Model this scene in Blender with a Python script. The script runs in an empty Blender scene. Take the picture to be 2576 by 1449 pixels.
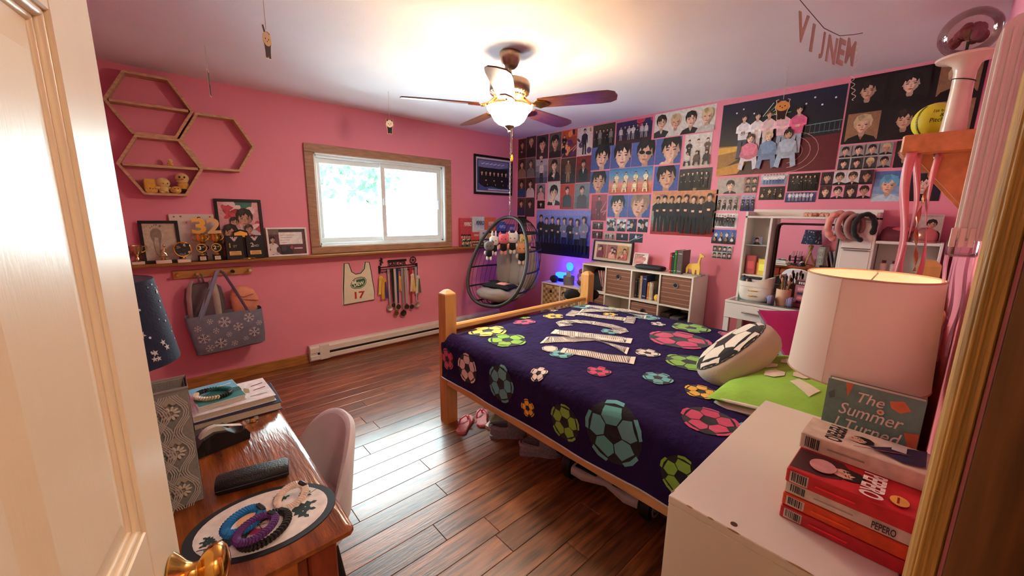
import bpy, bmesh, math, random
from mathutils import Vector, Matrix, noise
random.seed(7)
SC = bpy.context.scene
COL = SC.collection
PI = math.pi
# ---------------------------------------------------------------- camera
cam_d = bpy.data.cameras.new('camera'); cam = bpy.data.objects.new('camera', cam_d); COL.objects.link(cam)
cam_d.sensor_width = 36; cam_d.sensor_fit = 'HORIZONTAL'; cam_d.lens = 13.70; cam_d.clip_start = .01; cam_d.clip_end = 200
_r = ((0.7410232, 0.114852, -0.66158419), (-0.67131068, 0.14880222, -0.7260853), (0.01505284, 0.98217459, 0.18736727))
cam.matrix_world = Matrix(((_r[0][0], _r[0][1], _r[0][2], 0), (_r[1][0], _r[1][1], _r[1][2], 0), (_r[2][0], _r[2][1], _r[2][2], 1.465), (0, 0, 0, 1)))
SC.camera = cam
# ---------------------------------------------------------------- world, exposure
SC.view_settings.view_transform = 'Standard'; SC.view_settings.look = 'None'
SC.view_settings.exposure = 2.02; SC.view_settings.gamma = 1.0; SC.view_settings.use_curve_mapping = False
w = bpy.data.worlds.new('overcast_sky'); SC.world = w; w.use_nodes = True
_bg = w.node_tree.nodes['Background']; _bg.inputs[0].default_value = (.84, .93, 1.0, 1); _bg.inputs[1].default_value = 11.0
SC.cycles.max_bounces = 7; SC.cycles.diffuse_bounces = 4; SC.cycles.glossy_bounces = 3; SC.cycles.sample_clamp_indirect = 6
SC.cycles.caustics_reflective = False; SC.cycles.caustics_refractive = False
# room: X along the window wall, Y along the poster wall, Z up
XL, XR, YN, YB, HC = -.33, 3.71, -.05, 4.0, 2.44
WX0, WX1, WZ0, WZ1 = 1.15, 2.56, 1.125, 1.99      # window hole
_l = bpy.data.lights.new('window_portal', 'AREA'); _l.shape = 'RECTANGLE'; _l.size = WX1 - WX0; _l.size_y = WZ1 - WZ0
_l.cycles.is_portal = True
_o = bpy.data.objects.new('window_portal', _l); COL.objects.link(_o); _o.location = ((WX0 + WX1) / 2, YB + .13, (WZ0 + WZ1) / 2); _o.rotation_euler = (-PI / 2, 0, 0)

# ---------------------------------------------------------------- helpers
def lin(c):
    return tuple(((v / 255) / 12.92 if v / 255 <= .04045 else ((v / 255 + .055) / 1.055) ** 2.4) for v in c[:3])
def c4(c): return (*lin(c), 1)
MATS = {}
def mat(name, rgb=(200, 200, 200), rough=.6, metal=0, var=.12, scale=12, stretch=None, bump=0, bscale=60, emit=0, trans=0, alpha=1, coat=0, sheen=0, spec=.5, ior=1.45, attr=False, rgb2=None, rnd=0, crough=.15):
    if name in MATS: return MATS[name]
    m = bpy.data.materials.new(name); m.use_nodes = True; MATS[name] = m
    nt = m.node_tree; N = nt.nodes; L = nt.links; b = N['Principled BSDF']
    b.inputs['Roughness'].default_value = rough; b.inputs['Metallic'].default_value = metal
    b.inputs['Transmission Weight'].default_value = trans; b.inputs['Alpha'].default_value = alpha; b.inputs['IOR'].default_value = ior
    b.inputs['Coat Weight'].default_value = coat; b.inputs['Coat Roughness'].default_value = crough; b.inputs['Sheen Weight'].default_value = sheen
    b.inputs['Specular IOR Level'].default_value = spec
    tc = N.new('ShaderNodeTexCoord'); mp = N.new('ShaderNodeMapping'); L.new(tc.outputs['Object'], mp.inputs['Vector'])
    if stretch: mp.inputs['Scale'].default_value = stretch
    if rnd:
        oi = N.new('ShaderNodeObjectInfo'); cx = N.new('ShaderNodeCombineXYZ'); mu = N.new('ShaderNodeMath'); mu.operation = 'MULTIPLY'; mu.inputs[1].default_value = 37
        L.new(oi.outputs['Random'], mu.inputs[0]); L.new(mu.outputs[0], cx.inputs[0]); L.new(mu.outputs[0], cx.inputs[2]); L.new(cx.outputs[0], mp.inputs['Location'])
    if attr:
        a = N.new('ShaderNodeAttribute'); a.attribute_name = 'Col'; src = a.outputs['Color']
        if var:
            nz = N.new('ShaderNodeTexNoise'); nz.inputs['Scale'].default_value = scale; nz.inputs['Detail'].default_value = 4; L.new(mp.outputs[0], nz.inputs['Vector'])
            mr = N.new('ShaderNodeMapRange'); mr.inputs['To Min'].default_value = 1 - var; mr.inputs['To Max'].default_value = 1 + var; L.new(nz.outputs['Fac'], mr.inputs['Value'])
            mx = N.new('ShaderNodeMix'); mx.data_type = 'RGBA'; mx.blend_type = 'MULTIPLY'; mx.inputs['Factor'].default_value = 1
            L.new(src, mx.inputs['A']); L.new(mr.outputs[0], mx.inputs['B']); src = mx.outputs['Result']
        L.new(src, b.inputs['Base Color'])
        if emit: L.new(src, b.inputs['Emission Color']); b.inputs['Emission Strength'].default_value = emit
    else:
        c = lin(rgb); d = lin(rgb2) if rgb2 else tuple(v * (1 - var) for v in c); e = c if rgb2 else tuple(min(1, v * (1 + var)) for v in c)
        nz = N.new('ShaderNodeTexNoise'); nz.inputs['Scale'].default_value = scale; nz.inputs['Detail'].default_value = 5; L.new(mp.outputs[0], nz.inputs['Vector'])
        cr = N.new('ShaderNodeValToRGB'); cr.color_ramp.elements[0].position = .3; cr.color_ramp.elements[1].position = .7
        cr.color_ramp.elements[0].color = (*d, 1); cr.color_ramp.elements[1].color = (*e, 1); L.new(nz.outputs['Fac'], cr.inputs[0])
        src = cr.outputs[0]
        if rnd:
            hv = N.new('ShaderNodeHueSaturation'); mr = N.new('ShaderNodeMapRange'); mr.inputs['To Min'].default_value = 1 - rnd; mr.inputs['To Max'].default_value = 1 + rnd
            L.new(oi.outputs['Random'], mr.inputs['Value']); L.new(mr.outputs[0], hv.inputs['Value']); L.new(src, hv.inputs['Color']); src = hv.outputs[0]
        L.new(src, b.inputs['Base Color'])
        if emit: b.inputs['Emission Color'].default_value = (*c, 1); b.inputs['Emission Strength'].default_value = emit
    if bump:
        n2 = N.new('ShaderNodeTexNoise'); n2.inputs['Scale'].default_value = bscale; n2.inputs['Detail'].default_value = 4; L.new(mp.outputs[0], n2.inputs['Vector'])
        bp = N.new('ShaderNodeBump'); bp.inputs['Strength'].default_value = bump; bp.inputs['Distance'].default_value = .01; L.new(n2.outputs['Fac'], bp.inputs['Height']); L.new(bp.outputs[0], b.inputs['Normal'])
    return m

class MB:
    """collects shapes; build() links them as one mesh object"""
    def __init__(s): s.v = []; s.f = []; s.c = []; s.col = None; s.M = None
    def _add(s, vs, fs):
        o = len(s.v)
        s.v += [tuple(s.M @ Vector(p)) for p in vs] if s.M is not None else [tuple(p) for p in vs]
        s.f += [tuple(i + o for i in f) for f in fs]; s.c += [s.col] * len(fs); return s
    def box(s, x0, x1, y0, y1, z0, z1):
        return s._add([(x0, y0, z0), (x1, y0, z0), (x1, y1, z0), (x0, y1, z0), (x0, y0, z1), (x1, y0, z1), (x1, y1, z1), (x0, y1, z1)],
                      [(0, 3, 2, 1), (4, 5, 6, 7), (0, 1, 5, 4), (1, 2, 6, 5), (2, 3, 7, 6), (3, 0, 4, 7)])
    def bbox(s, x0, x1, y0, y1, z0, z1, b=.004):
        b = min(b, (x1 - x0) / 2.1, (y1 - y0) / 2.1, (z1 - z0) / 2.1)
        V = []; F = []
        for zz, i in ((z0, b), (z0 + b, 0), (z1 - b, 0), (z1, b)):
            q = [(x0 + b + i, y0 + i), (x1 - b - i, y0 + i), (x1 - i, y0 + b + i), (x1 - i, y1 - b - i), (x1 - b - i, y1 - i), (x0 + b + i, y1 - i), (x0 + i, y1 - b - i), (x0 + i, y0 + b + i)]
            V += [(a, c, zz) for a, c in q]
        F.append(tuple(range(7, -1, -1))); F.append(tuple(range(24, 32)))
        for k in range(3):
            for j in range(8): F.append((k * 8 + j, k * 8 + (j + 1) % 8, k * 8 + 8 + (j + 1) % 8, k * 8 + 8 + j))
        return s._add(V, F)
    def lathe(s, prof, n=24, c=(0, 0, 0), axis=2, sx=1, sy=1, close=True):
        V = []; F = []
        for r, z in prof:
            for k in range(n):
                a = 2 * PI * k / n; p = (r * math.cos(a) * sx, r * math.sin(a) * sy, z)
                if axis == 0: p = (p[2], p[0], p[1])
                elif axis == 1: p = (p[1], p[2], p[0])
                V.append((p[0] + c[0], p[1] + c[1], p[2] + c[2]))
        for i in range(len(prof) - 1):
            for k in range(n): F.append((i * n + k, i * n + (k + 1) % n, (i + 1) * n + (k + 1) % n, (i + 1) * n + k))
        if close:
            if prof[0][0] > 1e-5: F.append(tuple(range(n - 1, -1, -1)))
            if prof[-1][0] > 1e-5: F.append(tuple(range((len(prof) - 1) * n, len(prof) * n)))
        return s._add(V, F)
    def cyl(s, p, q, r, n=12, r2=None):
        p = Vector(p); q = Vector(q); d = (q - p); u = d.orthogonal().normalized(); w_ = d.normalized().cross(u); r2 = r if r2 is None else r2
        V = [p + (u * math.cos(2 * PI * k / n) + w_ * math.sin(2 * PI * k / n)) * r for k in range(n)] + [q + (u * math.cos(2 * PI * k / n) + w_ * math.sin(2 * PI * k / n)) * r2 for k in range(n)]
        return s._add(V, [tuple(range(n - 1, -1, -1)), tuple(range(n, 2 * n))] + [(k, (k + 1) % n, n + (k + 1) % n, n + k) for k in range(n)])
    def tube(s, pts, r, n=8, closed=False, flat=1.0):
        pts = [Vector(p) for p in pts]; m = len(pts); V = []; F = []; prev = None
        for i in range(m):
            t = (pts[(i + 1) % m] - pts[i - 1]) if closed else (pts[min(i + 1, m - 1)] - pts[max(i - 1, 0)])
            t = t.normalized() if t.length > 1e-9 else Vector((0, 0, 1))
            u = (prev - t * prev.dot(t)) if prev is not None else t.orthogonal()
            u = u.normalized() if u.length > 1e-6 else t.orthogonal().normalized(); prev = u; w_ = t.cross(u)
            rr = r[i] if isinstance(r, (list, tuple)) else r
            for k in range(n):
                a = 2 * PI * k / n; V.append(pts[i] + u * math.cos(a) * rr + w_ * math.sin(a) * rr * flat)
        for i in range(m if closed else m - 1):
            j = (i + 1) % m
            for k in range(n): F.append((i * n + k, i * n + (k + 1) % n, j * n + (k + 1) % n, j * n + k))
        if not closed: F += [tuple(range(n - 1, -1, -1)), tuple(range((m - 1) * n, m * n))]
        return s._add(V, F)
    def ell(s, c, r, n=16, m=10, jit=0, e=1.0):
        V = []; F = []
        sp = lambda v: math.copysign(abs(v) ** e, v)
        for i in range(m + 1):
            t = PI * i / m
            for k in range(n):
                a = 2 * PI * k / n
                j = 1 + (random.uniform(-jit, jit) if jit and 0 < i < m else 0)
                V.append((c[0] + r[0] * sp(math.sin(t)) * sp(math.cos(a)) * j, c[1] + r[1] * sp(math.sin(t)) * sp(math.sin(a)) * j, c[2] - r[2] * sp(math.cos(t)) * j))
        for i in range(m):
            for k in range(n): F.append((i * n + k, i * n + (k + 1) % n, (i + 1) * n + (k + 1) % n, (i + 1) * n + k))
        return s._add(V, F)
    def prism(s, poly, o, u, v, d):
        """poly in (u,v) at origin o, extruded along d"""
        o = Vector(o); u = Vector(u); v = Vector(v); d = Vector(d); n = len(poly)
        a = [o + u * p[0] + v * p[1] for p in poly]; V = a + [p + d for p in a]
        return s._add(V, [tuple(range(n - 1, -1, -1)), tuple(range(n, 2 * n))] + [(k, (k + 1) % n, n + (k + 1) % n, n + k) for k in range(n)])
    def grid(s, fn, nu, nv, closed_u=False):
        V = [fn(i / nu, j / nv) for j in range(nv + 1) for i in range(nu + 1)]
        return s._add(V, [(j * (nu + 1) + i, j * (nu + 1) + i + 1, (j + 1) * (nu + 1) + i + 1, (j + 1) * (nu + 1) + i) for j in range(nv) for i in range(nu)])
    def mesh(s, name, material, smooth=False):
        me = bpy.data.meshes.new(name); me.from_pydata(s.v, [], s.f)
        if any(c is not None for c in s.c):
            at = me.color_attributes.new('Col', 'FLOAT_COLOR', 'CORNER'); data = []
            for f, c in zip(s.f, s.c):
                cc = c4(c if c is not None else (255, 255, 255))
                for _ in f: data += cc
            at.data.foreach_set('color', data)
        if material is not None: me.materials.append(material)
        if smooth: me.polygons.foreach_set('use_smooth', [True] * len(me.polygons)); me.set_sharp_from_angle(angle=math.radians(40))
        me.update(); return me
    def build(s, name, material, parent=None, smooth=False, loc=None, rot=None):
        o = bpy.data.objects.new(name, s.mesh(name, material, smooth)); COL.objects.link(o)
        if parent is not None: o.parent = parent
        if loc: o.location = loc
        if rot: o.rotation_euler = rot
        return o
def tag(o, label=None, cat=None, group=None, kind=None):
    if label: o['label'] = label
    if cat: o['category'] = cat
    if group: o['group'] = group
    if kind: o['kind'] = kind
    return o
def thing(name, label, cat, loc=(0, 0, 0), rz=0, group=None, rot=None):
    o = bpy.data.objects.new(name, None); o.empty_display_size = .05; COL.objects.link(o); o.location = loc; o.rotation_euler = rot or (0, 0, rz)
    return tag(o, label, cat, group)
def dup(root, loc, rz=None, label=None, group=None):
    r = root.copy(); COL.objects.link(r); r.location = loc
    if rz is not None: r.rotation_euler = (r.rotation_euler[0], r.rotation_euler[1], rz)
    if label: r['label'] = label
    if group: r['group'] = group
    for ch in list(root.children):
        c = ch.copy(); COL.objects.link(c); c.parent = r
        for g in list(ch.children):
            d = g.copy(); COL.objects.link(d); d.parent = c
    return r
def part_copy(o, parent, loc=None, rot=None):
    c = o.copy(); COL.objects.link(c); c.parent = parent
    if loc: c.location = loc
    if rot: c.rotation_euler = rot
    return c
def struct(name, mb, m, parent=None, smooth=False): return tag(mb.build(name, m, parent, smooth), kind='structure' if parent is None else None)
_txt = {}
def text_polys(t, bold=0.0, shear=0.0):
    k = (t, bold, shear)
    if k in _txt: return _txt[k]
    cu = bpy.data.curves.new('lettering', 'FONT'); cu.body = t; cu.size = 1; cu.offset = bold; cu.shear = shear; cu.fill_mode = 'FRONT' if hasattr(cu, 'fill_mode') else cu.fill_mode; cu.resolution_u = 3
    cu.dimensions = '2D'
    ob = bpy.data.objects.new('lettering', cu); COL.objects.link(ob)
    dg = bpy.context.evaluated_depsgraph_get(); me = ob.evaluated_get(dg).to_mesh()
    V = [(v.co.x, v.co.y) for v in me.vertices]; F = [tuple(p.vertices) for p in me.polygons]
    ob.evaluated_get(dg).to_mesh_clear(); bpy.data.objects.remove(ob); bpy.data.curves.remove(cu)
    x0 = min(v[0] for v in V); x1 = max(v[0] for v in V); y0 = min(v[1] for v in V); y1 = max(v[1] for v in V)
    V = [((v[0] - x0) / (x1 - x0), (v[1] - y0) / (y1 - y0)) for v in V]
    _txt[k] = (V, F, (x1 - x0) / (y1 - y0)); return _txt[k]

class Art(MB):
    """flat print drawn in (u,v) on a plane, layers 0.25 mm apart"""
    def __init__(s, o, u, v, n, step=.00025):
        super().__init__(); s.o = Vector(o); s.u = Vector(u); s.w = Vector(v); s.n = Vector(n); s.k = 1; s.step = step; s.clip = None; s.fn = None
    def P(s, x, y):
        if s.fn: return Vector(s.fn(x, y, s.k * s.step))
        return s.o + s.u * x + s.w * y + s.n * (s.k * s.step)
    def poly(s, pts, col, up=True):
        if s.clip:
            a, b, c, d = s.clip; pts = clip_poly(pts, a, b, c, d)
            if len(pts) < 3: return s
        s.col = col; s._add([s.P(*p) for p in pts], [tuple(range(len(pts)))])
        if up: s.k += 1
        return s
    def rect(s, x0, y0, x1, y1, col): return s.poly([(x0, y0), (x1, y0), (x1, y1), (x0, y1)], col)
    def oval(s, x, y, rx, ry, col, n=18, rot=0):
        c, q = math.cos(rot), math.sin(rot)
        return s.poly([(x + rx * math.cos(2 * PI * k / n) * c - ry * math.sin(2 * PI * k / n) * q, y + rx * math.cos(2 * PI * k / n) * q + ry * math.sin(2 * PI * k / n) * c) for k in range(n)], col)
    def line(s, x0, y0, x1, y1, wd, col):
        d = Vector((x1 - x0, y1 - y0)); 
        if d.length < 1e-9: return s
        p = Vector((-d.y, d.x)).normalized() * wd / 2
        return s.poly([(x0 + p.x, y0 + p.y), (x0 - p.x, y0 - p.y), (x1 - p.x, y1 - p.y), (x1 + p.x, y1 + p.y)], col)
    def ring(s, x, y, r, wd, col, n=20):
        s.col = col
        for k in range(n):
            a, b = 2 * PI * k / n, 2 * PI * (k + 1) / n
            s.poly([(x + r * math.cos(a), y + r * math.sin(a)), (x + (r + wd) * math.cos(a), y + (r + wd) * math.sin(a)), (x + (r + wd) * math.cos(b), y + (r + wd) * math.sin(b)), (x + r * math.cos(b), y + r * math.sin(b))], col, False)
        s.k += 1; return s
    def text(s, t, x, y, hgt, col, wid=None, bold=.0, rot=0, shear=0, mirror=False):
        V, F, asp = text_polys(t, bold, shear); wd = wid or hgt * asp; c, q = math.cos(rot), math.sin(rot)
        s.col = col
        pts = [(((1 - a) if mirror else a) * wd, b * hgt) for a, b in V]
        s._add([s.P(x + a * c - b * q, y + a * q + b * c) for a, b in pts], F); s.k += 1; return s
def clip_poly(p, x0, y0, x1, y1):
    for ax, lim, sg in ((0, x0, 1), (0, x1, -1), (1, y0, 1), (1, y1, -1)):
        out = []
        for i in range(len(p)):
            a, b = p[i - 1], p[i]; ia = (a[ax] - lim) * sg >= 0; ib = (b[ax] - lim) * sg >= 0
            if ia != ib:
                t = (lim - a[ax]) / (b[ax] - a[ax]); out.append((a[0] + (b[0] - a[0]) * t, a[1] + (b[1] - a[1]) * t))
            if ib: out.append(b)
        p = out
        if not p: return p
    return p
def loft(b, rings, n=28, cap=True):
    # rings: (z, cx, cy, hx, hy, e) superellipse sections
    V = []; F = []
    for z, cx, cy, hx, hy, e in rings:
        for k in range(n):
            a = 2 * PI * k / n; c_, s_ = math.cos(a), math.sin(a)
            V.append((cx + hx * math.copysign(abs(c_) ** e, c_), cy + hy * math.copysign(abs(s_) ** e, s_), z))
    for i in range(len(rings) - 1):
        for k in range(n): F.append((i * n + k, i * n + (k + 1) % n, (i + 1) * n + (k + 1) % n, (i + 1) * n + k))
    if cap: F += [tuple(range(n - 1, -1, -1)), tuple(range((len(rings) - 1) * n, len(rings) * n))]
    return b._add(V, F)
def pillow(b, w_, h_, t, nu=22, nv=22, wob=.004, pinch=.06, seed=0):
    # soft pillow centred at the origin in XY, thickness along Z
    def f(sg):
        def g(u, v):
            x, y = (u - .5) * 2, (v - .5) * 2
            px, py = x * (1 - pinch * (1 - y * y) * .0 - pinch * (1 - abs(y)) * 0), y
            ex = x * (1 - pinch * (1 - y * y)) if abs(x) > .999 else x * (1 - pinch * (1 - y * y) * abs(x)); ey = y * (1 - pinch * (1 - x * x) * abs(y))
            z = ((1 - abs(x) ** 2.6) * (1 - abs(y) ** 2.6)) ** .55 * t / 2
            z += noise.noise(Vector((x * 2.3 + seed, y * 2.3, sg * 3.1))) * wob * (1 if z > .004 else 0)
            return (ex * w_ / 2, ey * h_ / 2, sg * max(z, 0))
        return g
    b.grid(f(1), nu, nv); o = len(b.f); b.grid(f(-1), nu, nv); b.f[o:] = [tuple(reversed(q)) for q in b.f[o:]]
    return b
PRINT = mat('printed_paper', rough=.42, attr=True, var=.42, scale=42)
FLATP = mat('matt_print', rough=.75, attr=True, var=.05, scale=30)
CLOTHP = mat('coloured_cloth', rough=.95, attr=True, var=.12, scale=60, bump=.25, bscale=300, sheen=.2)
PLAST = mat('coloured_plastic', rough=.4, attr=True, var=.03)
def jitc(c, a=14): return tuple(max(0, min(255, v + random.randint(-a, a))) for v in c)
# ---------------------------------------------------------------- room shell
M_pink = mat('pink_wall_paint', (231, 140, 160), .62, var=.035, scale=2.2, bump=.10, bscale=220)
M_ceil = mat('white_ceiling_paint', (244, 240, 238), .85, var=.02, scale=3, bump=.12, bscale=160)
M_wood = mat('oak_trim', (168, 112, 56), .42, var=.35, scale=6, stretch=(1.2, 14, 14), bump=.12, bscale=20)
M_woodv = mat('oak_trim_upright', (190, 146, 80), .45, var=.35, scale=6, stretch=(14, 14, 1.2), bump=.12, bscale=20)
M_sill = mat('oak_ledge', (150, 98, 52), .35, var=.3, scale=5, stretch=(1, 16, 16), bump=.1)
M_plank = mat('laminate_plank', (160, 94, 50), .40, var=.5, scale=5, stretch=(.9, 9, 3), bump=.22, bscale=16, rgb2=(74, 38, 16), rnd=.34, coat=.9, crough=.24, spec=.6)
M_sub = mat('dark_joint', (40, 26, 16), .8)
M_door = mat('door_paint', (240, 216, 184), .34, var=.02, scale=3, stretch=(8, 8, 1), bump=.05, bscale=40)
M_white = mat('white_laminate', (226, 219, 210), .38, var=.03, scale=4)
M_vinyl = mat('white_vinyl', (228, 236, 236), .35, var=.02)
def clear_mat(name, tint=(246, 255, 252), gloss=.06, rough=.02):
    m = bpy.data.materials.new(name); m.use_nodes = True; nt = m.node_tree; nt.nodes.clear()
    o = nt.nodes.new('ShaderNodeOutputMaterial'); t = nt.nodes.new('ShaderNodeBsdfTransparent'); g = nt.nodes.new('ShaderNodeBsdfGlossy'); x = nt.nodes.new('ShaderNodeMixShader'); f = nt.nodes.new('ShaderNodeFresnel'); a = nt.nodes.new('ShaderNodeMath'); a.operation = 'MULTIPLY_ADD'
    t.inputs[0].default_value = c4(tint); g.inputs['Roughness'].default_value = rough; f.inputs[0].default_value = 1.45; a.inputs[1].default_value = .8; a.inputs[2].default_value = gloss - .03
    nt.links.new(f.outputs[0], a.inputs[0]); nt.links.new(a.outputs[0], x.inputs[0]); nt.links.new(t.outputs[0], x.inputs[1]); nt.links.new(g.outputs[0], x.inputs[2]); nt.links.new(x.outputs[0], o.inputs[0]); return m
M_glass = clear_mat('window_glass')
M_brass = mat('polished_brass', (232, 178, 88), .16, 1, var=.06)
M_black = mat('black_plastic', (22, 22, 24), .42, var=.2)
M_steel = mat('brushed_steel', (176, 168, 160), .3, 1, var=.08)
fl = MB(); fl.box(XL - .1, XR + .1, -1.6, YB + .1, -.12, -.006); floor = struct('floor', fl, M_sub)
PW = .122; pm = {}
for L_ in (1.22,):
    pb = MB(); pb.bbox(0.0008, L_ - .0008, .0008, PW - .0008, -.008, 0, .0016); pm[L_] = pb.mesh('plank', M_plank)
n_rows = int((YB + .9) / PW) + 1
for r in range(n_rows):
    y = YB - (r + 1) * PW
    x = XL - random.choice((0, .31, .58, .84, 1.05)) - random.uniform(0, .12)
    while x < XR:
        a, b = max(x, XL), min(x + 1.22, XR)
        if b - a > .04:
            o = bpy.data.objects.new('plank', pm[1.22]); COL.objects.link(o); o.parent = floor; o.location = (a, y, 0); o.scale = ((b - a) / 1.22, 1, 1)
        x += 1.22
cb = MB(); cb.box(XL - .1, XR + .1, -1.6, YB + .1, HC, HC + .1); struct('ceiling', cb, M_ceil)
wb = MB()
wb.box(XL - .1, WX0, YB, YB + .14, 0, HC).box(WX1, XR + .1, YB, YB + .14, 0, HC).box(WX0, WX1, YB, YB + .14, 0, WZ0).box(WX0, WX1, YB, YB + .14, WZ1, HC)
struct('wall_back', wb, M_pink)
wr = MB(); wr.box(XR, XR + .1, YN - .12, YB, 0, HC); struct('wall_right', wr, M_pink)
wl = MB(); wl.box(XL - .1, XL, YN - .12, YB, 0, HC); struct('wall_left', wl, M_pink)
DX0, DX1, DH = -.185, .60, 2.05
wn = MB(); wn.box(XL, DX0, YN - .12, YN, 0, HC).box(DX1, XR, YN - .12, YN, 0, HC).box(DX0, DX1, YN - .12, YN, DH, HC); struct('wall_front', wn, M_pink)
M_hall = mat('hall_paint', (214, 196, 170), .8, var=.03)
hb = MB(); hb.box(-1.3, 1.9, -1.6, -1.5, 0, HC).box(-1.4, -1.3, -1.6, YN - .12, 0, HC).box(1.9, 2.0, -1.6, YN - .12, 0, HC).box(-1.4, XL - .1, YN - .14, YN - .12, 0, HC); struct('wall_hall', hb, M_hall)
hf = MB(); hf.box(-1.4, XL - .1, -1.6, YN - .12, -.12, 0); struct('floor_hall', hf, M_wood)
hc = MB(); hc.box(-1.4, XL - .1, -1.6, YN - .12, HC, HC + .1); struct('ceiling_hall', hc, M_ceil)
hl = thing('added_hall_light', 'unseen ceiling light added in the hallway to brighten the door', 'lamp', (.30, -.85, HC)); b = MB(); b.lathe([(.16, 0), (.165, -.012), (.15, -.02)], 28); b.build('pan', M_steel, hl, True); b = MB(); b.lathe([(.15, -.018), (.14, -.05), (.09, -.08), (0, -.092)], 28, close=False); b.build('diffuser', mat('added_hall_diffuser', (255, 236, 206), .4, emit=8.0), hl, True)  # unseen hall light, added to brighten door, jamb and dresser
_l = bpy.data.lights.new('added_hall_glow', 'POINT'); _l.energy = 4; _l.color = (1, .84, .64); _l.shadow_soft_size = .12; _o = bpy.data.objects.new('added_hall_glow', _l); COL.objects.link(_o); _o.parent = hl; _o.location = (0, 0, -.22)
# door frame: casing on the room side, jamb boards and stop
for nm, x0, x1 in (('trim_1', DX1, DX1 + .07), ('trim_2', DX0 - .07, DX0)):
    c = MB(); c.bbox(x0, x1, YN, YN + .022, 0, DH + .07, .003)
    s_ = 1 if x0 > 0 else -1
    o = struct(nm, c, M_woodv)
    e = x0 if s_ > 0 else x1
    g = MB()
    for k, (a, b, d) in enumerate(((.0015, .0055, .004), (.009, .0115, .0035), (.0145, .0175, .003))): g.bbox(min(e - s_ * d, e), max(e - s_ * d, e), YN + a, YN + b, 0, DH, .001)
    g.build('bead', M_woodv, o)
    j = MB(); j.box(min(e - s_ * -.006, e - s_ * .014), max(e - s_ * -.006, e - s_ * .014), YN - .13, YN - .003, 0, DH); j.build('jamb', mat('dark_oak_jamb', (100, 60, 28), .5, var=.35, scale=5, stretch=(14, 14, 1)), o)
    j = MB(); j.bbox(min(e - s_ * .014, e - s_ * .026), max(e - s_ * .014, e - s_ * .026), YN - .10, YN - .052, 0, DH, .003); j.build('door_stop', M_woodv, o)
c = MB(); c.bbox(DX0 - .07, DX1 + .07, YN, YN + .022, DH, DH + .07, .003); struct('trim_3', c, M_wood)
# baseboards
for nm, b in (('baseboard_back', (XL, .965, YB - .014, YB, 0, .095)), ('baseboard_right', (XR - .014, XR, YN, YB - .02, 0, .095)), ('baseboard_left', (XL, XL + .014, .1, YB - .02, 0, .095)), ('baseboard_front', (.69, XR - .02, YN, YN + .014, 0, .095))):
    c = MB(); c.bbox(*b, .004); struct(nm, c, M_wood)
# long ledge below the window
c = MB(); c.bbox(XL, XR, YB - .115, YB, 1.032, 1.058, .006); struct('trim_4', c, M_sill)
# ---------------------------------------------------------------- window
win = tag(bpy.data.objects.new('window_1', None), kind='structure'); COL.objects.link(win); win.location = ((WX0 + WX1) / 2, YB, WZ0)
def wl_(x0, x1, y0, y1, z0, z1): return (x0 - win.location.x, x1 - win.location.x, y0 - YB, y1 - YB, z0 - WZ0, z1 - WZ0)
M_case = mat('walnut_casing', (162, 122, 94), .5, var=.25, scale=5, stretch=(2, 10, 10))
for bx in ((WX0 - .08, WX1 + .08, YB - .02, YB, WZ1, WZ1 + .075), (WX0 - .08, WX1 + .08, YB - .02, YB, WZ0 - .065, WZ0), (WX0 - .08, WX0, YB - .02, YB, WZ0, WZ1), (WX1, WX1 + .08, YB - .02, YB, WZ0, WZ1)):
    c = MB(); c.bbox(*wl_(*bx), .004); c.build('casing_board', M_case, win)
for bx in ((WX0, WX1, YB - .01, YB + .13, WZ1 - .012, WZ1), (WX0, WX1, YB - .01, YB + .13, WZ0, WZ0 + .012), (WX0, WX0 + .012, YB - .01, YB + .13, WZ0, WZ1), (WX1 - .012, WX1, YB - .01, YB + .13, WZ0, WZ1)):
    c = MB(); c.box(*wl_(*bx)); c.build('jamb_liner', M_vinyl, win)
for y0, y1, t, ins in ((YB + .035, YB + .125, .022, .012),):
    for bx in ((WX0 + ins, WX1 - ins, WZ1 - ins - t, WZ1 - ins), (WX0 + ins, WX1 - ins, WZ0 + ins, WZ0 + ins + t), (WX0 + ins, WX0 + ins + t, WZ0 + ins, WZ1 - ins), (WX1 - ins - t, WX1 - ins, WZ0 + ins, WZ1 - ins)):
        c = MB(); c.bbox(*wl_(bx[0], bx[1], y0, y1, bx[2], bx[3]), .003); c.build('outer_frame', M_vinyl, win)
mid = WX0 + .69
for x0, x1, y0, nm in ((WX0 + .03, mid + .03, YB + .085, 'rear_sash'), (mid - .03, WX1 - .03, YB + .05, 'front_sash')):
    t = .048; z0, z1 = WZ0 + .032, WZ1 - .032
    s_ = MB(); s_.bbox(*wl_(x0, x1, y0, y0 + .03, z1 - t, z1), .004).bbox(*wl_(x0, x1, y0, y0 + .03, z0, z0 + t), .004).bbox(*wl_(x0, x0 + t, y0, y0 + .03, z0 + t, z1 - t), .004).bbox(*wl_(x1 - t, x1, y0, y0 + .03, z0 + t, z1 - t), .004)
    so = s_.build(nm, M_vinyl, win)
    g = MB(); g.box(*wl_(x0 + t - .004, x1 - t + .004, y0 + .012, y0 + .018, z0 + t - .004, z1 - t + .004)); g.build('pane', M_glass, so)
    if nm == 'front_sash':
        l_ = MB(); l_.bbox(*wl_(x0 + .012, x0 + .032, y0 - .016, y0, 1.53, 1.60), .004); l_.build('latch', M_vinyl, so)
        l_ = MB(); l_.bbox(*wl_(x1 - .04, x1 - .026, y0 - .014, y0, 1.50, 1.60), .004); l_.build('pull', M_vinyl, so)
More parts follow.
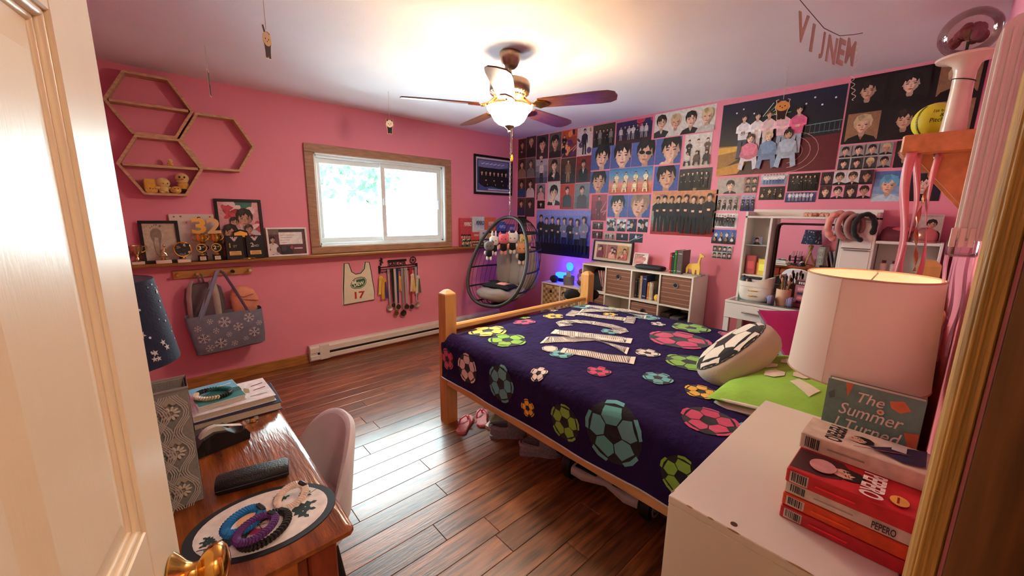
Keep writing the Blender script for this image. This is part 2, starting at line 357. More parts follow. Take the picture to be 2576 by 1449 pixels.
# ---------------------------------------------------------------- outside
M_bounce_ground = mat('pale_bounce_ground', (226, 230, 236), .95, var=.08, scale=3)  # ground colour whitened to bounce daylight up to the ceiling
c = MB(); c.box(-14, 18, YB + .3, 26, -.3, .0); tag(struct('ground_outside', c, M_bounce_ground), kind='structure')
M_leaf = mat('leaf', (34, 74, 44), .8, var=.35, scale=4, trans=0)
M_bark = mat('bark', (120, 98, 76), .9, var=.3, scale=8, stretch=(6, 6, 1))
def tree(x, y, h, r, label, n=520):
    t = thing('garden_tree', label, 'tree', (x, y, 0), group='trees outside the window')
    b = MB(); b.tube([(0, 0, 0), (.05, .02, h * .3), (-.03, .05, h * .6), (0, 0, h * .85)], [.14, .11, .08, .04], 8); b.build('trunk', M_bark, t, True)
    f = MB()
    for _ in range(n):
        a = random.uniform(0, 2 * PI); e = random.uniform(-.8, 1); q = random.uniform(.5, 1) ** .5
        p = Vector((math.cos(a) * r * q * math.sqrt(1 - e * e * .8), math.sin(a) * r * q * math.sqrt(1 - e * e * .8), h * .68 + e * h * .34))
        d = Vector((random.uniform(-1, 1), random.uniform(-1, 1), random.uniform(-1, 1))).normalized(); u = d.orthogonal().normalized(); w_ = d.cross(u); s_ = random.uniform(.10, .2)
        f._add([p - u * s_, p + w_ * s_ * .5, p + u * s_, p - w_ * s_ * .5], [(0, 1, 2, 3)])
    tag(f.build('foliage', M_leaf, t), kind='stuff')
tree(3.9, 11.5, 4.2, 1.6, 'leafy garden tree showing through the right window pane')
tree(1.4, 13.5, 4.4, 1.3, 'slim pale tree showing through the left window pane')
tree(5.9, 15.5, 5.5, 2.0, 'taller garden tree behind the right window pane')
# ---------------------------------------------------------------- ceiling fan with lamp
FX, FY = 1.745, 1.965
M_fmet = mat('fan_bronze', (150, 130, 112), .28, 1, var=.1)
M_blade = mat('fan_blade_wood', (112, 62, 26), .38, var=.35, scale=6, stretch=(2, 12, 12))
fan = thing('ceiling_fan', 'five-bladed ceiling fan with lit white glass bowl lamp', 'ceiling fan', (FX, FY, HC))
b = MB(); b.lathe([(.062, 0), (.066, -.004), (.066, -.02), (.058, -.05), (.046, -.078), (.034, -.09), (.018, -.092)], 32); b.build('canopy', M_fmet, fan, True)
b = MB(); b.cyl((0, 0, -.08), (0, 0, -.165), .011, 14).cyl((0, 0, -.145), (0, 0, -.165), .018, 14).cyl((-.026, 0, -.152), (.026, 0, -.152), .004, 8); b.build('downrod', M_fmet, fan, True)
b = MB(); b.lathe([(.02, -.150), (.085, -.155), (.118, -.166), (.126, -.18), (.126, -.225), (.116, -.24), (.10, -.248), (.10, -.256), (.06, -.262), (.045, -.262)], 40); b.build('motor_housing', M_fmet, fan, True)
b = MB()
for k in range(30):
    a = 2 * PI * k / 30; b.cyl((.09 * math.cos(a), .09 * math.sin(a), -.255), (.122 * math.cos(a), .122 * math.sin(a), -.236), .0022, 6)
b.build('vent_fins', M_brass, fan)
b = MB(); b.lathe([(.04, -.262), (.044, -.27), (.04, -.298), (.092, -.304), (.096, -.308), (.092, -.312), (.02, -.318)], 32); b.build('light_fitter', mat('fan_gold', (206, 160, 84), .22, 1), fan, True)  # flange widened into a pan that holds back upward light
ang0 = math.radians(-65)
bl = MB()
outl = [(.20, -.052), (.24, -.058), (.56, -.070), (.62, -.066), (.655, -.045), (.665, 0), (.655, .045), (.62, .066), (.56, .070), (.24, .058), (.20, .052)]
bl.M = Matrix.Translation((0, 0, -.312)) @ Matrix.Rotation(math.radians(-11), 4, 'X')
bl.prism(outl, (0, 0, 0), (1, 0, 0), (0, 1, 0), (0, 0, .007))
br = MB(); br.M = Matrix.Translation((0, 0, -.318)) @ Matrix.Rotation(math.radians(-11), 4, 'X')
br.prism([(.165, -.018), (.19, -.05), (.235, -.034), (.262, 0), (.235, .034), (.19, .05), (.165, .018)], (0, 0, 0), (1, 0, 0), (0, 1, 0), (0, 0, .005))
br.M = None; br.tube([(.085, 0, -.262), (.11, 0, -.285), (.14, 0, -.308), (.18, 0, -.316)], .011, 8, flat=.6)
blade0 = None
for k in range(5):
    a = ang0 + k * 2 * PI / 5
    if blade0 is None:
        blade0 = bl.build('blade', M_blade, fan, False, rot=(0, 0, a)); arm0 = br.build('blade_bracket', M_brass, fan, True, rot=(0, 0, a))
    else: part_copy(blade0, fan, rot=(0, 0, a)); part_copy(arm0, fan, rot=(0, 0, a))
M_bowl = mat('lit_frosted_glass', (255, 230, 198), .4, var=.02, emit=30.0)
b = MB(); b.lathe([(.1405, -.318), (.143, -.324), (.136, -.336), (.122, -.348), (.112, -.368), (.095, -.396), (.070, -.416), (.040, -.427), (.012, -.430)], 40, close=False); b.build('glass_bowl', M_bowl, fan, True)
b = MB(); b.lathe([(.127, -.304), (.138, -.306), (.1435, -.312), (.1445, -.319), (.1405, -.319), (.128, -.309), (.127, -.304)], 40, close=False); b.build('added_bowl_rim', M_brass, fan, True)  # brass ring added to block the bowl's upward glow
b = MB(); b.lathe([(.004, -.426), (.033, -.428), (.03, -.436), (.014, -.446), (.008, -.456), (.010, -.463), (.003, -.47)], 20); b.build('finial', M_fmet, fan, True)
for k, (dx, ln, mm, pn) in enumerate(((-.012, .0, None, ''), (.018, .16, M_brass, 'pull_chain'))):
    if mm is None: continue
    b = MB()
    for q in range(int(ln / .007)): b.ell((dx, -.01, -.44 - q * .007), (.0022,) * 3, 6, 4)
    pc = b.build(pn, mm, fan, True)
    b = MB(); b.lathe([(.002, 0), (.006, -.012), (.009, -.03), (.007, -.042), (.002, -.046)], 12, (dx, -.01, -.44 - ln)); b.build('pull_knob', mat('orange_wood_bead', (220, 150, 40), .4), pc, True)
for k in range(3):
    a = k * 2 * PI / 3 + .5
    l = bpy.data.lights.new('fan_bulb', 'POINT'); l.energy = 14; l.color = (1, .60, .25); l.shadow_soft_size = .03
    o = bpy.data.objects.new('fan_bulb', l); COL.objects.link(o); o.parent = fan; o.location = (.04 * math.cos(a), .04 * math.sin(a), -.345)
# ---------------------------------------------------------------- printed figures
SK = [(228, 184, 158), (214, 168, 140), (236, 196, 172), (196, 148, 122)]
HR = [(24, 20, 22), (34, 26, 24), (60, 42, 32), (150, 120, 84), (206, 184, 140)]
def shade(c, f): return tuple(max(0, min(255, int(v * f))) for v in c)
def face(A, x, y, s, skin=None, hair=None, gl=False, tilt=0.0):
    skin = skin or random.choice(SK[:3]); hair = hair or HR[0]
    T = lambda a, b: (x + (a * math.cos(tilt) - b * math.sin(tilt)) * s, y + (a * math.sin(tilt) + b * math.cos(tilt)) * s)
    pl = lambda pts, c: A.poly([T(*p) for p in pts], c)
    ov = lambda a, b, r, q, c, n=14: A.poly([T(a + r * math.cos(2 * PI * k / n), b + q * math.sin(2 * PI * k / n)) for k in range(n)], c)
    ov(0, .10, .44, .49, hair, 18)
    ov(-.35, -.05, .06, .10, shade(skin, .85), 8); ov(.35, -.05, .06, .10, shade(skin, .8), 8)
    pl([(-.34, .22), (-.345, -.05), (-.30, -.26), (-.18, -.42), (-.06, -.50), (.06, -.50), (.18, -.42), (.30, -.26), (.345, -.05), (.34, .22), (.2, .36), (-.2, .36)], skin)
    if s > .045:
        pl([(.345, -.05), (.30, -.26), (.18, -.42), (.0, -.50), (.06, -.40), (.14, -.22), (.16, .1), (.34, .22)], shade(skin, .80)); pl([(-.345, -.05), (-.30, -.26), (-.18, -.42), (-.22, -.28), (-.29, -.1), (-.3, .1)], shade(skin, .88))
    j = [random.uniform(-.06, .06) for _ in range(8)]
    pl([(-.41, -.16), (-.46, .2), (-.32, .53), (0, .63), (.32, .53), (.46, .2), (.41, -.16), (.35, -.04 + j[0]), (.30, .20), (.22, .05 + j[1]), (.16, .20 + j[2]), (.06 + j[7], .30), (-.02, .10 + j[3]), (-.10, .20 + j[4]), (-.20, .03 + j[5]), (-.27, .18), (-.35, -.06 + j[6])], hair)
    if s > .05: pl([(-.30, .50), (-.05, .60), (.05, .40), (-.12, .20), (-.22, .26)], shade(hair, 1.7) if sum(hair) < 200 else shade(hair, .85))
    dk = (40, 26, 24)
    if s > .03:
        for q in (-1, 1):
            if gl: ov(q * .165, -.03, .15, .085, (18, 18, 20), 12)
            else:
                pl([(q * .07, .045), (q * .25, .065), (q * .25, .095), (q * .07, .075)], hair)
                ov(q * .16, -.03, .075, .028, dk, 10)
        pl([(-.02, -.04), (.03, -.04), (.055, -.20), (-.05, -.20)], shade(skin, .88)); ov(0, -.205, .05, .014, shade(skin, .66), 8)
        pl([(-.11, -.31), (0, -.285), (.11, -.31), (.07, -.35), (0, -.365), (-.07, -.35)], (176, 92, 90))
    return A
def bust(A, x, y, s, cloth, skin, shirt=None):
    A.poly([(x - .13 * s, y - .25 * s), (x + .13 * s, y - .25 * s), (x + .15 * s, y - .72 * s), (x - .15 * s, y - .72 * s)], shade(skin, .82))
    A.poly([(x - .15 * s, y - .60 * s), (x - .62 * s, y - .78 * s), (x - .85 * s, y - 1.15 * s), (x - .9 * s, y - 2.6 * s), (x + .9 * s, y - 2.6 * s), (x + .85 * s, y - 1.15 * s), (x + .62 * s, y - .78 * s), (x + .15 * s, y - .60 * s), (x, y - .95 * s)], cloth)
    if shirt: A.poly([(x - .15 * s, y - .6 * s), (x, y - .95 * s), (x + .15 * s, y - .6 * s), (x + .19 * s, y - .68 * s), (x, y - 1.5 * s), (x - .19 * s, y - .68 * s)], shirt)
def figure(A, x, y, h, top, pants, skin=None, hair=None, arms=0, shoe=(20, 20, 22)):
    skin = skin or random.choice(SK[:3]); hair = hair or random.choice(HR[:2]); w_ = h * .5
    P = lambda pts, c: A.poly([(x + a * h, y + b * h) for a, b in pts], c)
    P([(-.09, .48), (.09, .48), (.10, .02), (.03, .02), (.005, .40), (-.005, .40), (-.03, .02), (-.10, .02)], pants)
    P([(-.11, 0), (-.02, 0), (-.03, .03), (-.10, .035)], shoe); P([(.11, 0), (.02, 0), (.03, .03), (.10, .035)], shoe)
    P([(-.10, .44), (.10, .44), (.115, .62), (.13, .76), (.05, .83), (-.05, .83), (-.13, .76), (-.115, .62)], top)
    if arms == 0:
        for q in (-1, 1): P([(q * .10, .79), (q * .15, .74), (q * .165, .46), (q * .13, .45), (q * .11, .62)], shade(top, .9)); P([(q * .165, .46), (q * .13, .45), (q * .135, .40), (q * .16, .41)], skin)
    else:
        for q in (-1, 1): P([(q * .10, .79), (q * .155, .74), (q * .16, .60), (q * .02, .585), (q * .02, .625), (q * .12, .655)], shade(top, 1.12 if sum(top) > 90 else 1.5))
        P([(-.035, .575), (.035, .575), (.04, .63), (-.04, .63)], skin)
    P([(-.03, .80), (.03, .80), (.03, .87), (-.03, .87)], shade(skin, .85))
    face(A, x, y + .925 * h, .145 * h, skin, hair)
def sit(A, x, y, h, top, pants, skin=None, hair=None):
    skin = skin or random.choice(SK[:3]); P = lambda pts, c: A.poly([(x + a * h, y + b * h) for a, b in pts], c)
    P([(-.2, .42), (.2, .42), (.26, .05), (.14, 0), (.10, .25), (-.10, .25), (-.14, 0), (-.26, .05)], pants)
    P([(-.18, .35), (.18, .35), (.2, .68), (.08, .76), (-.08, .76), (-.2, .68)], top); P([(-.2, .66), (-.26, .4), (-.05, .3), (.05, .3), (.26, .4), (.2, .66), (.12, .42), (-.12, .42)], shade(top, .88))
    face(A, x, y + .88 * h, .24 * h, skin, hair or random.choice(HR[:2]))
def grad(A, w_, h_, cols, y0=0.0, n=5):
    """stacked bands of printed background colour"""
    m = n * (len(cols) - 1)
    for k in range(m):
        t = k / m * (len(cols) - 1); i = int(t); f = t - i; c = tuple(int(a + (b - a) * f) for a, b in zip(cols[i], cols[min(i + 1, len(cols) - 1)]))
        A.poly([(0, y0 + (h_ - y0) * k / m), (w_, y0 + (h_ - y0) * k / m), (w_, y0 + (h_ - y0) * (k + 1) / m), (0, y0 + (h_ - y0) * (k + 1) / m)], c, False)
    A.k += 1
def blot(A, w_, h_, cols, n, r):
    for _ in range(n):
        A.oval(random.uniform(0, w_), random.uniform(0, h_), random.uniform(.3, 1) * r, random.uniform(.3, 1) * r, random.choice(cols), 9, random.uniform(0, 3))
def paint(A, w_, h_, st):
    """draw one printed sheet: st = (kind, background colours, ...)"""
    A.clip = (0, 0, w_, h_); k, bg = st[0], st[1]; o = st[2] if len(st) > 2 else {}
    grad(A, w_, h_, bg if len(bg) > 1 else [bg[0], bg[0]], n=4 if len(bg) > 1 else 1)
    if 'blot' in o: blot(A, w_, h_, o['blot'][0], o['blot'][1], o['blot'][2] * w_)
    if 'rays' in o:
        for _ in range(o.get('nr', 6)):
            x = random.uniform(-.2, 1) * w_; A.line(x, random.uniform(0, .5) * h_, x + random.uniform(.3, .9) * w_, random.uniform(.4, 1) * h_, .03 * w_, random.choice(o['rays']))
    sk = o.get('skin'); cl = o.get('cloth', (20, 20, 24)); hr = o.get('hair', HR[0])
    if k == 'P':      # close portrait
        s = min(w_ * 1.0, h_ * .66) * o.get('z', 1); x = w_ * o.get('x', .5); y = h_ * o.get('y', .56); sk = sk or random.choice(SK[:3])
        A.oval(x, y - .1 * s, .5 * s, .62 * s, hr) if o.get('long') else None
        bust(A, x, y, s, cl, sk, o.get('shirt')); face(A, x, y, s, sk, hr, o.get('gl', False), o.get('tilt', random.uniform(-.18, .18)))
        if o.get('hand'):
            for q in range(4): A.line(x - .30 * s + q * .07 * s, y - .62 * s, x - .05 * s + q * .05 * s, y - .30 * s, .07 * s, sk)
            A.oval(x - .30 * s, y - .66 * s, .2 * s, .16 * s, sk)
    elif k == 'H':    # half figure
        s = h_ * o.get('z', .34); x = w_ * o.get('x', .5); y = h_ * o.get('y', .70); sk = sk or random.choice(SK[:3]); bust(A, x, y, s, cl, sk, o.get('shirt')); face(A, x, y, s, sk, hr, o.get('gl', False), random.uniform(-.12, .12))
        if o.get('hand'): A.oval(x - .1 * s, y - 1.1 * s, .2 * s, .13 * s, sk)
    elif k == 'F':    # one standing figure
        figure(A, w_ * .5, h_ * .04, h_ * .9, cl, o.get('pants', (24, 24, 28)), sk, hr)
    elif k == 'G':    # standing group
        n = o.get('n', 6); hh = h_ * o.get('h', .72)
        if 'floor' in o: A.rect(0, 0, w_, h_ * o.get('fh', .2), o['floor'])
        for q in range(n):
            x = w_ * (.5 + (q - (n - 1) / 2) * o.get('sp', .84) / n); y = h_ * o.get('y', .08) + random.uniform(0, .04) * h_
            t = o['tops'][q % len(o['tops'])] if 'tops' in o else cl
            figure(A, x, y, hh * random.uniform(.94, 1.03), t, o['pants'][q % len(o['pants'])] if 'pants' in o else shade(t, .7), None, random.choice(o.get('hairs', HR[:2])), o.get('arms', random.randint(0, 1)))
    elif k == 'S':    # seated and standing mix
        n = o.get('n', 7)
        for q in range(n // 2): figure(A, w_ * (.18 + .68 * q / max(1, n // 2 - 1)), h_ * .22, h_ * .62, o['tops'][q % len(o['tops'])], o.get('pants', [(40, 40, 46)])[q % len(o.get('pants', [0]))], None, random.choice(o.get('hairs', HR[:2])), 1)
        m = n - n // 2
        for q in range(m): sit(A, w_ * (.14 + .72 * q / max(1, m - 1)), h_ * .05, h_ * .44, o['tops'][(q + 1) % len(o['tops'])], o.get('pants', [(40, 40, 46)])[q % len(o.get('pants', [0]))], None, random.choice(o.get('hairs', HR[:2])))
    elif k == 'B':    # row of busts
        n = o.get('n', 4); s = h_ * o.get('z', .5)
        for q in range(n):
            x = w_ * (q + .5) / n; y = h_ * o.get('y', .56) + random.uniform(-.06, .06) * h_; sk_ = random.choice(SK[:3]); bust(A, x, y, s, o['tops'][q % len(o['tops'])] if 'tops' in o else cl, sk_, o.get('shirt')); face(A, x, y, s, sk_, random.choice(o.get('hairs', HR[:3])), False, random.uniform(-.2, .2))
    elif k == 'C':    # cells
        r, c = o['rc']; g = .04 * min(w_, h_) * o.get('gap', 1)
        for i in range(r):
            for j in range(c):
                x0, y0 = j * w_ / c + g / 2, i * h_ / r + g / 2; x1, y1 = (j + 1) * w_ / c - g / 2, (i + 1) * h_ / r - g / 2
                A.clip = (x0, y0, x1, y1); A.rect(x0, y0, x1, y1, random.choice(o['cells'])); s = min(x1 - x0, (y1 - y0) * .75) * .8; sk_ = random.choice(SK); xx = (x0 + x1) / 2; yy = y0 + (y1 - y0) * .58
                bust(A, xx, yy, s, cl, sk_, o.get('shirt')); face(A, xx, yy, s, sk_, random.choice(o.get('hairs', HR[:3])))
        A.clip = (0, 0, w_, h_)
    for t in o.get('txt', ()): A.text(t[0], t[1] * w_, t[2] * h_, t[3] * h_, t[4], wid=t[5] * w_ if len(t) > 5 else None)
    A.clip = None
    return A
def framed(name, label, cat, w_, h_, st, loc, axis, lean=0, frame=(20, 20, 22), fw=.02, matt=None, mw=0, depth=.018, group=None, extra=None):
    """framed picture standing or hanging; axis 'b' = back wall (faces -Y), 'r' = poster wall (faces -X). loc = bottom centre of its back"""
    rz = 0 if axis == 'b' else -PI / 2
    t = thing(name, label, cat, loc, group=group, rot=(-lean, 0, rz) if axis == 'b' else None)
    if axis == 'r': t.rotation_euler = (Matrix.Rotation(rz, 3, 'Z') @ Matrix.Rotation(-lean, 3, 'X')).to_euler()
    m = mat('frame_%d_%d_%d' % frame, frame, .4, var=.05)
    f = MB(); f.bbox(-w_ / 2, w_ / 2, -depth, 0, 0, fw, .002).bbox(-w_ / 2, w_ / 2, -depth, 0, h_ - fw, h_, .002).bbox(-w_ / 2, -w_ / 2 + fw, -depth, 0, fw, h_ - fw, .002).bbox(w_ / 2 - fw, w_ / 2, -depth, 0, fw, h_ - fw, .002); f.build('frame', m, t)
    b = MB(); b.box(-w_ / 2 + fw - .002, w_ / 2 - fw + .002, -.006, -.001, fw - .002, h_ - fw + .002); b.build('backing', mat('card_%s' % (matt,), matt or (230, 226, 220), .7), t)
    pw, ph = w_ - 2 * (fw + mw), h_ - 2 * (fw + mw)
    A = Art((-w_ / 2 + fw + mw, -.006, fw + mw), (1, 0, 0), (0, 0, 1), (0, -1, 0), .00015)
    if st: paint(A, pw, ph, st)
    if extra: extra(A, pw, ph)
    A.build('picture', PRINT, t)
    return t
# ---------------------------------------------------------------- door leaf
door = tag(bpy.data.objects.new('door_1', None), kind='structure'); COL.objects.link(door); door.location = (-.1838, -.026, .01); door.rotation_euler = (0, 0, math.radians(78.3))
DW, DT = .765, .035
st_ = .112; zr = [0, .24, .86, 1.06, 1.64, 1.76, 1.90, 2.02]; mx_ = DW / 2
c = MB()
for x0, x1 in ((0, st_), (DW - st_, DW), (mx_ - .05, mx_ + .05)): c.bbox(x0, x1, 0, DT, 0, 2.02, .002)
c.build('stile', M_door, door)
c = MB()
for z0, z1 in ((0, .24), (.86, 1.06), (1.64, 1.76), (1.90, 2.02)): c.bbox(st_ - .002, DW - st_ + .002, .0004, DT - .0004, z0, z1, .002)
c.build('rail', M_door, door)
for z0, z1 in ((.24, .86), (1.06, 1.64), (1.76, 1.90)):
    for x0, x1 in ((st_, mx_ - .05), (mx_ + .05, DW - st_)):
        p = MB(); q = .05
        p._add([(x0, .016, z0), (x1, .016, z0), (x1, .016, z1), (x0, .016, z1), (x0 + q, .004, z0 + q), (x1 - q, .004, z0 + q), (x1 - q, .004, z1 - q), (x0 + q, .004, z1 - q), (x0, .03, z0), (x1, .03, z0), (x1, .03, z1), (x0, .03, z1)],
               [(0, 1, 5, 4), (1, 2, 6, 5), (2, 3, 7, 6), (3, 0, 4, 7), (4, 5, 6, 7), (8, 11, 10, 9)])
        po = p.build('panel', M_door, door)
        m_ = MB()
        for a, b in (((x0, z0), (x1, z0)), ((x1, z0), (x1, z1)), ((x1, z1), (x0, z1)), ((x0, z1), (x0, z0))):
            for off, rr in ((.003, .006), (.011, .0045)):
                ax, az = ((x0 + x1) / 2 - a[0]), ((z0 + z1) / 2 - a[1]); bx_, bz = ((x0 + x1) / 2 - b[0]), ((z0 + z1) / 2 - b[1])
                m_.cyl((a[0] + math.copysign(off, ax), .008 + off * .5, a[1] + math.copysign(off, az)), (b[0] + math.copysign(off, bx_), .008 + off * .5, b[1] + math.copysign(off, bz)), rr, 10)
        m_.build('moulding', M_door, po, True)
kx, kz = DW - .060, .938
k = MB(); k.lathe([(.0, 0), (.032, -.001), (.034, -.004), (.028, -.010), (.018, -.018), (.0125, -.026), (.0125, -.032), (.020, -.037), (.027, -.044), (.0295, -.052), (.028, -.060), (.021, -.066), (.01, -.069), (0, -.0695)], 36, (kx, 0, kz), axis=1)
kn = k.build('knob', M_brass, door, True)
# ---------------------------------------------------------------- hexagon shelves
M_ash = mat('weathered_shelf_wood', (206, 166, 128), .7, var=.28, scale=7, stretch=(3, 10, 10), bump=.15)
def hexshelf(cx, cz, mid, label):
    t = thing('hexagon_shelf', label, 'shelf', (cx, YB, cz), group='hexagon shelves on the pink wall'); R_ = .238; th = .017; dp = .10; ri = R_ - th / math.cos(PI / 6)
    for k in range(6):
        a, b_ = PI / 3 * k, PI / 3 * (k + 1); m = MB()
        m.prism([(R_ * math.cos(a), R_ * math.sin(a)), (R_ * math.cos(b_), R_ * math.sin(b_)), (ri * math.cos(b_), ri * math.sin(b_)), (ri * math.cos(a), ri * math.sin(a))], (0, -.001, 0), (.9985, 0, 0), (0, 0, .9985), (0, -dp, 0)); m.build('side_board', M_ash, t)
    if mid: m = MB(); m.bbox(-ri + .012, ri - .012, -dp + .002, -.002, -.009, .009, .001); m.build('shelf_board', M_ash, t)
    return t
hexshelf(.077, 2.176, True, 'empty top hexagon shelf with a middle board, nearest the ceiling')
hexshelf(.090, 1.764, True, 'lower hexagon shelf holding the yellow plush toys')
hexshelf(.447, 1.970, False, 'open hexagon shelf without a middle board, nearest the window')
M_plY = mat('yellow_plush', (236, 184, 72), .95, var=.12, scale=40, bump=.6, bscale=260, sheen=.5)
M_plY2 = mat('pale_yellow_plush', (238, 206, 120), .95, var=.12, scale=40, bump=.6, bscale=260, sheen=.5)
M_eye = mat('black_bead', (18, 14, 12), .2, var=0)
M_or = mat('orange_felt', (226, 130, 60), .9)
gz = 1.764 - .206 + .0165
def eyes(t, x, y, z, d, r):
    for q in (-1, 1): e = MB(); e.ell((x + q * d, y, z), (r, r * .6, r * 1.15), 10, 6); e.build('eye', M_eye, t, True)
t = thing('plush_toy', 'square yellow plush block on the left of the lower hexagon shelf', 'plush toy', (.012, 3.945, gz), .1, 'yellow plush toys'); b = MB(); b.ell((0, 0, .05), (.037, .028, .05), 20, 12, e=.3); b.build('body', M_plY, t, True); eyes(t, .008, -.027, .032, .014, .0035)
b = MB(); b.ell((.008, -.028, .029), (.004, .002, .003), 8, 6); b.build('mouth', M_eye, t)
t = thing('plush_toy', 'round-headed yellow plush chick beside the square plush', 'plush toy', (.082, 3.93, gz), .15, 'yellow plush toys'); b = MB(); b.ell((0, 0, .075), (.042, .036, .037)); hd = b.build('head', M_plY2, t, True); b = MB(); b.ell((0, 0, .028), (.030, .028, .031)).ell((-.034, -.006, .038), (.017, .010, .010)).ell((.034, -.006, .038), (.017, .010, .010)).ell((-.016, -.012, .008), (.013, .017, .009)).ell((.016, -.012, .008), (.013, .017, .009)); b.build('body', M_plY2, t, True); eyes(t, .008, -.034, .070, .012, .0032)
t = thing('plush_toy', 'small curled yellow plush ball in front of the big-eyed bird', 'plush toy', (.15, 3.918, gz), 0, 'yellow plush toys'); b = MB(); b.ell((0, 0, .027), (.034, .026, .027)); b.build('body', M_plY, t, True); eyes(t, .004, -.023, .036, .010, .003); b = MB(); b.ell((.002, -.025, .022), (.016, .006, .009)); b.build('snout', M_plY2, t, True)
t = thing('plush_toy', 'big-eyed yellow plush bird leaning in the lower hexagon corner', 'plush toy', (.196, 3.945, gz + .02), -.1, 'yellow plush toys'); b = MB(); b.ell((0, 0, .097), (.041, .036, .036)).ell((0, -.018, .073), (.034, .024, .013)); b.build('head', M_plY2, t, True); b = MB(); b.ell((.002, 0, .04), (.036, .032, .038)); b.build('body', M_plY, t, True); eyes(t, .002, -.034, .102, .014, .0065)
b = MB(); b.ell((.002, -.038, .087), (.010, .008, .006)); b.build('beak', M_or, t, True); b = MB(); b.ell((.0, -.012, .006), (.03, .026, .013)); b.build('foot', mat('dark_felt', (50, 34, 44), .95), t, True)
t = thing('plush_toy', 'tiny pale yellow plush duckling on the middle board', 'plush toy', (.139, 3.935, 1.764 + .0095), 0, 'yellow plush toys'); b = MB(); b.ell((0, 0, .037), (.016, .015, .015), 12, 8); b.build('head', M_plY2, t, True); b = MB(); b.ell((0, 0, .014), (.017, .015, .015), 12, 8).ell((-.012, -.01, .005), (.007, .01, .005), 8, 6).ell((.012, -.01, .005), (.007, .01, .005), 8, 6); b.build('body', M_plY, t, True); eyes(t, .002, -.0145, .037, .006, .0018)
# ---------------------------------------------------------------- things on the ledge
LZ = 1.0582
M_gold = mat('trophy_gold', (232, 190, 96), .2, 1, var=.1)
M_silv = mat('trophy_pale_gold', (222, 200, 150), .22, 1, var=.1)
M_marb = mat('pale_marble', (226, 210, 190), .25, var=.12, scale=14)
M_plq = mat('black_lacquer', (20, 18, 22), .25)
def sub_cup(b, z, s):
    b.lathe([(.0, z), (.026 * s, z), (.028 * s, z + .006 * s), (.012 * s, z + .014 * s), (.007 * s, z + .03 * s), (.012 * s, z + .036 * s), (.022 * s, z + .05 * s), (.030 * s, z + .075 * s), (.034 * s, z + .10 * s), (.031 * s, z + .101 * s), (.02 * s, z + .06 * s), (.0, z + .045 * s)], 24)
    return b
def handles(t, z, s, m):
    for q in (-1, 1):
        b = MB(); b.tube([(q * .030 * s, 0, z + .09 * s), (q * .045 * s, 0, z + .098 * s), (q * .052 * s, 0, z + .085 * s), (q * .045 * s, 0, z + .068 * s), (q * .024 * s, 0, z + .055 * s)], .0035 * s, 8); b.build('handle', m, t, True)
t = thing('trophy', 'small gold cup trophy on a pale marble base at the left end of the ledge', 'trophy', (-.118, 3.935, LZ), group='trophies on the ledge')
b = MB(); b.bbox(-.036, .036, -.026, .026, 0, .022, .003); b.build('base', M_marb, t); b = MB(); sub_cup(b, .022, 1.15); b.build('cup', M_silv, t, True); handles(t, .022, 1.15, M_silv)
def footart(A, w_, h_):
    A.rect(0, 0, w_, h_, (196, 184, 160)); sh = (140, 128, 112); X = lambda u: u * w_; Y = lambda v: v * h_
    A.poly([(X(.32), Y(.86)), (X(.22), Y(.78)), (X(.2), Y(.66)), (X(.27), Y(.5)), (X(.27), Y(.34)), (X(.31), Y(.16)), (X(.40), Y(.09)), (X(.49), Y(.15)), (X(.47), Y(.36)), (X(.52), Y(.55)), (X(.56), Y(.68)), (X(.55), Y(.8)), (X(.45), Y(.87))], sh); A.poly([(X(.34), Y(.64)), (X(.3), Y(.5)), (X(.32), Y(.2)), (X(.4), Y(.14)), (X(.44), Y(.3)), (X(.44), Y(.6))], (182, 170, 146))
    for a, v, r in ((.24, .88, .02), (.3, .92, .022), (.36, .95, .024), (.43, .96, .028), (.54, .93, .042)): A.oval(X(a), Y(v), r * w_, r * w_ * 1.2, sh)
framed('framed_footprint', 'black framed footprint print behind the small trophies', 'picture', .225, .315, None, (.022, 3.965, LZ), 'b', .05, fw=.02, extra=footart)
t = thing('trophy', 'gold running figure trophy on a pale marble base', 'trophy', (.022, 3.915, LZ), group='trophies on the ledge')
b = MB(); b.bbox(-.045, .045, -.026, .026, 0, .026, .003); b.build('base', M_marb, t); b = MB(); b.lathe([(.02, .026), (.012, .032), (.008, .045), (.0, .047)], 16); b.ell((0, 0, .048), (.045, .018, .006), 14, 6); b.build('pedestal', M_silv, t, True)
b = MB(); b.tube([(-.022, 0, .056), (-.008, 0, .072), (.004, 0, .085)], [.005, .006, .007], 8).tube([(.022, -.004, .055), (.018, -.002, .07), (.004, 0, .085)], [.004, .0055, .007], 8).tube([(.003, 0, .083), (.009, 0, .10), (.012, 0, .115)], [.009, .010, .008], 8).tube([(.011, 0, .112), (-.006, -.006, .102), (-.014, -.006, .108)], .0035, 8).tube([(.012, 0, .112), (.026, .004, .104), (.034, .004, .115)], .0035, 8).ell((.014, 0, .132), (.0085, .0085, .0105), 10, 8); b.build('runner', M_silv, t, True)
t = thing('trophy', 'round gold wreath trophy on a pale marble base', 'trophy', (.14, 3.91, LZ), group='trophies on the ledge')
b = MB(); b.bbox(-.04, .04, -.026, .026, 0, .026, .003); b.build('base', M_marb, t); b = MB(); b.lathe([(.018, .026), (.010, .032), (.008, .05)], 14); b.tube([(.05 * math.cos(2 * PI * k / 28), 0, .10 + .054 * math.sin(2 * PI * k / 28)) for k in range(28)], .006, 8, True)
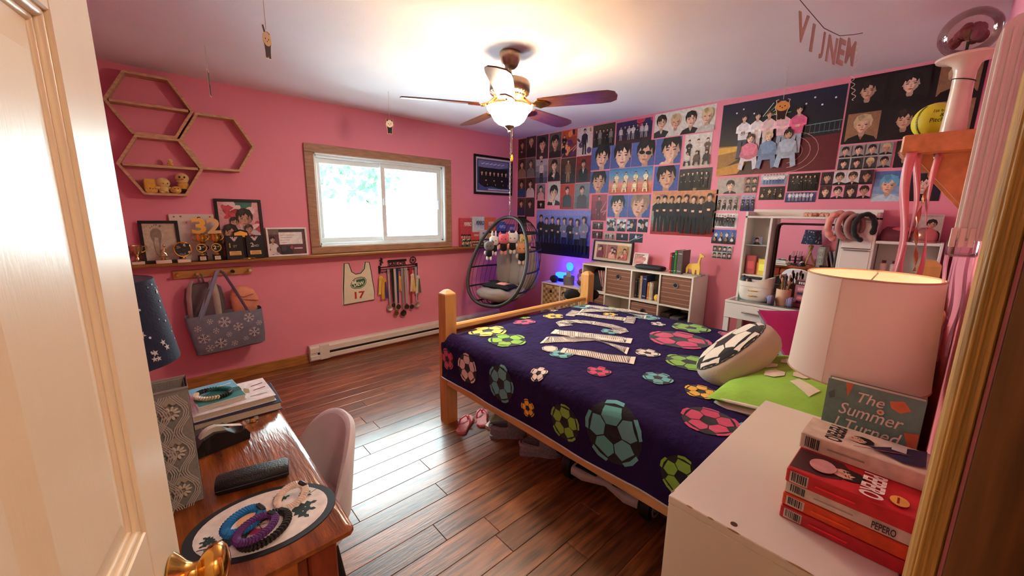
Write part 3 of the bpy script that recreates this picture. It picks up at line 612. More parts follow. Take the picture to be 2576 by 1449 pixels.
b.build('wreath', M_gold, t, True); b = MB(); b.lathe([(0, .003), (.046, .003), (.046, -.003), (0, -.003)], 28, (0, 0, .10), axis=1); b.build('disc', mat('dark_glass_disc', (60, 58, 60), .15), t); A = Art((-.04, -.0035, .06), (1, 0, 0), (0, 0, 1), (0, -1, 0)); blot(A, .08, .08, [(200, 190, 180), (120, 116, 110), (40, 40, 44)], 10, .016); A.build('disc_print', PRINT, t)
# painted canvas with letters
t = thing('painted_canvas', 'white painted canvas with black letters behind the numeral trophies', 'canvas', (.225, 3.992, LZ), rot=(-.02, 0, 0)); b = MB(); b.bbox(-.138, .138, -.018, 0, 0, .365, .003); b.build('canvas_board', mat('white_canvas', (226, 214, 200), .8, var=.04, bump=.15, bscale=300), t)
A = Art((-.138, -.018, 0), (1, 0, 0), (0, 0, 1), (0, -1, 0), .0002)
A.rect(.001, .001, .275, .364, (226, 214, 200))
for k, ch in enumerate('SAILOR'): A.text(ch, .172 + (.006 if k else -.004), .305 - k * .056, .04, (24, 20, 22), bold=.01)
for x, y, r in ((.03, .345, .006), (.07, .347, .007), (.1, .30, .005), (.25, .345, .006), (.02, .25, .006), (.045, .08, .006)): A.oval(x, y, r, r, (206, 84, 84))
A.build('lettering', FLATP, t)
def numeral_trophy(x, n, suf, label):
    t = thing('trophy', label, 'trophy', (x, 3.915, LZ), group='trophies on the ledge')
    b = MB(); b.bbox(-.03, .03, -.026, .026, 0, .05, .003); b.build('base', M_plq, t)
    A = Art((-.019, -.0262, .010), (1, 0, 0), (0, 0, 1), (0, -1, 0)); A.rect(0, 0, .038, .03, (226, 206, 170)); [A.rect(.006, .006 + k * .008, .032, .008 + k * .008, (150, 90, 70)) for k in range(3)]; A.build('name_plate', PRINT, t)
    b = MB(); b.lathe([(.026, .05), (.018, .06), (.007, .066), (.007, .075)], 18); b.build('stem', M_gold, t, True)
    b = MB(); b.lathe([(0, .006), (.034, .006), (.036, 0), (.034, -.006), (0, -.006)], 28, (0, 0, .105), axis=1); d = b.build('medallion', M_gold, t, True)
    A = Art((-.027, -.0062, .078), (1, 0, 0), (0, 0, 1), (0, -1, 0)); A.oval(.027, .027, .027, .027, (20, 18, 20), 24); A.text(n, .008, .013, .03, (240, 226, 190), bold=.02); A.text(suf, .031, .03, .011, (240, 226, 190)); A.build('medallion_print', PRINT, d)
    b = MB(); b.lathe([(.008, .138), (.012, .145), (.028, .16), (.034, .18), (.033, .205), (.038, .213), (.0, .213)], 24); b.build('cup', M_gold, t, True)
    for q in (-1, 1):
        b = MB(); b.tube([(q * .033, 0, .205), (q * .05, 0, .21), (q * .056, 0, .19), (q * .046, 0, .17), (q * .028, 0, .16)], .004, 8); b.build('handle', M_gold, t, True)
    V, F, asp = text_polys(n, .03); b = MB(); hh, ww = .12, .09
    N_ = len(V); vs = [((a - .5) * ww, -.009, .216 + c_ * hh) for a, c_ in V] + [((a - .5) * ww, .009, .216 + c_ * hh) for a, c_ in V]; ed = {}
    for f in F:
        for i in range(len(f)): e = (f[i - 1], f[i]); ed[e] = 1
    sides = [(a, c_, c_ + N_, a + N_) for (a, c_) in ed if (c_, a) not in ed]
    b._add(vs, [tuple(f) for f in F] + [tuple(i + N_ for i in reversed(f)) for f in F] + sides); b.build('numeral', M_silv if n == '2' else M_gold, t)
numeral_trophy(.255, '3', 'rd', 'gold cup trophy marked third with a big gold numeral on top')
numeral_trophy(.348, '2', 'nd', 'gold cup trophy marked second with a pale numeral on top')
def soccerart(A, w_, h_):
    A.clip = (0, 0, w_, h_); grad(A, w_, h_, [(150, 60, 74), (214, 150, 156), (222, 176, 178)], n=4); A.poly([(.32 * w_, h_), (.42 * w_, .72 * h_), (.78 * w_, .78 * h_), (.85 * w_, h_)], (58, 120, 104)); blot(A, w_, h_, [(196, 70, 84), (232, 206, 204), (170, 50, 66), (226, 190, 190)], 34, .05)
    for x, y, s, cl, hr in ((.62, .70, .30, (206, 196, 196), HR[1]), (.36, .63, .16, (216, 200, 200), HR[1]), (.24, .44, .26, (120, 34, 50), HR[1]), (.70, .50, .15, (196, 40, 56), HR[2]), (.42, .36, .13, (60, 30, 50), HR[1]), (.60, .30, .12, (200, 50, 60), HR[1]), (.14, .22, .15, (150, 30, 46), HR[1]), (.84, .28, .14, (200, 60, 70), HR[1])):
        bust(A, x * w_, y * h_, s * h_, cl, SK[3]); face(A, x * w_, y * h_, s * h_, SK[3], hr)
    A.clip = None
framed('framed_soccer_poster', 'large black framed soccer collage poster in reds', 'picture', .325, .49, None, (.535, 3.975, LZ), 'b', .04, fw=.022, extra=soccerart)
t = thing('award_plaque', 'black and gold shield plaque between the soccer poster and the placing plaques', 'plaque', (.525, 3.945, LZ), rot=(-.04, 0, 0)); b = MB(); b.prism([(-.055, 0), (.055, 0), (.055, .20), (.048, .23), (.0, .245), (-.048, .23), (-.055, .20)], (0, 0, 0), (1, 0, 0), (0, 0, 1), (0, -.012, 0)); b.build('board', M_plq, t); b = MB(); b.prism([(-.047, .18), (.047, .18), (.045, .215), (0, .232), (-.045, .215)], (0, -.012, 0), (1, 0, 0), (0, 0, 1), (0, -.0015, 0)); b.build('gold_plate', mat('gold_foil', (226, 176, 84), .35, .8), t)
def plaque(x, n, suf, col, label):
    t = thing('award_plaque', label, 'plaque', (x, 3.915, LZ), rot=(-.06, 0, 0), group='placing plaques'); b = MB(); b.bbox(-.062, .062, -.012, 0, 0, .195, .003); b.build('board', M_plq, t)
    A = Art((-.062, -.0121, 0), (1, 0, 0), (0, 0, 1), (0, -1, 0)); A.rect(.003, .003, .121, .192, (20, 18, 22))
    for q in (-1, 1):
        for k, cc in enumerate(((60, 70, 130), (226, 220, 214), (190, 50, 56), (226, 220, 214))): A.poly([(.062 + q * (.031 - k * .006), .185), (.062 + q * (.025 - k * .006), .185), (.062 - q * .002, .148 + k * .004), (.062 + q * .004, .146 + k * .004)], cc)
    A.text(n, .026 if n == '1' else .03, .098, .036, col, bold=.02); A.text(suf, .052, .099, .018, col, bold=.01); A.rect(.022, .035, .102, .068, (226, 178, 100)); [A.rect(.032, .041 + k * .008, .092, .0435 + k * .008, (120, 84, 40)) for k in range(3)]; A.build('plaque_print', PRINT, t)
plaque(.47, '1', 'ST', (196, 176, 70), 'black plaque marked 1ST with a striped ribbon')
plaque(.612, '2', 'ND', (190, 190, 190), 'black plaque marked 2ND with a striped ribbon')
t = thing('medal_keychain', 'little heap of gold charms on the ledge edge below the plaques', 'keychain', (.55, 3.895, LZ)); b = MB()
for k in range(6): b = MB(); b.lathe([(0, .003), (.011, .003), (.011, 0), (0, 0)], 14, (-.05 + k * .02, random.uniform(-.004, .004), .0005 + (k % 2) * .0032)); b.build('charm', M_gold, t, True)
b = MB(); b.tube([(-.05, .003, .007), (-.02, -.003, .009), (.015, .003, .008), (.05, 0, .007)], .0015, 6); b.build('chain', M_silv, t)
def certart(A, w_, h_):
    A.rect(0, 0, w_, h_, (92, 44, 54)); A.rect(0, .8 * h_, .3 * w_, h_, (110, 96, 84)); A.rect(.28 * w_, .9 * h_, w_, h_, (52, 46, 56)); A.rect(.28 * w_, .4 * h_, .92 * w_, .88 * h_, (226, 224, 222)); [A.rect(.31 * w_, (.46 + .1 * k) * h_, (.5 + .07 * k) * w_, (.475 + .1 * k) * h_, (150, 146, 150)) for k in range(4)]
    A.clip = (0, 0, w_, h_)
    for x, y, s in ((.08, .24, .3), (.2, .22, .3), (.1, .6, .22)): bust(A, x * w_, y * h_, s * h_, (206, 196, 190), SK[1]); face(A, x * w_, y * h_, s * h_, SK[1])
    A.rect(.3 * w_, 0, .62 * w_, .34 * h_, (30, 26, 34)); blot(A, .6 * w_, .3 * h_, [(60, 50, 60), (150, 60, 70)], 5, .03); A.rect(.66 * w_, .2 * h_, .9 * w_, .26 * h_, (214, 170, 176)); A.clip = None
framed('framed_certificate', 'white framed certificate with photos beside the window casing', 'picture', .325, .255, None, (.872, 3.965, LZ), 'b', .08, frame=(226, 218, 212), fw=.016, extra=certart)
# ---------------------------------------------------------------- boxes of snacks on the right of the ledge
def pepero(x, y, z, w_, h_, d_, bg, fg, label, rz=0, lean=0):
    t = thing('snack_box', label, 'box', (x, y, z), group='upright snack boxes on the ledge', rot=(-lean, 0, rz)); b = MB(); b.bbox(-w_ / 2, w_ / 2, -d_, 0, 0, h_, .002); b.build('carton', mat('carton_%d_%d_%d' % bg, bg, .45, var=.04), t)
    A = Art((-w_ / 2, -d_, 0), (1, 0, 0), (0, 0, 1), (0, -1, 0), .0002); A.rect(.003, .003, w_ - .003, h_ - .003, bg); A.clip = (.002, .002, w_ - .002, h_ - .002)
    for r in range(2):
        for q in range(5): s = w_ * .26; xx = w_ * (q + .5 + (r % 2) * .3) / 5; yy = h_ * (.16 + .2 * r); k_ = random.choice(SK[:3]); bust(A, xx, h_ * (.36 - .2 * r), s, random.choice([(60, 70, 110), (230, 220, 210), (150, 60, 60), (90, 110, 90), (40, 40, 46)]), k_); face(A, xx, h_ * (.36 - .2 * r), s, k_, random.choice(HR[:3]))
    A.clip = None; A.text('PEPERO', w_ * .16, h_ * .72, h_ * .14, fg, wid=w_ * .68, bold=.03, shear=.2); A.build('box_print', PRINT, t)
    return t
pepero(2.822, 3.985, LZ, .165, .345, .045, (196, 74, 88), (240, 224, 220), 'tall red PEPERO box next to the window casing')
pepero(3.005, 3.985, LZ, .185, .365, .05, (206, 214, 214), (52, 56, 64), 'tall pale grey PEPERO box, tallest on the ledge')
pepero(3.198, 3.985, LZ, .18, .352, .05, (222, 112, 70), (248, 226, 210), 'tall orange PEPERO box behind the egg chair')
# ---------------------------------------------------------------- more boxes on the ledge
for x, w_, h_, bg, fg, lb in ((2.935, .112, .175, (214, 86, 84), (244, 226, 220), 'small red PEPERO box in front of the tall boxes'), (3.058, .118, .20, (220, 214, 200), (70, 70, 76), 'small cream PEPERO box in front of the tall boxes'), (3.18, .115, .19, (232, 176, 80), (250, 236, 210), 'small yellow PEPERO box beside the egg chair ring')):
    pepero(x, 3.932, LZ, w_, h_, .03, bg, fg, lb)
pepero(3.375, 3.985, LZ, .15, .30, .05, (84, 104, 170), (220, 226, 240), 'tall blue PEPERO box near the room corner')
pepero(3.545, 3.985, LZ, .15, .27, .05, (120, 96, 150), (230, 220, 240), 'purple PEPERO box in the room corner')
# ---------------------------------------------------------------- peg rack and bags
M_pine = mat('pine_board', (196, 140, 76), .5, var=.2, scale=6, stretch=(1.5, 12, 12))
t = thing('peg_rack', 'pine peg rack with five pegs below the trophies', 'coat rack', (.32, YB, .955)); b = MB(); b.bbox(-.262, .262, -.018, 0, -.034, .034, .005); b.build('board', M_pine, t)
for k, x in enumerate((-.231, -.111, .009, .121, .241)):
    b = MB(); b.lathe([(.011, 0), (.011, -.03), (.013, -.04), (.013, -.052), (.009, -.056)], 14, (x, -.018, .002), axis=1); b.build('peg', M_black if k == 3 else M_pine if k < 2 else mat('pale_peg', (206, 186, 160), .5), t, True)
M_tote = mat('grey_canvas_cloth', (116, 116, 132), .9, var=.12, scale=20, bump=.3, bscale=200)
TB = thing('tote_bag', 'grey tote bag with white snowflakes hanging from the peg rack', 'bag', (.345, 3.915, .34))
rg = [(.0, .015, -.085, .215, .05, .3), (.012, .015, -.088, .232, .066, .28), (.08, .012, -.092, .240, .080, .28), (.2, .002, -.09, .248, .082, .3), (.285, -.004, -.088, .252, .076, .32), (.31, -.005, -.088, .252, .072, .34)]
def skew(o):
    for v in o.data.vertices: v.co.z += v.co.x * .06 * (1 - v.co.z / .5) + noise.noise(Vector((v.co.x * 9, v.co.y * 9, v.co.z * 9))) * .008; v.co.y += noise.noise(Vector((v.co.x * 7, 3, v.co.z * 7))) * .012
b = MB(); loft(b, rg, 48, False); b._add([(0.015, -.085, .001)], []); o = b.build('bag_body', M_tote, TB, True); skew(o)
b = MB(); loft(b, [(-.001, .015, -.085, .214, .05, .3), (.0, .015, -.085, .214, .05, .3)], 48); o = b.build('bag_base', M_tote, TB, True); skew(o)
def tsurf(x, y, off):
    for i in range(len(rg) - 1):
        if rg[i][0] <= y <= rg[i + 1][0]: break
    f = (y - rg[i][0]) / (rg[i + 1][0] - rg[i][0]); L_ = [a + (c_ - a) * f for a, c_ in zip(rg[i], rg[i + 1])]
    dx = max(-.999, min(.999, (x - L_[1]) / L_[3])); yy = L_[2] - L_[4] * (1 - abs(dx) ** (2 / L_[5])) ** (L_[5] / 2)
    v = Vector((x, yy, y)); v.z += v.x * .06 * (1 - v.z / .5) + noise.noise(Vector((v.x * 9, v.y * 9, v.z * 9))) * .008; v.y += noise.noise(Vector((v.x * 7, 3, v.z * 7))) * .012
    return (v.x, v.y - .0025 - off * 4, v.z)
for sx, sz, r in ((-.02, .245, .042), (.065, .19, .036), (.145, .25, .038), (.17, .12, .042), (-.06, .08, .044), (-.16, .14, .042), (-.13, .055, .03), (.03, .06, .024), (-.08, .19, .022), (-.19, .22, .024), (.11, .075, .02), (.0, .14, .02), (.21, .19, .022), (-.11, .26, .02)):
    A = Art((0, 0, 0), (1, 0, 0), (0, 0, 1), (0, -1, 0), .0001); A.fn = tsurf
    for k in range(6):
        a = k * PI / 3 + sx * 9
        pt = lambda q, d=0: (sx + r * q * math.cos(a + d), max(.004, min(.305, sz + r * q * math.sin(a + d))))
        A.line(*pt(.08), *pt(1), r * .13, (206, 200, 196))
        for d in (-.33, .33): A.line(*pt(.62), *pt(.92, d), r * .10, (206, 200, 196))
    A.build('snowflake', CLOTHP, TB)
for q in (0, 1):
    y = -.155 + q * .12; b = MB(); b.tube([(-.16, y, .285), (-.13, y + .01, .36), (-.08, y + .03, .48), (-.035, -.10 + q * .04, .60), (-.016, -.085 + q * .02, .638), (0, -.07 + q * .01, .64), (.02, -.085 + q * .02, .625), (.06, -.10 + q * .04, .53), (.11, y + .02, .40), (.15, y, .29)], .017, 8, flat=.18); b.build('strap', mat('lilac_strap', (134, 130, 154), .85), TB, True)
t = thing('backpack', 'grey backpack with pale straps hanging behind the snowflake tote', 'backpack', (.232, 3.99, .55), group='bags on the peg rack'); M_bp = mat('taupe_nylon', (104, 88, 92), .7, var=.1); M_bps = mat('pale_strap', (188, 178, 166), .8)
b = MB(); loft(b, [(.0, 0, -.05, .115, .038, .5), (.03, 0, -.055, .128, .045, .5), (.2, 0, -.055, .13, .047, .5), (.29, 0, -.05, .115, .042, .5), (.325, 0, -.045, .075, .03, .6), (.335, 0, -.045, .03, .012, .8)], 30); b.build('pack', M_bp, t, True)
for x in (-.085, .06): b = MB(); b.tube([(x * .8, -.05, .345), (x, -.095, .32), (x * 1.15, -.106, .24), (x * 1.2, -.104, .12), (x * 1.2, -.10, .05)], .027, 8, flat=.3); b.build('strap', M_bps, t, True)
b = MB(); b.tube([(-.02, -.05, .33), (-.023, -.045, .40), (-.012, -.045, .408), (.0, -.045, .40), (.01, -.05, .33)], .006, 8); b.build('loop', M_bp, t, True)
t = thing('drawstring_pouch', 'peach fabric pouch bulging behind the tote bag', 'bag', (.495, 3.975, .58), group='bags on the peg rack'); b = MB(); loft(b, [(.0, 0, -.05, .075, .03, .7), (.05, 0, -.055, .095, .045, .7), (.15, .0, -.06, .10, .05, .7), (.21, -.01, -.058, .085, .042, .8), (.245, -.025, -.055, .05, .03, .8), (.255, -.03, -.055, .012, .01, 1)], 28); o = b.build('pouch', mat('peach_cloth', (224, 146, 116), .9, var=.12, scale=16, bump=.4, bscale=40), t, True)
for k in range(2): b = MB(); b.tube([(-.07 + k * .05, -.11, .19 - k * .04), (-.01 + k * .04, -.118, .17 - k * .03), (.06 + k * .03, -.108, .185 - k * .06)], .0035, 6); b.build('seam', mat('peach_seam', (180, 104, 80), .9), t, True)
# ---------------------------------------------------------------- sports bib
t = thing('sports_bib', 'cream sports bib with green edging and red 17 pinned under the window', 'bib', (1.49, YB, .53)); ol = [(-.158, .0), (.158, .012), (.165, .10), (.15, .22), (.14, .32), (.125, .415), (.085, .42), (.07, .35), (.03, .308), (-.02, .302), (-.06, .33), (-.085, .42), (-.128, .42), (-.138, .30), (-.15, .18)]
M_bib = mat('cream_mesh_cloth', (226, 216, 190), .9, var=.06, scale=20, bump=.2, bscale=150); M_grn = mat('dark_green_binding', (36, 66, 52), .9)
b = MB(); b.prism([(x - .012, z * .99) for x, z in ol], (0, -.001, 0), (1, 0, 0), (0, 0, 1), (0, -.004, 0)); b.build('back_panel', M_bib, t)
b = MB(); b.prism(ol, (0, -.008, 0), (1, 0, 0), (0, 0, 1), (0, -.004, 0)); b.build('front_panel', M_bib, t)
b = MB(); b.tube([(x, -.0105, z) for x, z in ol], .0045, 6, True); b.build('binding', M_grn, t, True)
A = Art((0, -.0122, 0), (1, 0, 0), (0, 0, 1), (0, -1, 0)); A.rect(-.10, .02, .10, .28, (226, 216, 190)); A.poly([(-.082, .19), (-.066, .235), (-.03, .262), (.03, .272), (.068, .262), (.085, .235), (.08, .20), (.06, .168), (.02, .15), (-.04, .152), (-.07, .165)], (36, 84, 58)); A.poly([(-.076, .19), (-.062, .23), (-.028, .256), (.03, .266), (.064, .256), (.079, .234), (.074, .202), (.056, .173), (.02, .156), (-.038, .158), (-.066, .17)], (206, 206, 170)); A.poly([(-.07, .19), (-.058, .226), (-.026, .25), (.03, .26), (.06, .251), (.073, .232), (.068, .204), (.052, .178), (.018, .162), (-.036, .164), (-.06, .175)], (44, 96, 64))
A.text('MOUNTAIN', -.03, .238, .012, (226, 220, 190), wid=.075, bold=.02, rot=.12); A.text('M', -.062, .2, .036, (226, 220, 190), wid=.045, bold=.04, rot=.15); A.text('DEW', -.045, .172, .042, (226, 220, 190), wid=.108, bold=.04, rot=.15); A.text('17', -.045, .045, .075, (190, 44, 40), wid=.105, bold=.03); A.build('bib_print', CLOTHP, t)
# ---------------------------------------------------------------- medal hanger
t = thing('medal_hanger', 'black metal medal hanger with a name plate and soccer ball', 'medal rack', (1.94, YB, .83)); M_irn = mat('black_iron', (26, 22, 24), .45, .3)
for x in (-.228, .208): b = MB(); b.bbox(x, x + .022, -.022, -.001, -.012, .068, .004); b.build('end_plate', M_irn, t)
for z in (.0, .026, .052): b = MB(); b.cyl((-.215, -.018, z), (.215, -.018, z + .004), .005, 10); b.build('rail', M_irn, t, True)
b = MB(); b.prism([(-.12 + .105 * 0, .10), (.09, .10), (.096, .112), (.09, .124), (-.12, .124), (-.126, .112)], (0, -.016, 0), (1, 0, 0), (0, 0, 1), (0, -.004, 0)); b.build('name_bar', M_irn, t)
A = Art((-.125, -.0205, .058), (1, 0, 0), (0, 0, 1), (0, -1, 0)); A.text('SAILOR', 0, 0, .04, (30, 24, 26), wid=.215, bold=.03); o = A.build('name_letters', FLATP, t)
b = MB(); b.tube([(.175 + .036 * math.cos(2 * PI * k / 24), -.016, .105 + .036 * math.sin(2 * PI * k / 24)) for k in range(24)], .0045, 6, True); b.prism([(.013 * math.sin(2 * PI * k / 5), .013 * math.cos(2 * PI * k / 5)) for k in range(5)], (.175, -.014, .105), (1, 0, 0), (0, 0, 1), (0, -.004, 0))
for k in range(5): a = 2 * PI * k / 5; b.cyl((.175 + .012 * math.sin(a), -.016, .105 + .012 * math.cos(a)), (.175 + .034 * math.sin(a), -.016, .105 + .034 * math.cos(a)), .003, 6)
b.build('soccer_ball_emblem', M_irn, t)
b = MB(); b.prism([(-.205, .07), (-.195, .07), (-.198, .10), (-.19, .112), (-.186, .10), (-.18, .092), (-.174, .096), (-.182, .11), (-.184, .13), (-.176, .138), (-.178, .146), (-.19, .142), (-.19, .152), (-.2, .156), (-.207, .148), (-.2, .14), (-.214, .13), (-.22, .122), (-.215, .117), (-.205, .125), (-.205, .108), (-.215, .088)], (0, -.014, 0), (1, 0, 0), (0, 0, 1), (0, -.004, 0)); b.build('runner_emblem', M_irn, t)
def medal(x, z, r, cols, mc, label, k):
    y = 3.966 - k * .0035; t = thing('medal', label, 'medal', (x, y, z), group='medals on the hanger')
    for q in (-1, 1):
        A = MB(); n = len(cols); wd = .018
        for i, c in enumerate(cols):
            A.col = c; a, e = -wd / 2 + wd * i / n, -wd / 2 + wd * (i + 1) / n; dx = q * .007
            A.prism([(dx + a, .84 - z + .02), (dx + e, .84 - z + .02), (dx * .3 + e * .7, r + .015), (dx * .3 + a * .7, r + .015)], (0, -.0012 * (q > 0), 0), (1, 0, 0), (0, 0, 1), (0, -.0008, 0))
        A.build('ribbon', CLOTHP, t)
    b = MB(); b.lathe([(0, -.002), (r * .8, -.002), (r * .86, -.0035), (r, -.003), (r, .002), (0, .002)], 24, axis=1); b.lathe([(.004, 0), (.006, .001), (.006, -.001)], 10, (0, 0, r + .004), axis=1); b.build('disc', mc, t, True)
M_med1 = mat('antique_gold_medal', (140, 112, 70), .35, .9); M_med2 = mat('antique_silver_medal', (206, 196, 180), .35, .8); M_med3 = mat('dark_bronze_medal', (80, 66, 60), .4, .8)
medal(1.812, .429, .034, [(40, 36, 90), (226, 214, 210), (226, 214, 210), (130, 40, 60), (40, 36, 60)], M_med2, 'large round medal on a white striped ribbon, leftmost', 0)
medal(1.853, .455, .024, [(24, 22, 26), (40, 36, 42), (24, 22, 26)], M_med3, 'dark medal on a black dotted ribbon', 1)
medal(1.880, .360, .026, [(188, 180, 166), (206, 196, 180)], M_med1, 'lowest left medal on a pale ribbon', 2)
medal(1.905, .430, .028, [(30, 44, 96), (34, 50, 104), (30, 44, 96)], M_med3, 'dark medal on a wide navy starred ribbon', 3)
medal(1.966, .348, .035, [(136, 132, 130), (150, 146, 142), (120, 116, 114)], M_med3, 'lowest black medal on a grey ribbon', 1)
medal(2.007, .417, .028, [(216, 210, 200), (40, 38, 40), (216, 210, 200)], M_med3, 'dark medal on a black and white lettered ribbon', 2)
medal(2.07, .405, .026, [(160, 34, 44), (176, 40, 50)], M_med3, 'dark medal on a red ribbon', 1)
medal(2.138, .423, .034, [(226, 220, 212), (56, 54, 100), (44, 40, 80)], M_med2, 'round white-ringed medal on the far right ribbon', 2)
def rosette(x, z0, z1, c1, c2, label, k):
    y = 3.966 - k * .004; t = thing('award_ribbon', label, 'ribbon', (x, y, z1), group='award ribbons on the hanger'); hgt = z0 - z1
    for dx, cc in ((-.012, c1), (.014, c2)):
        b = MB(); b.col = cc; b.prism([(dx * .5 - .014, hgt - .03), (dx * .5 + .014, hgt - .03), (dx * 1.7 + .016, .0), (dx * 1.7, .012), (dx * 1.7 - .016, .0)], (0, -.001 + dx * .04, 0), (1, 0, 0), (0, 0, 1), (0, -.0008, 0)); b.build('tail', CLOTHP, t)
    b = MB(); b.col = c1; b.lathe([(0, -.004), (.018, -.003), (.024, -.001), (.024, .0), (0, .0)], 12, (0, -.002, hgt - .02), axis=1); b.build('rosette_head', CLOTHP, t, True)
    b = MB(); b.cyl((0, -.001, hgt), (0, -.001, .835 - z1), .0015, 6); b.build('string', M_brass, t)
rosette(1.722, .79, .585, (226, 186, 84), (222, 170, 140), 'yellow award ribbon hanging at the far left of the hanger', 0)
rosette(1.752, .765, .535, (214, 160, 50), (70, 52, 96), 'gold and purple lettered award ribbon', 2)
rosette(1.935, .77, .60, (224, 160, 70), (224, 160, 70), 'orange award ribbon between the medal ribbons', 0)
rosette(2.085, .785, .575, (222, 200, 170), (226, 186, 84), 'cream award ribbon with a yellow top', 3)
rosette(2.152, .76, .55, (206, 196, 180), (90, 96, 70), 'cream award ribbon at the far right of the hanger', 3)
# ---------------------------------------------------------------- baseboard heater
t = thing('baseboard_heater', 'long white electric baseboard heater below the window', 'heater', (2.2, YB, 0)); M_htr = mat('heater_enamel', (222, 212, 200), .4, var=.03)
b = MB(); b.prism([(-.002, .03), (-.056, .03), (-.060, .036), (-.060, .072), (-.052, .078), (-.052, .098), (-.060, .104), (-.060, .15), (-.05, .17), (-.002, .172)], (-1.225, 0, 0), (0, 1, 0), (0, 0, 1), (2.4, 0, 0)); b.build('cover', M_htr, t)
b = MB(); b.box(-1.16, 1.17, -.0535, -.0515, .0775, .0985); b.build('dark_slot_strip', M_black, t)  # black strip paints the dark inside the heater slot
for x in (-1.232, -1.14): b = MB(); b.bbox(x, x + (.09 if x > -1.2 else .004), -.062, -.001, .024, .174, .003); b.build('end_cap', M_htr, t)
# ---------------------------------------------------------------- framed group poster
def bandart(A, w_, h_):
    A.rect(0, 0, w_, h_, (60, 66, 110)); A.clip = (0, 0, w_, h_); A.poly([(.03 * w_, .76 * h_), (.5 * w_, .70 * h_), (.97 * w_, .80 * h_), (.97 * w_, .97 * h_), (.03 * w_, .97 * h_)], (120, 128, 176)); A.rect(.06 * w_, .12 * h_, .94 * w_, .74 * h_, (30, 28, 36))
    for q in range(7): figure(A, w_ * (.14 + q * .12), -.14 * h_, h_ * .78, (24, 22, 28), (18, 18, 22), None, HR[1], q % 2)
    A.poly([(0, 0), (w_, 0), (w_, .10 * h_), (.7 * w_, .06 * h_), (.4 * w_, .14 * h_), (.2 * w_, .10 * h_), (0, .22 * h_)], (70, 84, 150)); A.rect(.3 * w_, .02 * h_, .95 * w_, .06 * h_, (200, 204, 216)); [A.line(.1 * w_ + k * .12 * w_, .84 * h_, .2 * w_ + k * .12 * w_, .88 * h_, .02 * w_, (206, 210, 226)) for k in range(6)]; A.clip = None
framed('framed_group_poster', 'black framed poster of a group in black, beside the chain', 'picture', .63, .475, None, (3.29, 3.998, 1.70), 'b', 0, fw=.028, matt=(214, 210, 214), mw=.022, extra=bandart)
# ---------------------------------------------------------------- egg chair
EC = thing('egg_chair', 'black hanging egg chair with rope webbing in the room corner', 'chair', (2.872, 3.332, .46), math.radians(191)); M_rat = mat('black_rattan', (52, 50, 46), .5, var=.2, scale=40); M_rope = mat('black_rope', (34, 30, 32), .8)
HZ = .965
def ez(t): return HZ / 2 * (1 - math.cos(t))
def ew(t): return .385 * math.sin(t) ** .85 * (1 + .20 * math.cos(t)) if 0 < t < PI else 0
def ex(t): return .20 * math.cos(t) + .06
ring = [(ex(t), ew(t), ez(t)) for t in [PI * k / 30 for k in range(31)]] + [(ex(t), -ew(t), ez(t)) for t in [PI * k / 30 for k in range(29, 0, -1)]]
b = MB(); b.tube(ring, .019, 10, True); b.build('front_ring', M_rat, EC, True)
def edp(t): return .60 * max(math.sin(t), 0) ** .55 * (1 + .10 * math.cos(t)) + .0
def ep(t, ph): return (ex(t) - edp(t) * math.cos(ph), ew(t) * math.sin(ph) * (1 + .08 * math.cos(ph)), ez(t) - .05 * math.cos(ph) * math.sin(t) * 0)
for t_ in (.34, .86, 1.35, 1.82, 2.25): b = MB(); b.tube([ep(t_, -PI / 2 + PI * k / 18) for k in range(19)], .0095, 8); b.build('hoop', M_rope, EC, True)
b = MB()
for k in range(1, 26):
    ph = -PI / 2 + PI * k / 26; b.tube([ep(t, ph) for t in [.05 + (PI - .1) * q / 20 for q in range(21)]], .0024, 4)
tag(b.build('rope_webbing', M_rope, EC), kind='stuff')
b = MB()
for k in range(1, 12): b.tube([ep(.3, -PI / 2 + PI * k / 12), ep(.18, -PI / 2 + PI * k / 12), (.2, 0.02, .01)], .004, 5)
tag(b.build('seat_webbing', M_rope, EC), kind='stuff')
hk = MB(); hk.tube([(ex(PI), 0, HZ), (ex(PI), 0, HZ + .05), (ex(PI), .012, HZ + .07), (ex(PI), 0, HZ + .085)], .007, 8); hk.build('hanging_loop', M_steel, EC, True)
import itertools
hx = 2.872 + ex(PI) * math.cos(math.radians(191)); hy = 3.332 + ex(PI) * math.sin(math.radians(191)); hz = .46 + HZ + .08
CH = thing('hanging_chain', 'steel chain and spring carrying the egg chair from the ceiling', 'chain', (hx, hy, HC)); M_chain = mat('bright_chain_steel', (206, 196, 184), .3, .9)
lk = MB(); lk.tube([(.0075 * math.cos(a), 0, .017 * math.sin(a)) for a in [2 * PI * k / 14 for k in range(14)]], .003, 6, True); lm = lk.mesh('link', M_chain, True)
n_l = int((HC - hz - .07) / .026)
for k in range(n_l): o = bpy.data.objects.new('link', lm); COL.objects.link(o); o.parent = CH; o.location = (0, 0, -.03 - k * .026); o.rotation_euler = (0, 0, (k % 2) * PI / 2 + .6)
b = MB(); b.tube([(.010 * math.cos(k * .9), .010 * math.sin(k * .9), hz - HC + .065 - k * .0011) for k in range(60)], .0022, 5); b.build('spring', M_chain, CH, True)
b = MB(); b.tube([(0, 0, 0), (0, 0, -.012), (.008, 0, -.022), (0, 0, -.032)], .004, 8); b.build('ceiling_hook', M_chain, CH, True)
M_cush = mat('taupe_cushion', (150, 138, 132), .85, var=.08, scale=8, bump=.35, bscale=14)
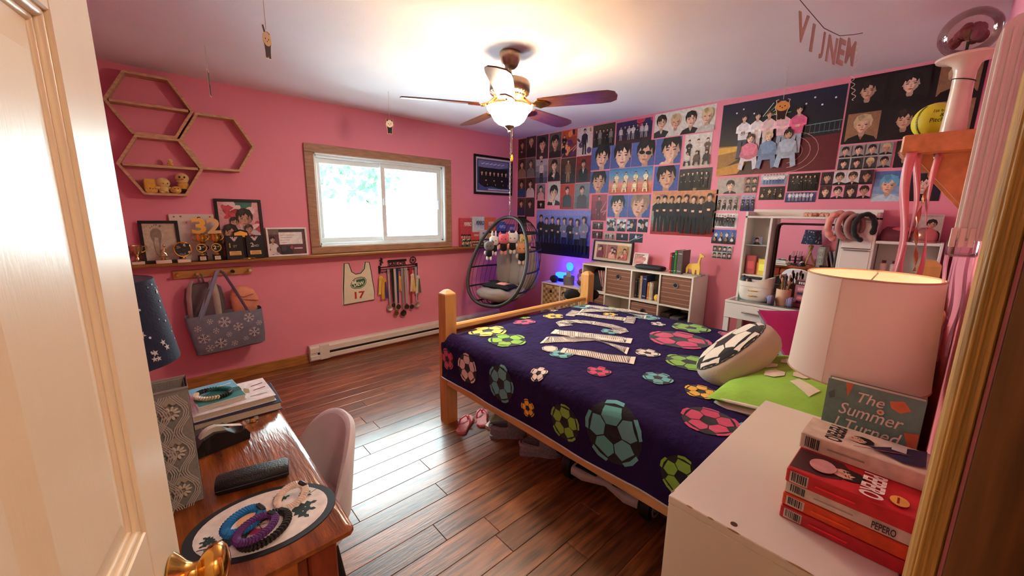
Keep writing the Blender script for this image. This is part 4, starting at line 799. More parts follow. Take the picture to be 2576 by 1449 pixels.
def cushion(name, label, w_, h_, t_, loc, rot, m=M_cush, seed=0, tufts=True):
    o = thing(name, label, 'cushion', loc, rot=rot); b = MB(); pillow(b, w_, h_, t_, 20, 20, .012, .05, seed); b.build('cover', m, o, True)
    if tufts: b = MB(); b.tube([(-w_ * .5 + .01, -h_ * .5 + .01, 0), (w_ * .5 - .01, -h_ * .5 + .01, 0), (w_ * .5 - .01, h_ * .5 - .01, 0), (-w_ * .5 + .01, h_ * .5 - .01, 0)], .004, 6, True); b.build('piping', m, o, True)
    return o
fx, fy = math.cos(math.radians(191)), math.sin(math.radians(191))
def el(x, y, z): return (2.872 + fx * x - fy * y, 3.332 + fy * x + fx * y, .46 + z)
def puffs(name, label, lobes, loc, rot, m=M_cush, e=.75):
    o = thing(name, label, 'cushion', loc, rot=rot); b = MB()
    for c, r in lobes: b.ell(c, r, 20, 12, e=e)
    q = b.build('cover', m, o, True)
    for v in q.data.vertices: v.co += Vector((noise.noise(v.co * 9), noise.noise(v.co * 9 + Vector((5, 0, 0))), noise.noise(v.co * 9 + Vector((0, 7, 0))))) * .018
    b = MB(); b.tube([(lobes[0][0][0] + lobes[0][1][0] * .9 * math.cos(k * .5), .24 * math.sin(k * .5), lobes[0][0][2]) for k in range(13)], .003, 5); b.build('piping', m, o, True); return o
puffs('seat_cushion', 'puffy taupe seat cushion in the bottom of the egg chair', [((0, 0, 0), (.25, .27, .075)), ((.12, .02, .01), (.12, .22, .07))], el(.0, 0, .115), (0, .08, math.radians(191)))
puffs('back_cushion', 'tall folded taupe cushion filling the back of the egg chair', [((0, 0, 0), (.085, .13, .25)), ((.03, .17, 0), (.09, .12, .25)), ((.03, -.17, 0), (.09, .12, .25))], el(-.33, 0, .36), (0, -.12, math.radians(191)))
puffs('head_cushion', 'small grey head cushion at the top of the egg chair back', [((0, 0, 0), (.06, .17, .09))], el(-.34, 0, .67), (0, -.1, math.radians(191)), mat('grey_head_cushion', (120, 110, 110), .85, bump=.3, bscale=20))
t = thing('folded_shirt', 'crumpled black and pink shirt lying on the seat cushion', 'clothing', el(.06, .02, .20), math.radians(101)); b = MB(); pillow(b, .40, .22, .075, 16, 16, .02, .1, 7); b.build('cloth', mat('black_cotton', (24, 22, 28), .95, bump=.5, bscale=20), t, True); b = MB(); pillow(b, .13, .10, .03, 10, 10, .006, .1, 4); b.build('pink_print', mat('pink_cotton', (222, 150, 140), .9), t, True, (-.07, .03, .034)); b = MB(); pillow(b, .12, .09, .03, 10, 10, .006, .1, 9); b.build('sleeve', mat('black_cotton'), t, True, (.13, -.06, .03))
# ---------------------------------------------------------------- plush keychains hanging in the egg chair
def hang_plush(loc, top, s, head, body, ear, label, shirt=(22, 20, 24), cat='plush toy'):
    t = thing('hanging_plush', label, cat, loc, math.radians(-42), 'plush toys hanging in the egg chair'); mh = mat('plush_%d_%d_%d' % head, head, .95, var=.08, scale=60, bump=.5, bscale=240, sheen=.5); mb_ = mat('plush_%d_%d_%d' % body, body, .95, var=.08, scale=60, bump=.5, bscale=240, sheen=.5)
    b = MB(); b.ell((0, 0, .155 * s), (.056 * s, .042 * s, .052 * s), e=.85); b.build('head', mh, t, True)
    for q in (-1, 1):
        b = MB()
        if ear == 'long': b.ell((q * .018 * s, 0, .22 * s), (.012 * s, .008 * s, .04 * s), 10, 8)
        elif ear == 'point': b.lathe([(.022 * s, 0), (.016 * s, .02 * s), (.002 * s, .045 * s)], 10, (q * .034 * s, 0, .185 * s), sy=.5)
        else: b.ell((q * .04 * s, 0, .195 * s), (.018 * s, .01 * s, .018 * s), 10, 8)
        b.build('ear', mh, t, True)
        b = MB(); b.ell((q * .018 * s, -.002, .018 * s), (.016 * s, .018 * s, .026 * s), 10, 8); b.build('leg', mb_, t, True)
        b = MB(); b.ell((q * .042 * s, 0, .078 * s), (.014 * s, .013 * s, .024 * s), 10, 8); b.build('arm', mb_, t, True)
        b = MB(); b.ell((q * .02 * s, -.041 * s, .155 * s), (.0045 * s, .003 * s, .006 * s), 8, 6); b.build('eye', M_eye, t, True)
    b = MB(); b.ell((0, 0, .072 * s), (.036 * s, .03 * s, .042 * s), 14, 10, e=.8); b.build('shirt', mat('plush_shirt', shirt, .9), t, True)
    b = MB(); b.cyl((0, 0, .2 * s), (0, .01, top), .0022, 6); b.build('cord', M_rope, t)
hang_plush((2.73, 3.385, .955), .24, 1.0, (112, 102, 98), (222, 216, 210), 'round', 'grey and white dog plush hanging leftmost in the egg chair')
hang_plush((2.83, 3.42, 1.0), .29, 1.05, (222, 212, 206), (222, 212, 206), 'long', 'white rabbit plush with long ears hanging in the egg chair')
hang_plush((2.90, 3.335, 1.01), .28, 1.12, (222, 96, 110), (226, 140, 120), 'point', 'pink pig plush hanging in the egg chair')
hang_plush((2.995, 3.29, 1.02), .27, 1.12, (224, 216, 206), (226, 214, 204), 'point', 'white bear plush hanging beside the pink pig plush')
hang_plush((3.105, 3.25, .89), .30, 1.2, (224, 160, 110), (226, 206, 190), 'point', 'orange fox plush hanging lowest in the egg chair')
hang_plush((3.20, 3.29, .98), .30, 1.2, (236, 190, 96), (236, 200, 130), 'round', 'yellow plush hanging at the right side of the egg chair')
# ---------------------------------------------------------------- paper ornaments on threads
def ornament(x, y, zt, zb, wd, rz, head, body, ear, label):
    t = thing('paper_ornament', label, 'ornament', (x, y, HC), rz, 'paper ornaments hanging from the ceiling'); b = MB(); b.cyl((0, 0, 0), (0, 0, zt - HC), .0016, 6); b.build('thread', mat('pale_thread', (206, 190, 160), .8), t)
    H_ = zt - zb; w_ = wd; b = MB(); b.col = (232, 214, 176)
    e = {'long': [(-.2, .72), (-.45, 1.12), (-.28, 1.16), (-.1, .93)], 'point': [(-.42, .78), (-.46, 1.03), (-.18, .93)], 'round': [(-.42, .84), (-.48, .98), (-.3, 1.02), (-.2, .93)]}[ear]
    right = [(-a, c_) for a, c_ in reversed(e)] if ear != 'long' else [(.1, .96), (.35, .92)]
    ol = [(-.30, .0), (-.32, .25), (-.38, .46), (-.5, .62)] + e + right + [(.5, .62), (.38, .46), (.32, .25), (.30, .0), (.06, .0), (0, .06), (-.06, .0)]
    b.prism([(a * w_, zb - HC + c_ * H_) for a, c_ in ol], (0, .0006, 0), (1, 0, 0), (0, 0, 1), (0, -.0012, 0))
    b.build('card', FLATP, t)
    for sg in (-1, 1):
        A = Art((0, sg * .0006, zb - HC), (1, 0, 0), (0, 0, 1), (0, sg, 0), .0002); A.poly([(a * w_ * .88, .03 * H_ + c_ * H_ * .95) for a, c_ in ol], body); A.oval(0, .68 * H_, .44 * w_, .24 * H_, head); [A.oval(q * .16 * w_, .68 * H_, .05 * w_, .03 * H_, (30, 24, 24), 8) for q in (-1, 1)]; A.oval(0, .60 * H_, .06 * w_, .02 * H_, (60, 30, 30), 8); A.build('card_print', FLATP, t)
ornament(.352, 3.19, 2.30, 2.15, .075, 1.30, (120, 84, 70), (50, 36, 44), 'round', 'dark paper ornament turned edge-on above the hexagon shelves')
ornament(.478, 2.212, 2.27, 2.147, .05, .5, (206, 170, 130), (64, 50, 56), 'long', 'rabbit-eared paper ornament hanging nearest the door')
ornament(1.556, 3.259, 2.225, 2.107, .062, -.45, (234, 214, 190), (40, 34, 40), 'point', 'pale cat paper ornament hanging above the window')
ornament(3.202, .858, 2.24, 2.11, .085, -1.25, (226, 170, 96), (58, 46, 50), 'round', 'orange paper ornament hanging in front of the stadium poster')
t = thing('curling_ribbon', 'thin curled white ribbon hanging from the ceiling', 'ribbon', (3.06, .49, HC)); b = MB(); b.tube([(.006 * math.cos(k * .6), .008 * math.sin(k * .6) - (0 if k < 60 else (k - 60) * .0006), -.0031 * k) for k in range(100)], .0016, 5); b.build('ribbon', mat('white_ribbon', (226, 206, 190), .4), t, True)
t = thing('letter_banner', 'string of tan paper letters hanging below the ceiling', 'banner', (2.22, .606, HC)); b = MB(); b.tube([(0, 0, 0), (.12, -.03, -.035), (.28, -.066, -.075), (.45, -.10, -.07), (.60, -.13, -.03), (.70, -.15, 0)], .0016, 5); b.build('string', mat('dark_string', (96, 70, 60), .8), t, True)
M_tan = mat('tan_card', (196, 176, 152), .8, var=.06)
for k, ch in enumerate('VIJNEM'):
    f = k / 5; V, F, asp = text_polys(ch, .03); b = MB(); hh = .12; ww = min(.10, hh * asp); px = .10 + f * .50; zz = -.03 - .055 * math.sin(PI * (px / .7)) - .0; d = Vector((.977, -.209, 0)); nn = Vector((.209, .977, 0)) * .001
    vs = [Vector((px, px * -.214, zz - hh)) + d * (a - .5) * ww + Vector((0, 0, c_ * hh)) for a, c_ in V]; N_ = len(vs)
    b._add([v - nn for v in vs] + [v + nn for v in vs], list(F) + [tuple(i + N_ for i in reversed(f_)) for f_ in F]); b.build('letter', M_tan, t)
# ---------------------------------------------------------------- posters on the right wall
PB, PW_, PT, PN = (28, 24, 28), (222, 214, 206), (34, 74, 96), (70, 84, 150)
BR = [(70, 48, 40), (92, 66, 54)]; GY = [(60, 56, 56), (110, 104, 100)]; BL = [(70, 88, 152), (84, 104, 172)]; RD = [(150, 40, 34), (196, 66, 44)]
DK = (24, 22, 26)
def smg(c1, n=5, tops=None, h=.8, **k): return ('G', c1, dict(n=n, h=h, tops=tops or [(30, 28, 32), (60, 58, 62), (210, 204, 200)], **k))
POSTERS = [
 ((3.985, 2.43, 3.835, 2.185), ('H', BR, dict(cloth=(60, 44, 40), hair=HR[2], hand=1)), 'brown portrait poster, topmost of the column in the corner'),
 ((3.832, 2.44, 3.655, 2.185), ('H', [(50, 44, 48), (84, 70, 66)], dict(cloth=(40, 36, 46), hair=HR[4])), 'dark portrait poster with a blond figure near the corner'),
 ((3.985, 2.18, 3.835, 1.935), ('H', BR, dict(cloth=(150, 120, 100), hair=HR[1])), 'brown portrait poster, second in the corner column'),
 ((3.832, 2.18, 3.655, 1.935), ('H', GY, dict(cloth=(120, 116, 118), hair=HR[2])), 'grey portrait poster of a pale jacket, second row by the corner'),
 ((3.985, 1.93, 3.835, 1.682), ('H', BR, dict(cloth=(44, 70, 120), hair=HR[0])), 'portrait poster with a blue shirt, third in the corner column'),
 ((3.832, 1.93, 3.655, 1.682), ('H', [(60, 40, 40), (90, 50, 46)], dict(cloth=(206, 196, 196), hair=HR[1])), 'portrait poster with a white striped sleeve near the corner'),
 ((3.985, 1.675, 3.835, 1.44), ('H', BR, dict(cloth=(40, 50, 80), hair=HR[0])), 'dark portrait poster above the black scribbled sheet'),
 ((3.832, 1.675, 3.655, 1.43), ('H', [(52, 44, 44), (80, 60, 54)], dict(cloth=(60, 56, 60), hair=HR[1])), 'dark half portrait at the foot of the second corner column'),
 ((3.645, 2.43, 3.445, 2.145), ('H', [(50, 46, 46), (74, 70, 70)], dict(cloth=(60, 56, 58), hair=HR[0], hand=1, z=.5, y=.62)), 'grey portrait of a figure with a hand at the mouth'),
 ((3.43, 2.43, 3.235, 2.14), ('H', [(60, 54, 52), (120, 112, 106)], dict(cloth=(40, 36, 38), hair=HR[1], z=.5, y=.62)), 'grey portrait with long wavy dark hair, top row'),
 ((3.228, 2.43, 3.0, 2.125), ('S', [(90, 40, 60), (226, 110, 50)], dict(n=2, tops=[DK], blot=([(90, 50, 110), (240, 150, 80), (40, 26, 60)], 12, .22), rays=[(236, 190, 170)], nr=4)), 'orange and purple action poster in the top row'),
 ((2.995, 2.43, 2.785, 2.125), ('F', [(206, 196, 196), (226, 220, 216)], dict(cloth=(40, 36, 50), blot=([(190, 160, 60), (80, 70, 110)], 5, .18))), 'white poster of a suited figure with gold medallions'),
 ((3.655, 2.14, 3.445, 1.85), ('F', [(80, 84, 110), (206, 206, 216)], dict(cloth=(214, 210, 210), pants=(30, 30, 40))), 'pale blue poster of a figure in a white jacket'),
 ((3.435, 2.135, 3.235, 1.865), ('H', [(90, 72, 60), (130, 108, 92)], dict(cloth=DK, shirt=(214, 208, 200), hand=1, z=.42)), 'brown poster of a figure in a black suit'),
 ((3.228, 2.12, 3.0, 1.825), ('F', [(30, 22, 22), (84, 54, 36)], dict(cloth=(130, 96, 70), pants=(150, 120, 96))), 'dark brown poster of a reaching standing figure'),
 ((2.995, 2.12, 2.785, 1.83), ('H', [(70, 24, 26), (150, 44, 40)], dict(cloth=DK, shirt=(226, 220, 216), z=.26, y=.72)), 'red poster of a figure in a black suit with white collar'),
 ((3.625, 1.84, 3.475, 1.645), ('H', [(60, 60, 70), (150, 150, 160)], dict(cloth=(206, 150, 150))), 'small pale photo above a small black photo'),
 ((3.61, 1.635, 3.475, 1.535), ('B', [(20, 20, 24)], dict(n=1, z=.5, cloth=DK)), 'small black photo just above the large blue group poster'),
 ((3.43, 1.855, 3.225, 1.575), ('P', [(196, 190, 190)], dict(cloth=DK, shirt=(220, 214, 210), hand=1, z=.8)), 'white poster of a black-haired figure with a hand on the mouth'),
 ((3.222, 1.82, 3.005, 1.53), ('H', RD, dict(cloth=(56, 56, 60), z=.26, y=.76)), 'bright red poster of a figure in a grey coat'),
 ((3.0, 1.82, 2.785, 1.535), ('H', [(86, 100, 108), (130, 146, 150)], dict(cloth=(70, 66, 72), z=.28, y=.74)), 'teal grey poster of a figure in a dark coat'),
 ((3.615, 1.52, 2.745, .962), ('G', [(40, 44, 120), (96, 104, 196), (140, 146, 214)], dict(n=8, h=.80, y=.05, sp=.92, tops=[(22, 22, 30), (26, 26, 34), (22, 22, 28), (24, 24, 30), (110, 116, 140), (26, 26, 32), (96, 102, 120), (120, 124, 140)], pants=[(16, 16, 24)], arms=1, floor=(16, 16, 34), fh=.26)), 'large blue poster of eight suited figures with folded hands'),
 ((3.97, 1.43, 3.80, 1.16), ('P', [(16, 16, 18)], dict(cloth=(14, 14, 16), z=.01, rays=[(120, 118, 120)], nr=26)), 'black sheet with white scribbles behind the egg chair top'),
 ((2.775, 2.425, 2.495, 2.195), smg([(40, 40, 34), (84, 82, 66)], 5, [(26, 26, 26), (150, 148, 140), (40, 38, 36)], .7), 'dark olive group poster in the top row'),
 ((2.48, 2.41, 2.075, 2.19), smg([(30, 26, 60), (60, 50, 110)], 7, [(214, 206, 206), (40, 36, 60), (190, 180, 190)], .66, y=.14, floor=(60, 26, 34), fh=.26, blot=([(210, 70, 100), (190, 50, 84)], 3, .12)), 'purple night poster of a group under a red moon'),
 ((2.05, 2.425, 1.485, 2.205), ('B', [(214, 208, 202), (226, 222, 216)], dict(n=4, z=.52, y=.62, tops=[(40, 38, 40), (206, 200, 196), (34, 32, 36), (190, 184, 178)], hairs=[HR[0], HR[1], HR[4], HR[2]])), 'wide white poster of four figures at the top row end'),
 ((2.785, 2.195, 2.535, 1.955), ('P', BL, dict(cloth=DK, z=1.35, x=.58)), 'blue portrait poster, first in the second row'),
 ((2.53, 2.195, 2.285, 1.955), ('P', BL, dict(cloth=(220, 220, 226), z=1.55, x=.6)), 'blue portrait poster with a white collar, tight on the face'),
 ((2.28, 2.195, 2.025, 1.955), ('P', BL, dict(cloth=DK, gl=True, z=1.4, x=.6, shirt=(220, 216, 216), skin=SK[1])), 'blue portrait poster of a figure in dark sunglasses'),
 ((2.02, 2.195, 1.765, 1.955), ('P', BL, dict(cloth=(226, 222, 222), z=1.4, x=.62, hand=1)), 'blue portrait poster with a white gloved hand'),
 ((1.735, 2.195, 1.495, 1.905), ('S', [(190, 180, 168), (226, 220, 214)], dict(n=6, tops=[(40, 38, 40), (206, 200, 192), (90, 80, 70)])), 'pale sky poster of a group on the beach'),
 ((2.785, 1.94, 2.535, 1.705), ('P', BL, dict(cloth=DK, z=1.4, x=.46)), 'blue portrait poster of a dark-haired figure looking down left'),
 ((2.53, 1.95, 2.03, 1.69), ('S', [(190, 90, 56), (214, 140, 120), (96, 150, 190), (60, 110, 170)], dict(n=8, tops=[(226, 206, 160), (232, 216, 176)], pants=[(226, 206, 160), (232, 220, 190)])), 'sunset sky poster of a group in cream suits'),
 ((2.015, 1.94, 1.765, 1.705), ('P', BL, dict(cloth=DK, z=1.4, x=.52)), 'blue portrait poster right of the sunset poster'),
 ((1.76, 1.895, 1.465, 1.70), smg([(30, 32, 36), (60, 62, 64)], 6, [(24, 24, 26), (60, 56, 50)], .76, blot=([(150, 120, 50), (120, 96, 44)], 3, .09)), 'dark group poster with gold patches'),
 ((2.75, 1.69, 2.545, 1.405), ('F', [(120, 30, 44), (170, 90, 100)], dict(cloth=(90, 40, 50), pants=(70, 30, 40), rays=[(196, 150, 156)], nr=3)), 'hazy red poster with a list of titles'),
 ((2.53, 1.675, 2.285, 1.445), ('P', BL, dict(cloth=DK, z=1.3)), 'blue portrait poster of a straight-faced figure, lowest row'),
 ((2.28, 1.675, 2.03, 1.445), ('P', BL, dict(cloth=DK, hair=(140, 116, 96), z=1.55, x=.52)), 'blue portrait poster of a light-haired figure glancing right'),
 ((2.01, 1.70, 1.395, 1.285), ('G', [(150, 40, 34), (110, 140, 130), (190, 160, 120), (206, 130, 90)], dict(n=8, h=.84, y=.04, sp=.92, tops=[DK, (30, 28, 30), (36, 34, 36)], pants=[(20, 20, 22)], arms=1, floor=(150, 36, 34), fh=.10, txt=[('SBS', .14, .88, .05, (40, 60, 110), .09)])), 'large poster of eight black-suited figures on a red carpet'),
 ((2.72, 1.39, 2.575, 1.305), smg([(60, 30, 30), (110, 100, 96)], 4), 'small group photo card at the left end of the upper card row'),
 ((2.53, 1.43, 2.415, 1.295), ('P', [(150, 170, 170), (206, 214, 214)], dict(cloth=DK, blot=([(60, 90, 100), (230, 236, 236), (20, 30, 36)], 10, .3), z=.6)), 'pale teal photo card in the upper card row'),
 ((2.40, 1.43, 2.29, 1.295), ('P', [(100, 130, 140), (190, 200, 206)], dict(cloth=DK, blot=([(30, 50, 60), (220, 226, 230)], 10, .3), z=.6)), 'icy blue photo card, third in the upper card row'),
 ((2.275, 1.43, 2.165, 1.298), ('P', [(20, 24, 34), (60, 80, 110)], dict(cloth=DK, blot=([(160, 180, 200), (20, 20, 30)], 8, .3), z=.6)), 'navy photo card, fourth in the upper card row'),
 ((2.15, 1.43, 2.04, 1.298), ('P', [(16, 16, 20), (60, 60, 66)], dict(cloth=DK, blot=([(190, 190, 200), (20, 20, 24)], 8, .3), z=.6)), 'black photo card at the right end of the upper card row'),
 ((2.72, 1.285, 2.575, 1.20), smg([(120, 40, 30), (40, 36, 40)], 5), 'small dark group photo card in the lower card row'),
 ((2.555, 1.275, 2.415, 1.20), smg([(150, 140, 140), (196, 190, 190)], 4), 'small pale group photo card in the lower card row'),
 ((2.40, 1.275, 2.255, 1.20), ('F', [(30, 34, 46), (40, 46, 60)], dict(cloth=(200, 190, 190))), 'small navy photo card with one small figure'),
 ((2.24, 1.28, 2.085, 1.19), ('F', [(24, 34, 50), (40, 60, 84)], dict(cloth=(206, 206, 210), rays=[(200, 206, 214)], nr=2)), 'dark photo card with a leaping white figure'),
 ((1.43, 2.395, .61, 1.815), ('STADIUM', []), 'huge night stadium poster of eight figures in pink and denim'),
 ((.60, 2.42, -.02, 1.985), ('C', [(18, 16, 18)], dict(rc=(2, 3), cells=[(22, 20, 22), (150, 110, 80), (30, 26, 28)], cloth=(18, 16, 18), gap=2, hairs=[HR[0], HR[1], HR[4]])), 'large black poster of six portraits above the yellow softball'),
 ((.60, 1.975, .315, 1.805), ('C', [(200, 196, 194)], dict(rc=(2, 4), cells=[(60, 58, 58), (150, 146, 144)], cloth=DK, hairs=[HR[0], HR[0], HR[4]])), 'grey collage poster of eight heads under the black portraits'),
 ((.305, 1.975, .10, 1.805), ('B', [(26, 26, 30)], dict(n=2, z=.6, cloth=DK)), 'dark poster half hidden behind the pine shelf'),
 ((1.41, 1.795, 1.195, 1.662), ('B', [(170, 160, 150)], dict(n=1, z=.55, cloth=(36, 32, 34))), 'beige poster of a figure lying on a sofa'),
 ((1.19, 1.795, 1.095, 1.665), ('C', [(130, 120, 110)], dict(rc=(2, 2), cells=[(120, 110, 100), (90, 80, 74)], cloth=(60, 56, 54))), 'small grey group poster beside the sofa poster'),
 ((1.075, 1.805, .895, 1.722), smg([(150, 170, 190), (206, 214, 220)], 7, [(226, 224, 224)], .9, pants=[(60, 90, 150)]), 'small group poster in white shirts and blue jeans'),
 ((1.075, 1.71, .90, 1.605), ('S', [(60, 50, 40), (30, 28, 26)], dict(n=8, tops=[DK, (200, 180, 140), (90, 60, 50)])), 'dark poster of a crowded seated group'),
 ((.885, 1.80, .69, 1.668), smg([(14, 14, 16), (26, 26, 26)], 6, [(40, 44, 36), (60, 56, 50), (24, 24, 24)], .8), 'black poster of a dim standing group'),
 ((.89, 1.66, .695, 1.585), smg([(56, 60, 110), (110, 116, 170)], 7, [(226, 226, 232), (196, 200, 214)], .92), 'blue poster of a row of figures in white'),
 ((.68, 1.80, .39, 1.605), ('C', [(222, 130, 150)], dict(rc=(2, 4), cells=[(226, 150, 170), (60, 40, 50), (206, 200, 200)], cloth=DK, gap=.2)), 'pink collage poster of eight cut-out heads'),
 ((.385, 1.785, .23, 1.585), ('P', [(150, 180, 206), (60, 90, 150)], dict(cloth=(190, 206, 216), hair=(100, 170, 206), z=.8)), 'pale blue portrait poster with teal hair'),
 ((.225, 1.785, .06, 1.585), ('P', [(20, 24, 44), (36, 44, 70)], dict(cloth=DK, z=.7)), 'navy portrait poster behind the pink streamers'),
 ((1.41, 1.65, 1.215, 1.515), ('S', [(200, 190, 184), (150, 140, 140)], dict(n=8, tops=[(40, 38, 40), (120, 110, 110)])), 'pale poster of a group piled on a field'),
 ((1.205, 1.65, 1.10, 1.515), ('S', [(40, 50, 120), (200, 200, 214)], dict(n=6, tops=[DK, (60, 60, 70)])), 'small blue-edged group poster'),
 ((1.41, 1.495, 1.215, 1.37), smg([(224, 220, 220)], 7, [DK, (50, 46, 50)], .78), 'white poster of seven figures in black'),
 ((1.41, 1.355, 1.21, 1.23), ('S', [(60, 44, 40), (90, 120, 180), (60, 90, 170)], dict(n=8, tops=[(214, 206, 200), (150, 120, 80)])), 'blue sky poster of a group on a stage'),
 ((1.39, 1.215, 1.225, 1.10), ('C', [(214, 210, 210)], dict(rc=(2, 4), cells=[(120, 130, 150), (90, 90, 96), (170, 170, 176)], cloth=(60, 60, 66))), 'lowest collage card beside the vanity hutch'),
]
def stadium(A, w_, h_):
    A.clip = (0, 0, w_, h_); grad(A, w_, h_, [(60, 30, 20), (46, 24, 30), (20, 18, 34), (16, 18, 40), (26, 30, 60)], n=4)
    A.poly([(0, .06 * h_), (.3 * w_, .30 * h_), (.34 * w_, .40 * h_), (0, .42 * h_)], (150, 104, 40)); A.poly([(0, .30 * h_), (.3 * w_, .36 * h_), (.26 * w_, .40 * h_), (0, .40 * h_)], (210, 160, 60)); A.poly([(0, 0), (.2 * w_, .02 * h_), (.3 * w_, .2 * h_), (0, .1 * h_)], (190, 130, 40))
    A.poly([(.35 * w_, 0), (w_, 0), (w_, .44 * h_), (.7 * w_, .42 * h_), (.4 * w_, .2 * h_)], (96, 22, 34))
    for r in (.0, .06, .12):
        p = None
        for k in range(12):
            a = -1.5 + k * .25; q = ((.62 + (.24 - r) * math.cos(a)) * w_, (.26 + (.26 - r) * math.sin(a)) * h_)
            if p: A.line(*p, *q, .004 * w_, (214, 150, 150))
            p = q
    for k in range(8): A.line((.74 + k * .035) * w_, .46 * h_, (.74 + k * .035) * w_, .58 * h_, .003 * w_, (90, 130, 130))
    A.line(.72 * w_, .57 * h_, w_, .59 * h_, .006 * w_, (120, 160, 156)); A.line(.72 * w_, .47 * h_, w_, .48 * h_, .006 * w_, (90, 130, 130))
    for x, y in ((.14, .86), (.2, .9), (.3, .82), (.72, .84), (.84, .8), (.93, .86), (.78, .9)): A.oval(x * w_, y * h_, .008 * w_, .008 * w_, (220, 226, 240), 8)
    for k in range(6): A.line((.38 + k * .02) * w_, .76 * h_, (.46 + k * .03) * w_, (.92 - k * .03) * h_, .006 * w_, (110, 190, 110) if k % 2 else (220, 226, 214))
    for x, tp, pn in ((.22, (224, 220, 222), (60, 66, 84)), (.34, (226, 222, 220), (206, 200, 200)), (.44, (222, 190, 190), (200, 196, 196)), (.56, (226, 176, 186), (150, 160, 180)), (.68, (214, 96, 136), (170, 176, 190))): figure(A, x * w_, .22 * h_, .60 * h_, tp, pn, None, random.choice(HR[:3]), 1)
    A.text('83', .205 * w_, .54 * h_, .05 * h_, (40, 44, 70), wid=.035 * w_)
    for x, tp, pn, hr in ((.30, (222, 120, 146), (206, 200, 206), HR[2]), (.46, (120, 146, 180), (110, 136, 170), HR[4]), (.62, (176, 190, 206), (160, 176, 196), HR[0])): sit(A, x * w_, .06 * h_, .48 * h_, tp, pn, None, hr)
    A.clip = None
for (y1, z1, y0, z0), st, lb in POSTERS:
    w_, h_ = y1 - y0, z1 - z0
    A = Art((0, 0, 0), (0, -1, 0), (0, 0, 1), (-1, 0, 0), .00012)
    A.col = (226, 220, 214); A._add([(.0002, 0, 0), (.0002, -w_, 0), (.0002, -w_, h_), (.0002, 0, h_), (-.0008, 0, 0), (-.0008, -w_, 0), (-.0008, -w_, h_), (-.0008, 0, h_)], [(3, 2, 1, 0), (4, 5, 6, 7), (0, 1, 5, 4), (1, 2, 6, 5), (2, 3, 7, 6), (3, 0, 4, 7)]); A.k = 8
    random.seed(int(y1 * 1000 + z1 * 77))
    stadium(A, w_, h_) if st[0] == 'STADIUM' else paint(A, w_, h_, st)
    o = A.build('wall_poster' if w_ > .16 else 'photo_card', PRINT); o.location = (XR - .0012, y1, z0); tag(o, lb, 'poster', 'posters on the poster wall')
random.seed(11)
# ---------------------------------------------------------------- cube bookcase
M_oakw = mat('pale_laminate', (226, 214, 198), .45, var=.05, scale=5)
def bookcase(name, label, x0, x1, ys, zs, th=.016, back=True):
    """ys, zs: positions of uprights and shelves"""
    t = thing(name, label, 'bookcase', ((x0 + x1) / 2, (ys[0] + ys[-1]) / 2, 0)); ox, oy = t.location.x, t.location.y
    for y in ys: b = MB(); b.bbox(x0 - ox, x1 - ox, y - oy - th / 2, y - oy + th / 2, 0, zs[-1] - th / 2, .001); b.build('upright', M_oakw, t)
    for i, z in enumerate(zs):
        if i == len(zs) - 1: b = MB(); b.bbox(x0 - ox, x1 - ox, min(ys) - oy - th / 2, max(ys) - oy + th / 2, z - th / 2, z + th / 2, .0015); b.build('top_board', M_oakw, t)
        else:
            so = sorted(ys)
            for a, c in zip(so, so[1:]): b = MB(); b.bbox(x0 - ox, x1 - ox, a - oy + th / 2, c - oy - th / 2, z - th / 2, z + th / 2, .001); b.build('shelf', M_oakw, t)
    if back: b = MB(); b.box(x1 - ox - .004, x1 - ox - .001, min(ys) - oy, max(ys) - oy, .02, zs[-1] - th); b.build('back_panel', M_oakw, t)
    return t
BX0, BX1 = 3.38, 3.69; YS = [2.578, 2.284, 1.990, 1.696, 1.402]; ZS = [.06, .366, .660, .944]
bookcase('cube_bookcase', 'pale cube bookcase with fabric bins against the poster wall', BX0, BX1, YS, ZS)
M_bin = mat('brown_bin_cloth', (132, 88, 70), .9, var=.14, scale=30, stretch=(1, 20, 1), bump=.2, bscale=150)
def fabric_bin(y, z, w_, h_, label, holes=True):
    t = thing('fabric_bin', label, 'bin', (BX0 + .135, y, z), group='striped fabric bins in the cube bookcase'); b = MB(); b.bbox(-.128, .12, -w_ / 2, w_ / 2, 0, h_, .006); b.build('bin_body', M_bin, t)
    for k in range(6): b = MB(); b.box(-.1292, -.1279, -w_ / 2 + .004, w_ / 2 - .004, .028 + k * h_ / 6.2, .0305 + k * h_ / 6.2); b.build('pinstripe', mat('cream_pinstripe', (206, 170, 146), .9), t)
    b = MB(); b.lathe([(.017, 0), (.026, -.001), (.026, -.005), (.017, -.004), (.017, 0)], 24, (-.129, 0, h_ * .72), axis=0, close=False); b.build('grommet', M_steel, t, True); b = MB(); b.lathe([(0, -.0015), (.017, -.0015)], 20, (-.129, 0, h_ * .72), axis=0, close=False); b.build('dark_hole_disc', M_black, t)  # black disc paints the dark of the grommet hole; the bin is solid
fabric_bin(2.137, .6685, .272, .262, 'brown striped fabric bin, left one in the top row')
fabric_bin(1.549, .6685, .272, .262, 'brown striped fabric bin, right one in the top row')
fabric_bin(1.843, .3745, .272, .262, 'brown striped fabric bin below the row of books')
fabric_bin(2.431, .3745, .272, .262, 'brown striped fabric bin in the middle row behind the bed post')
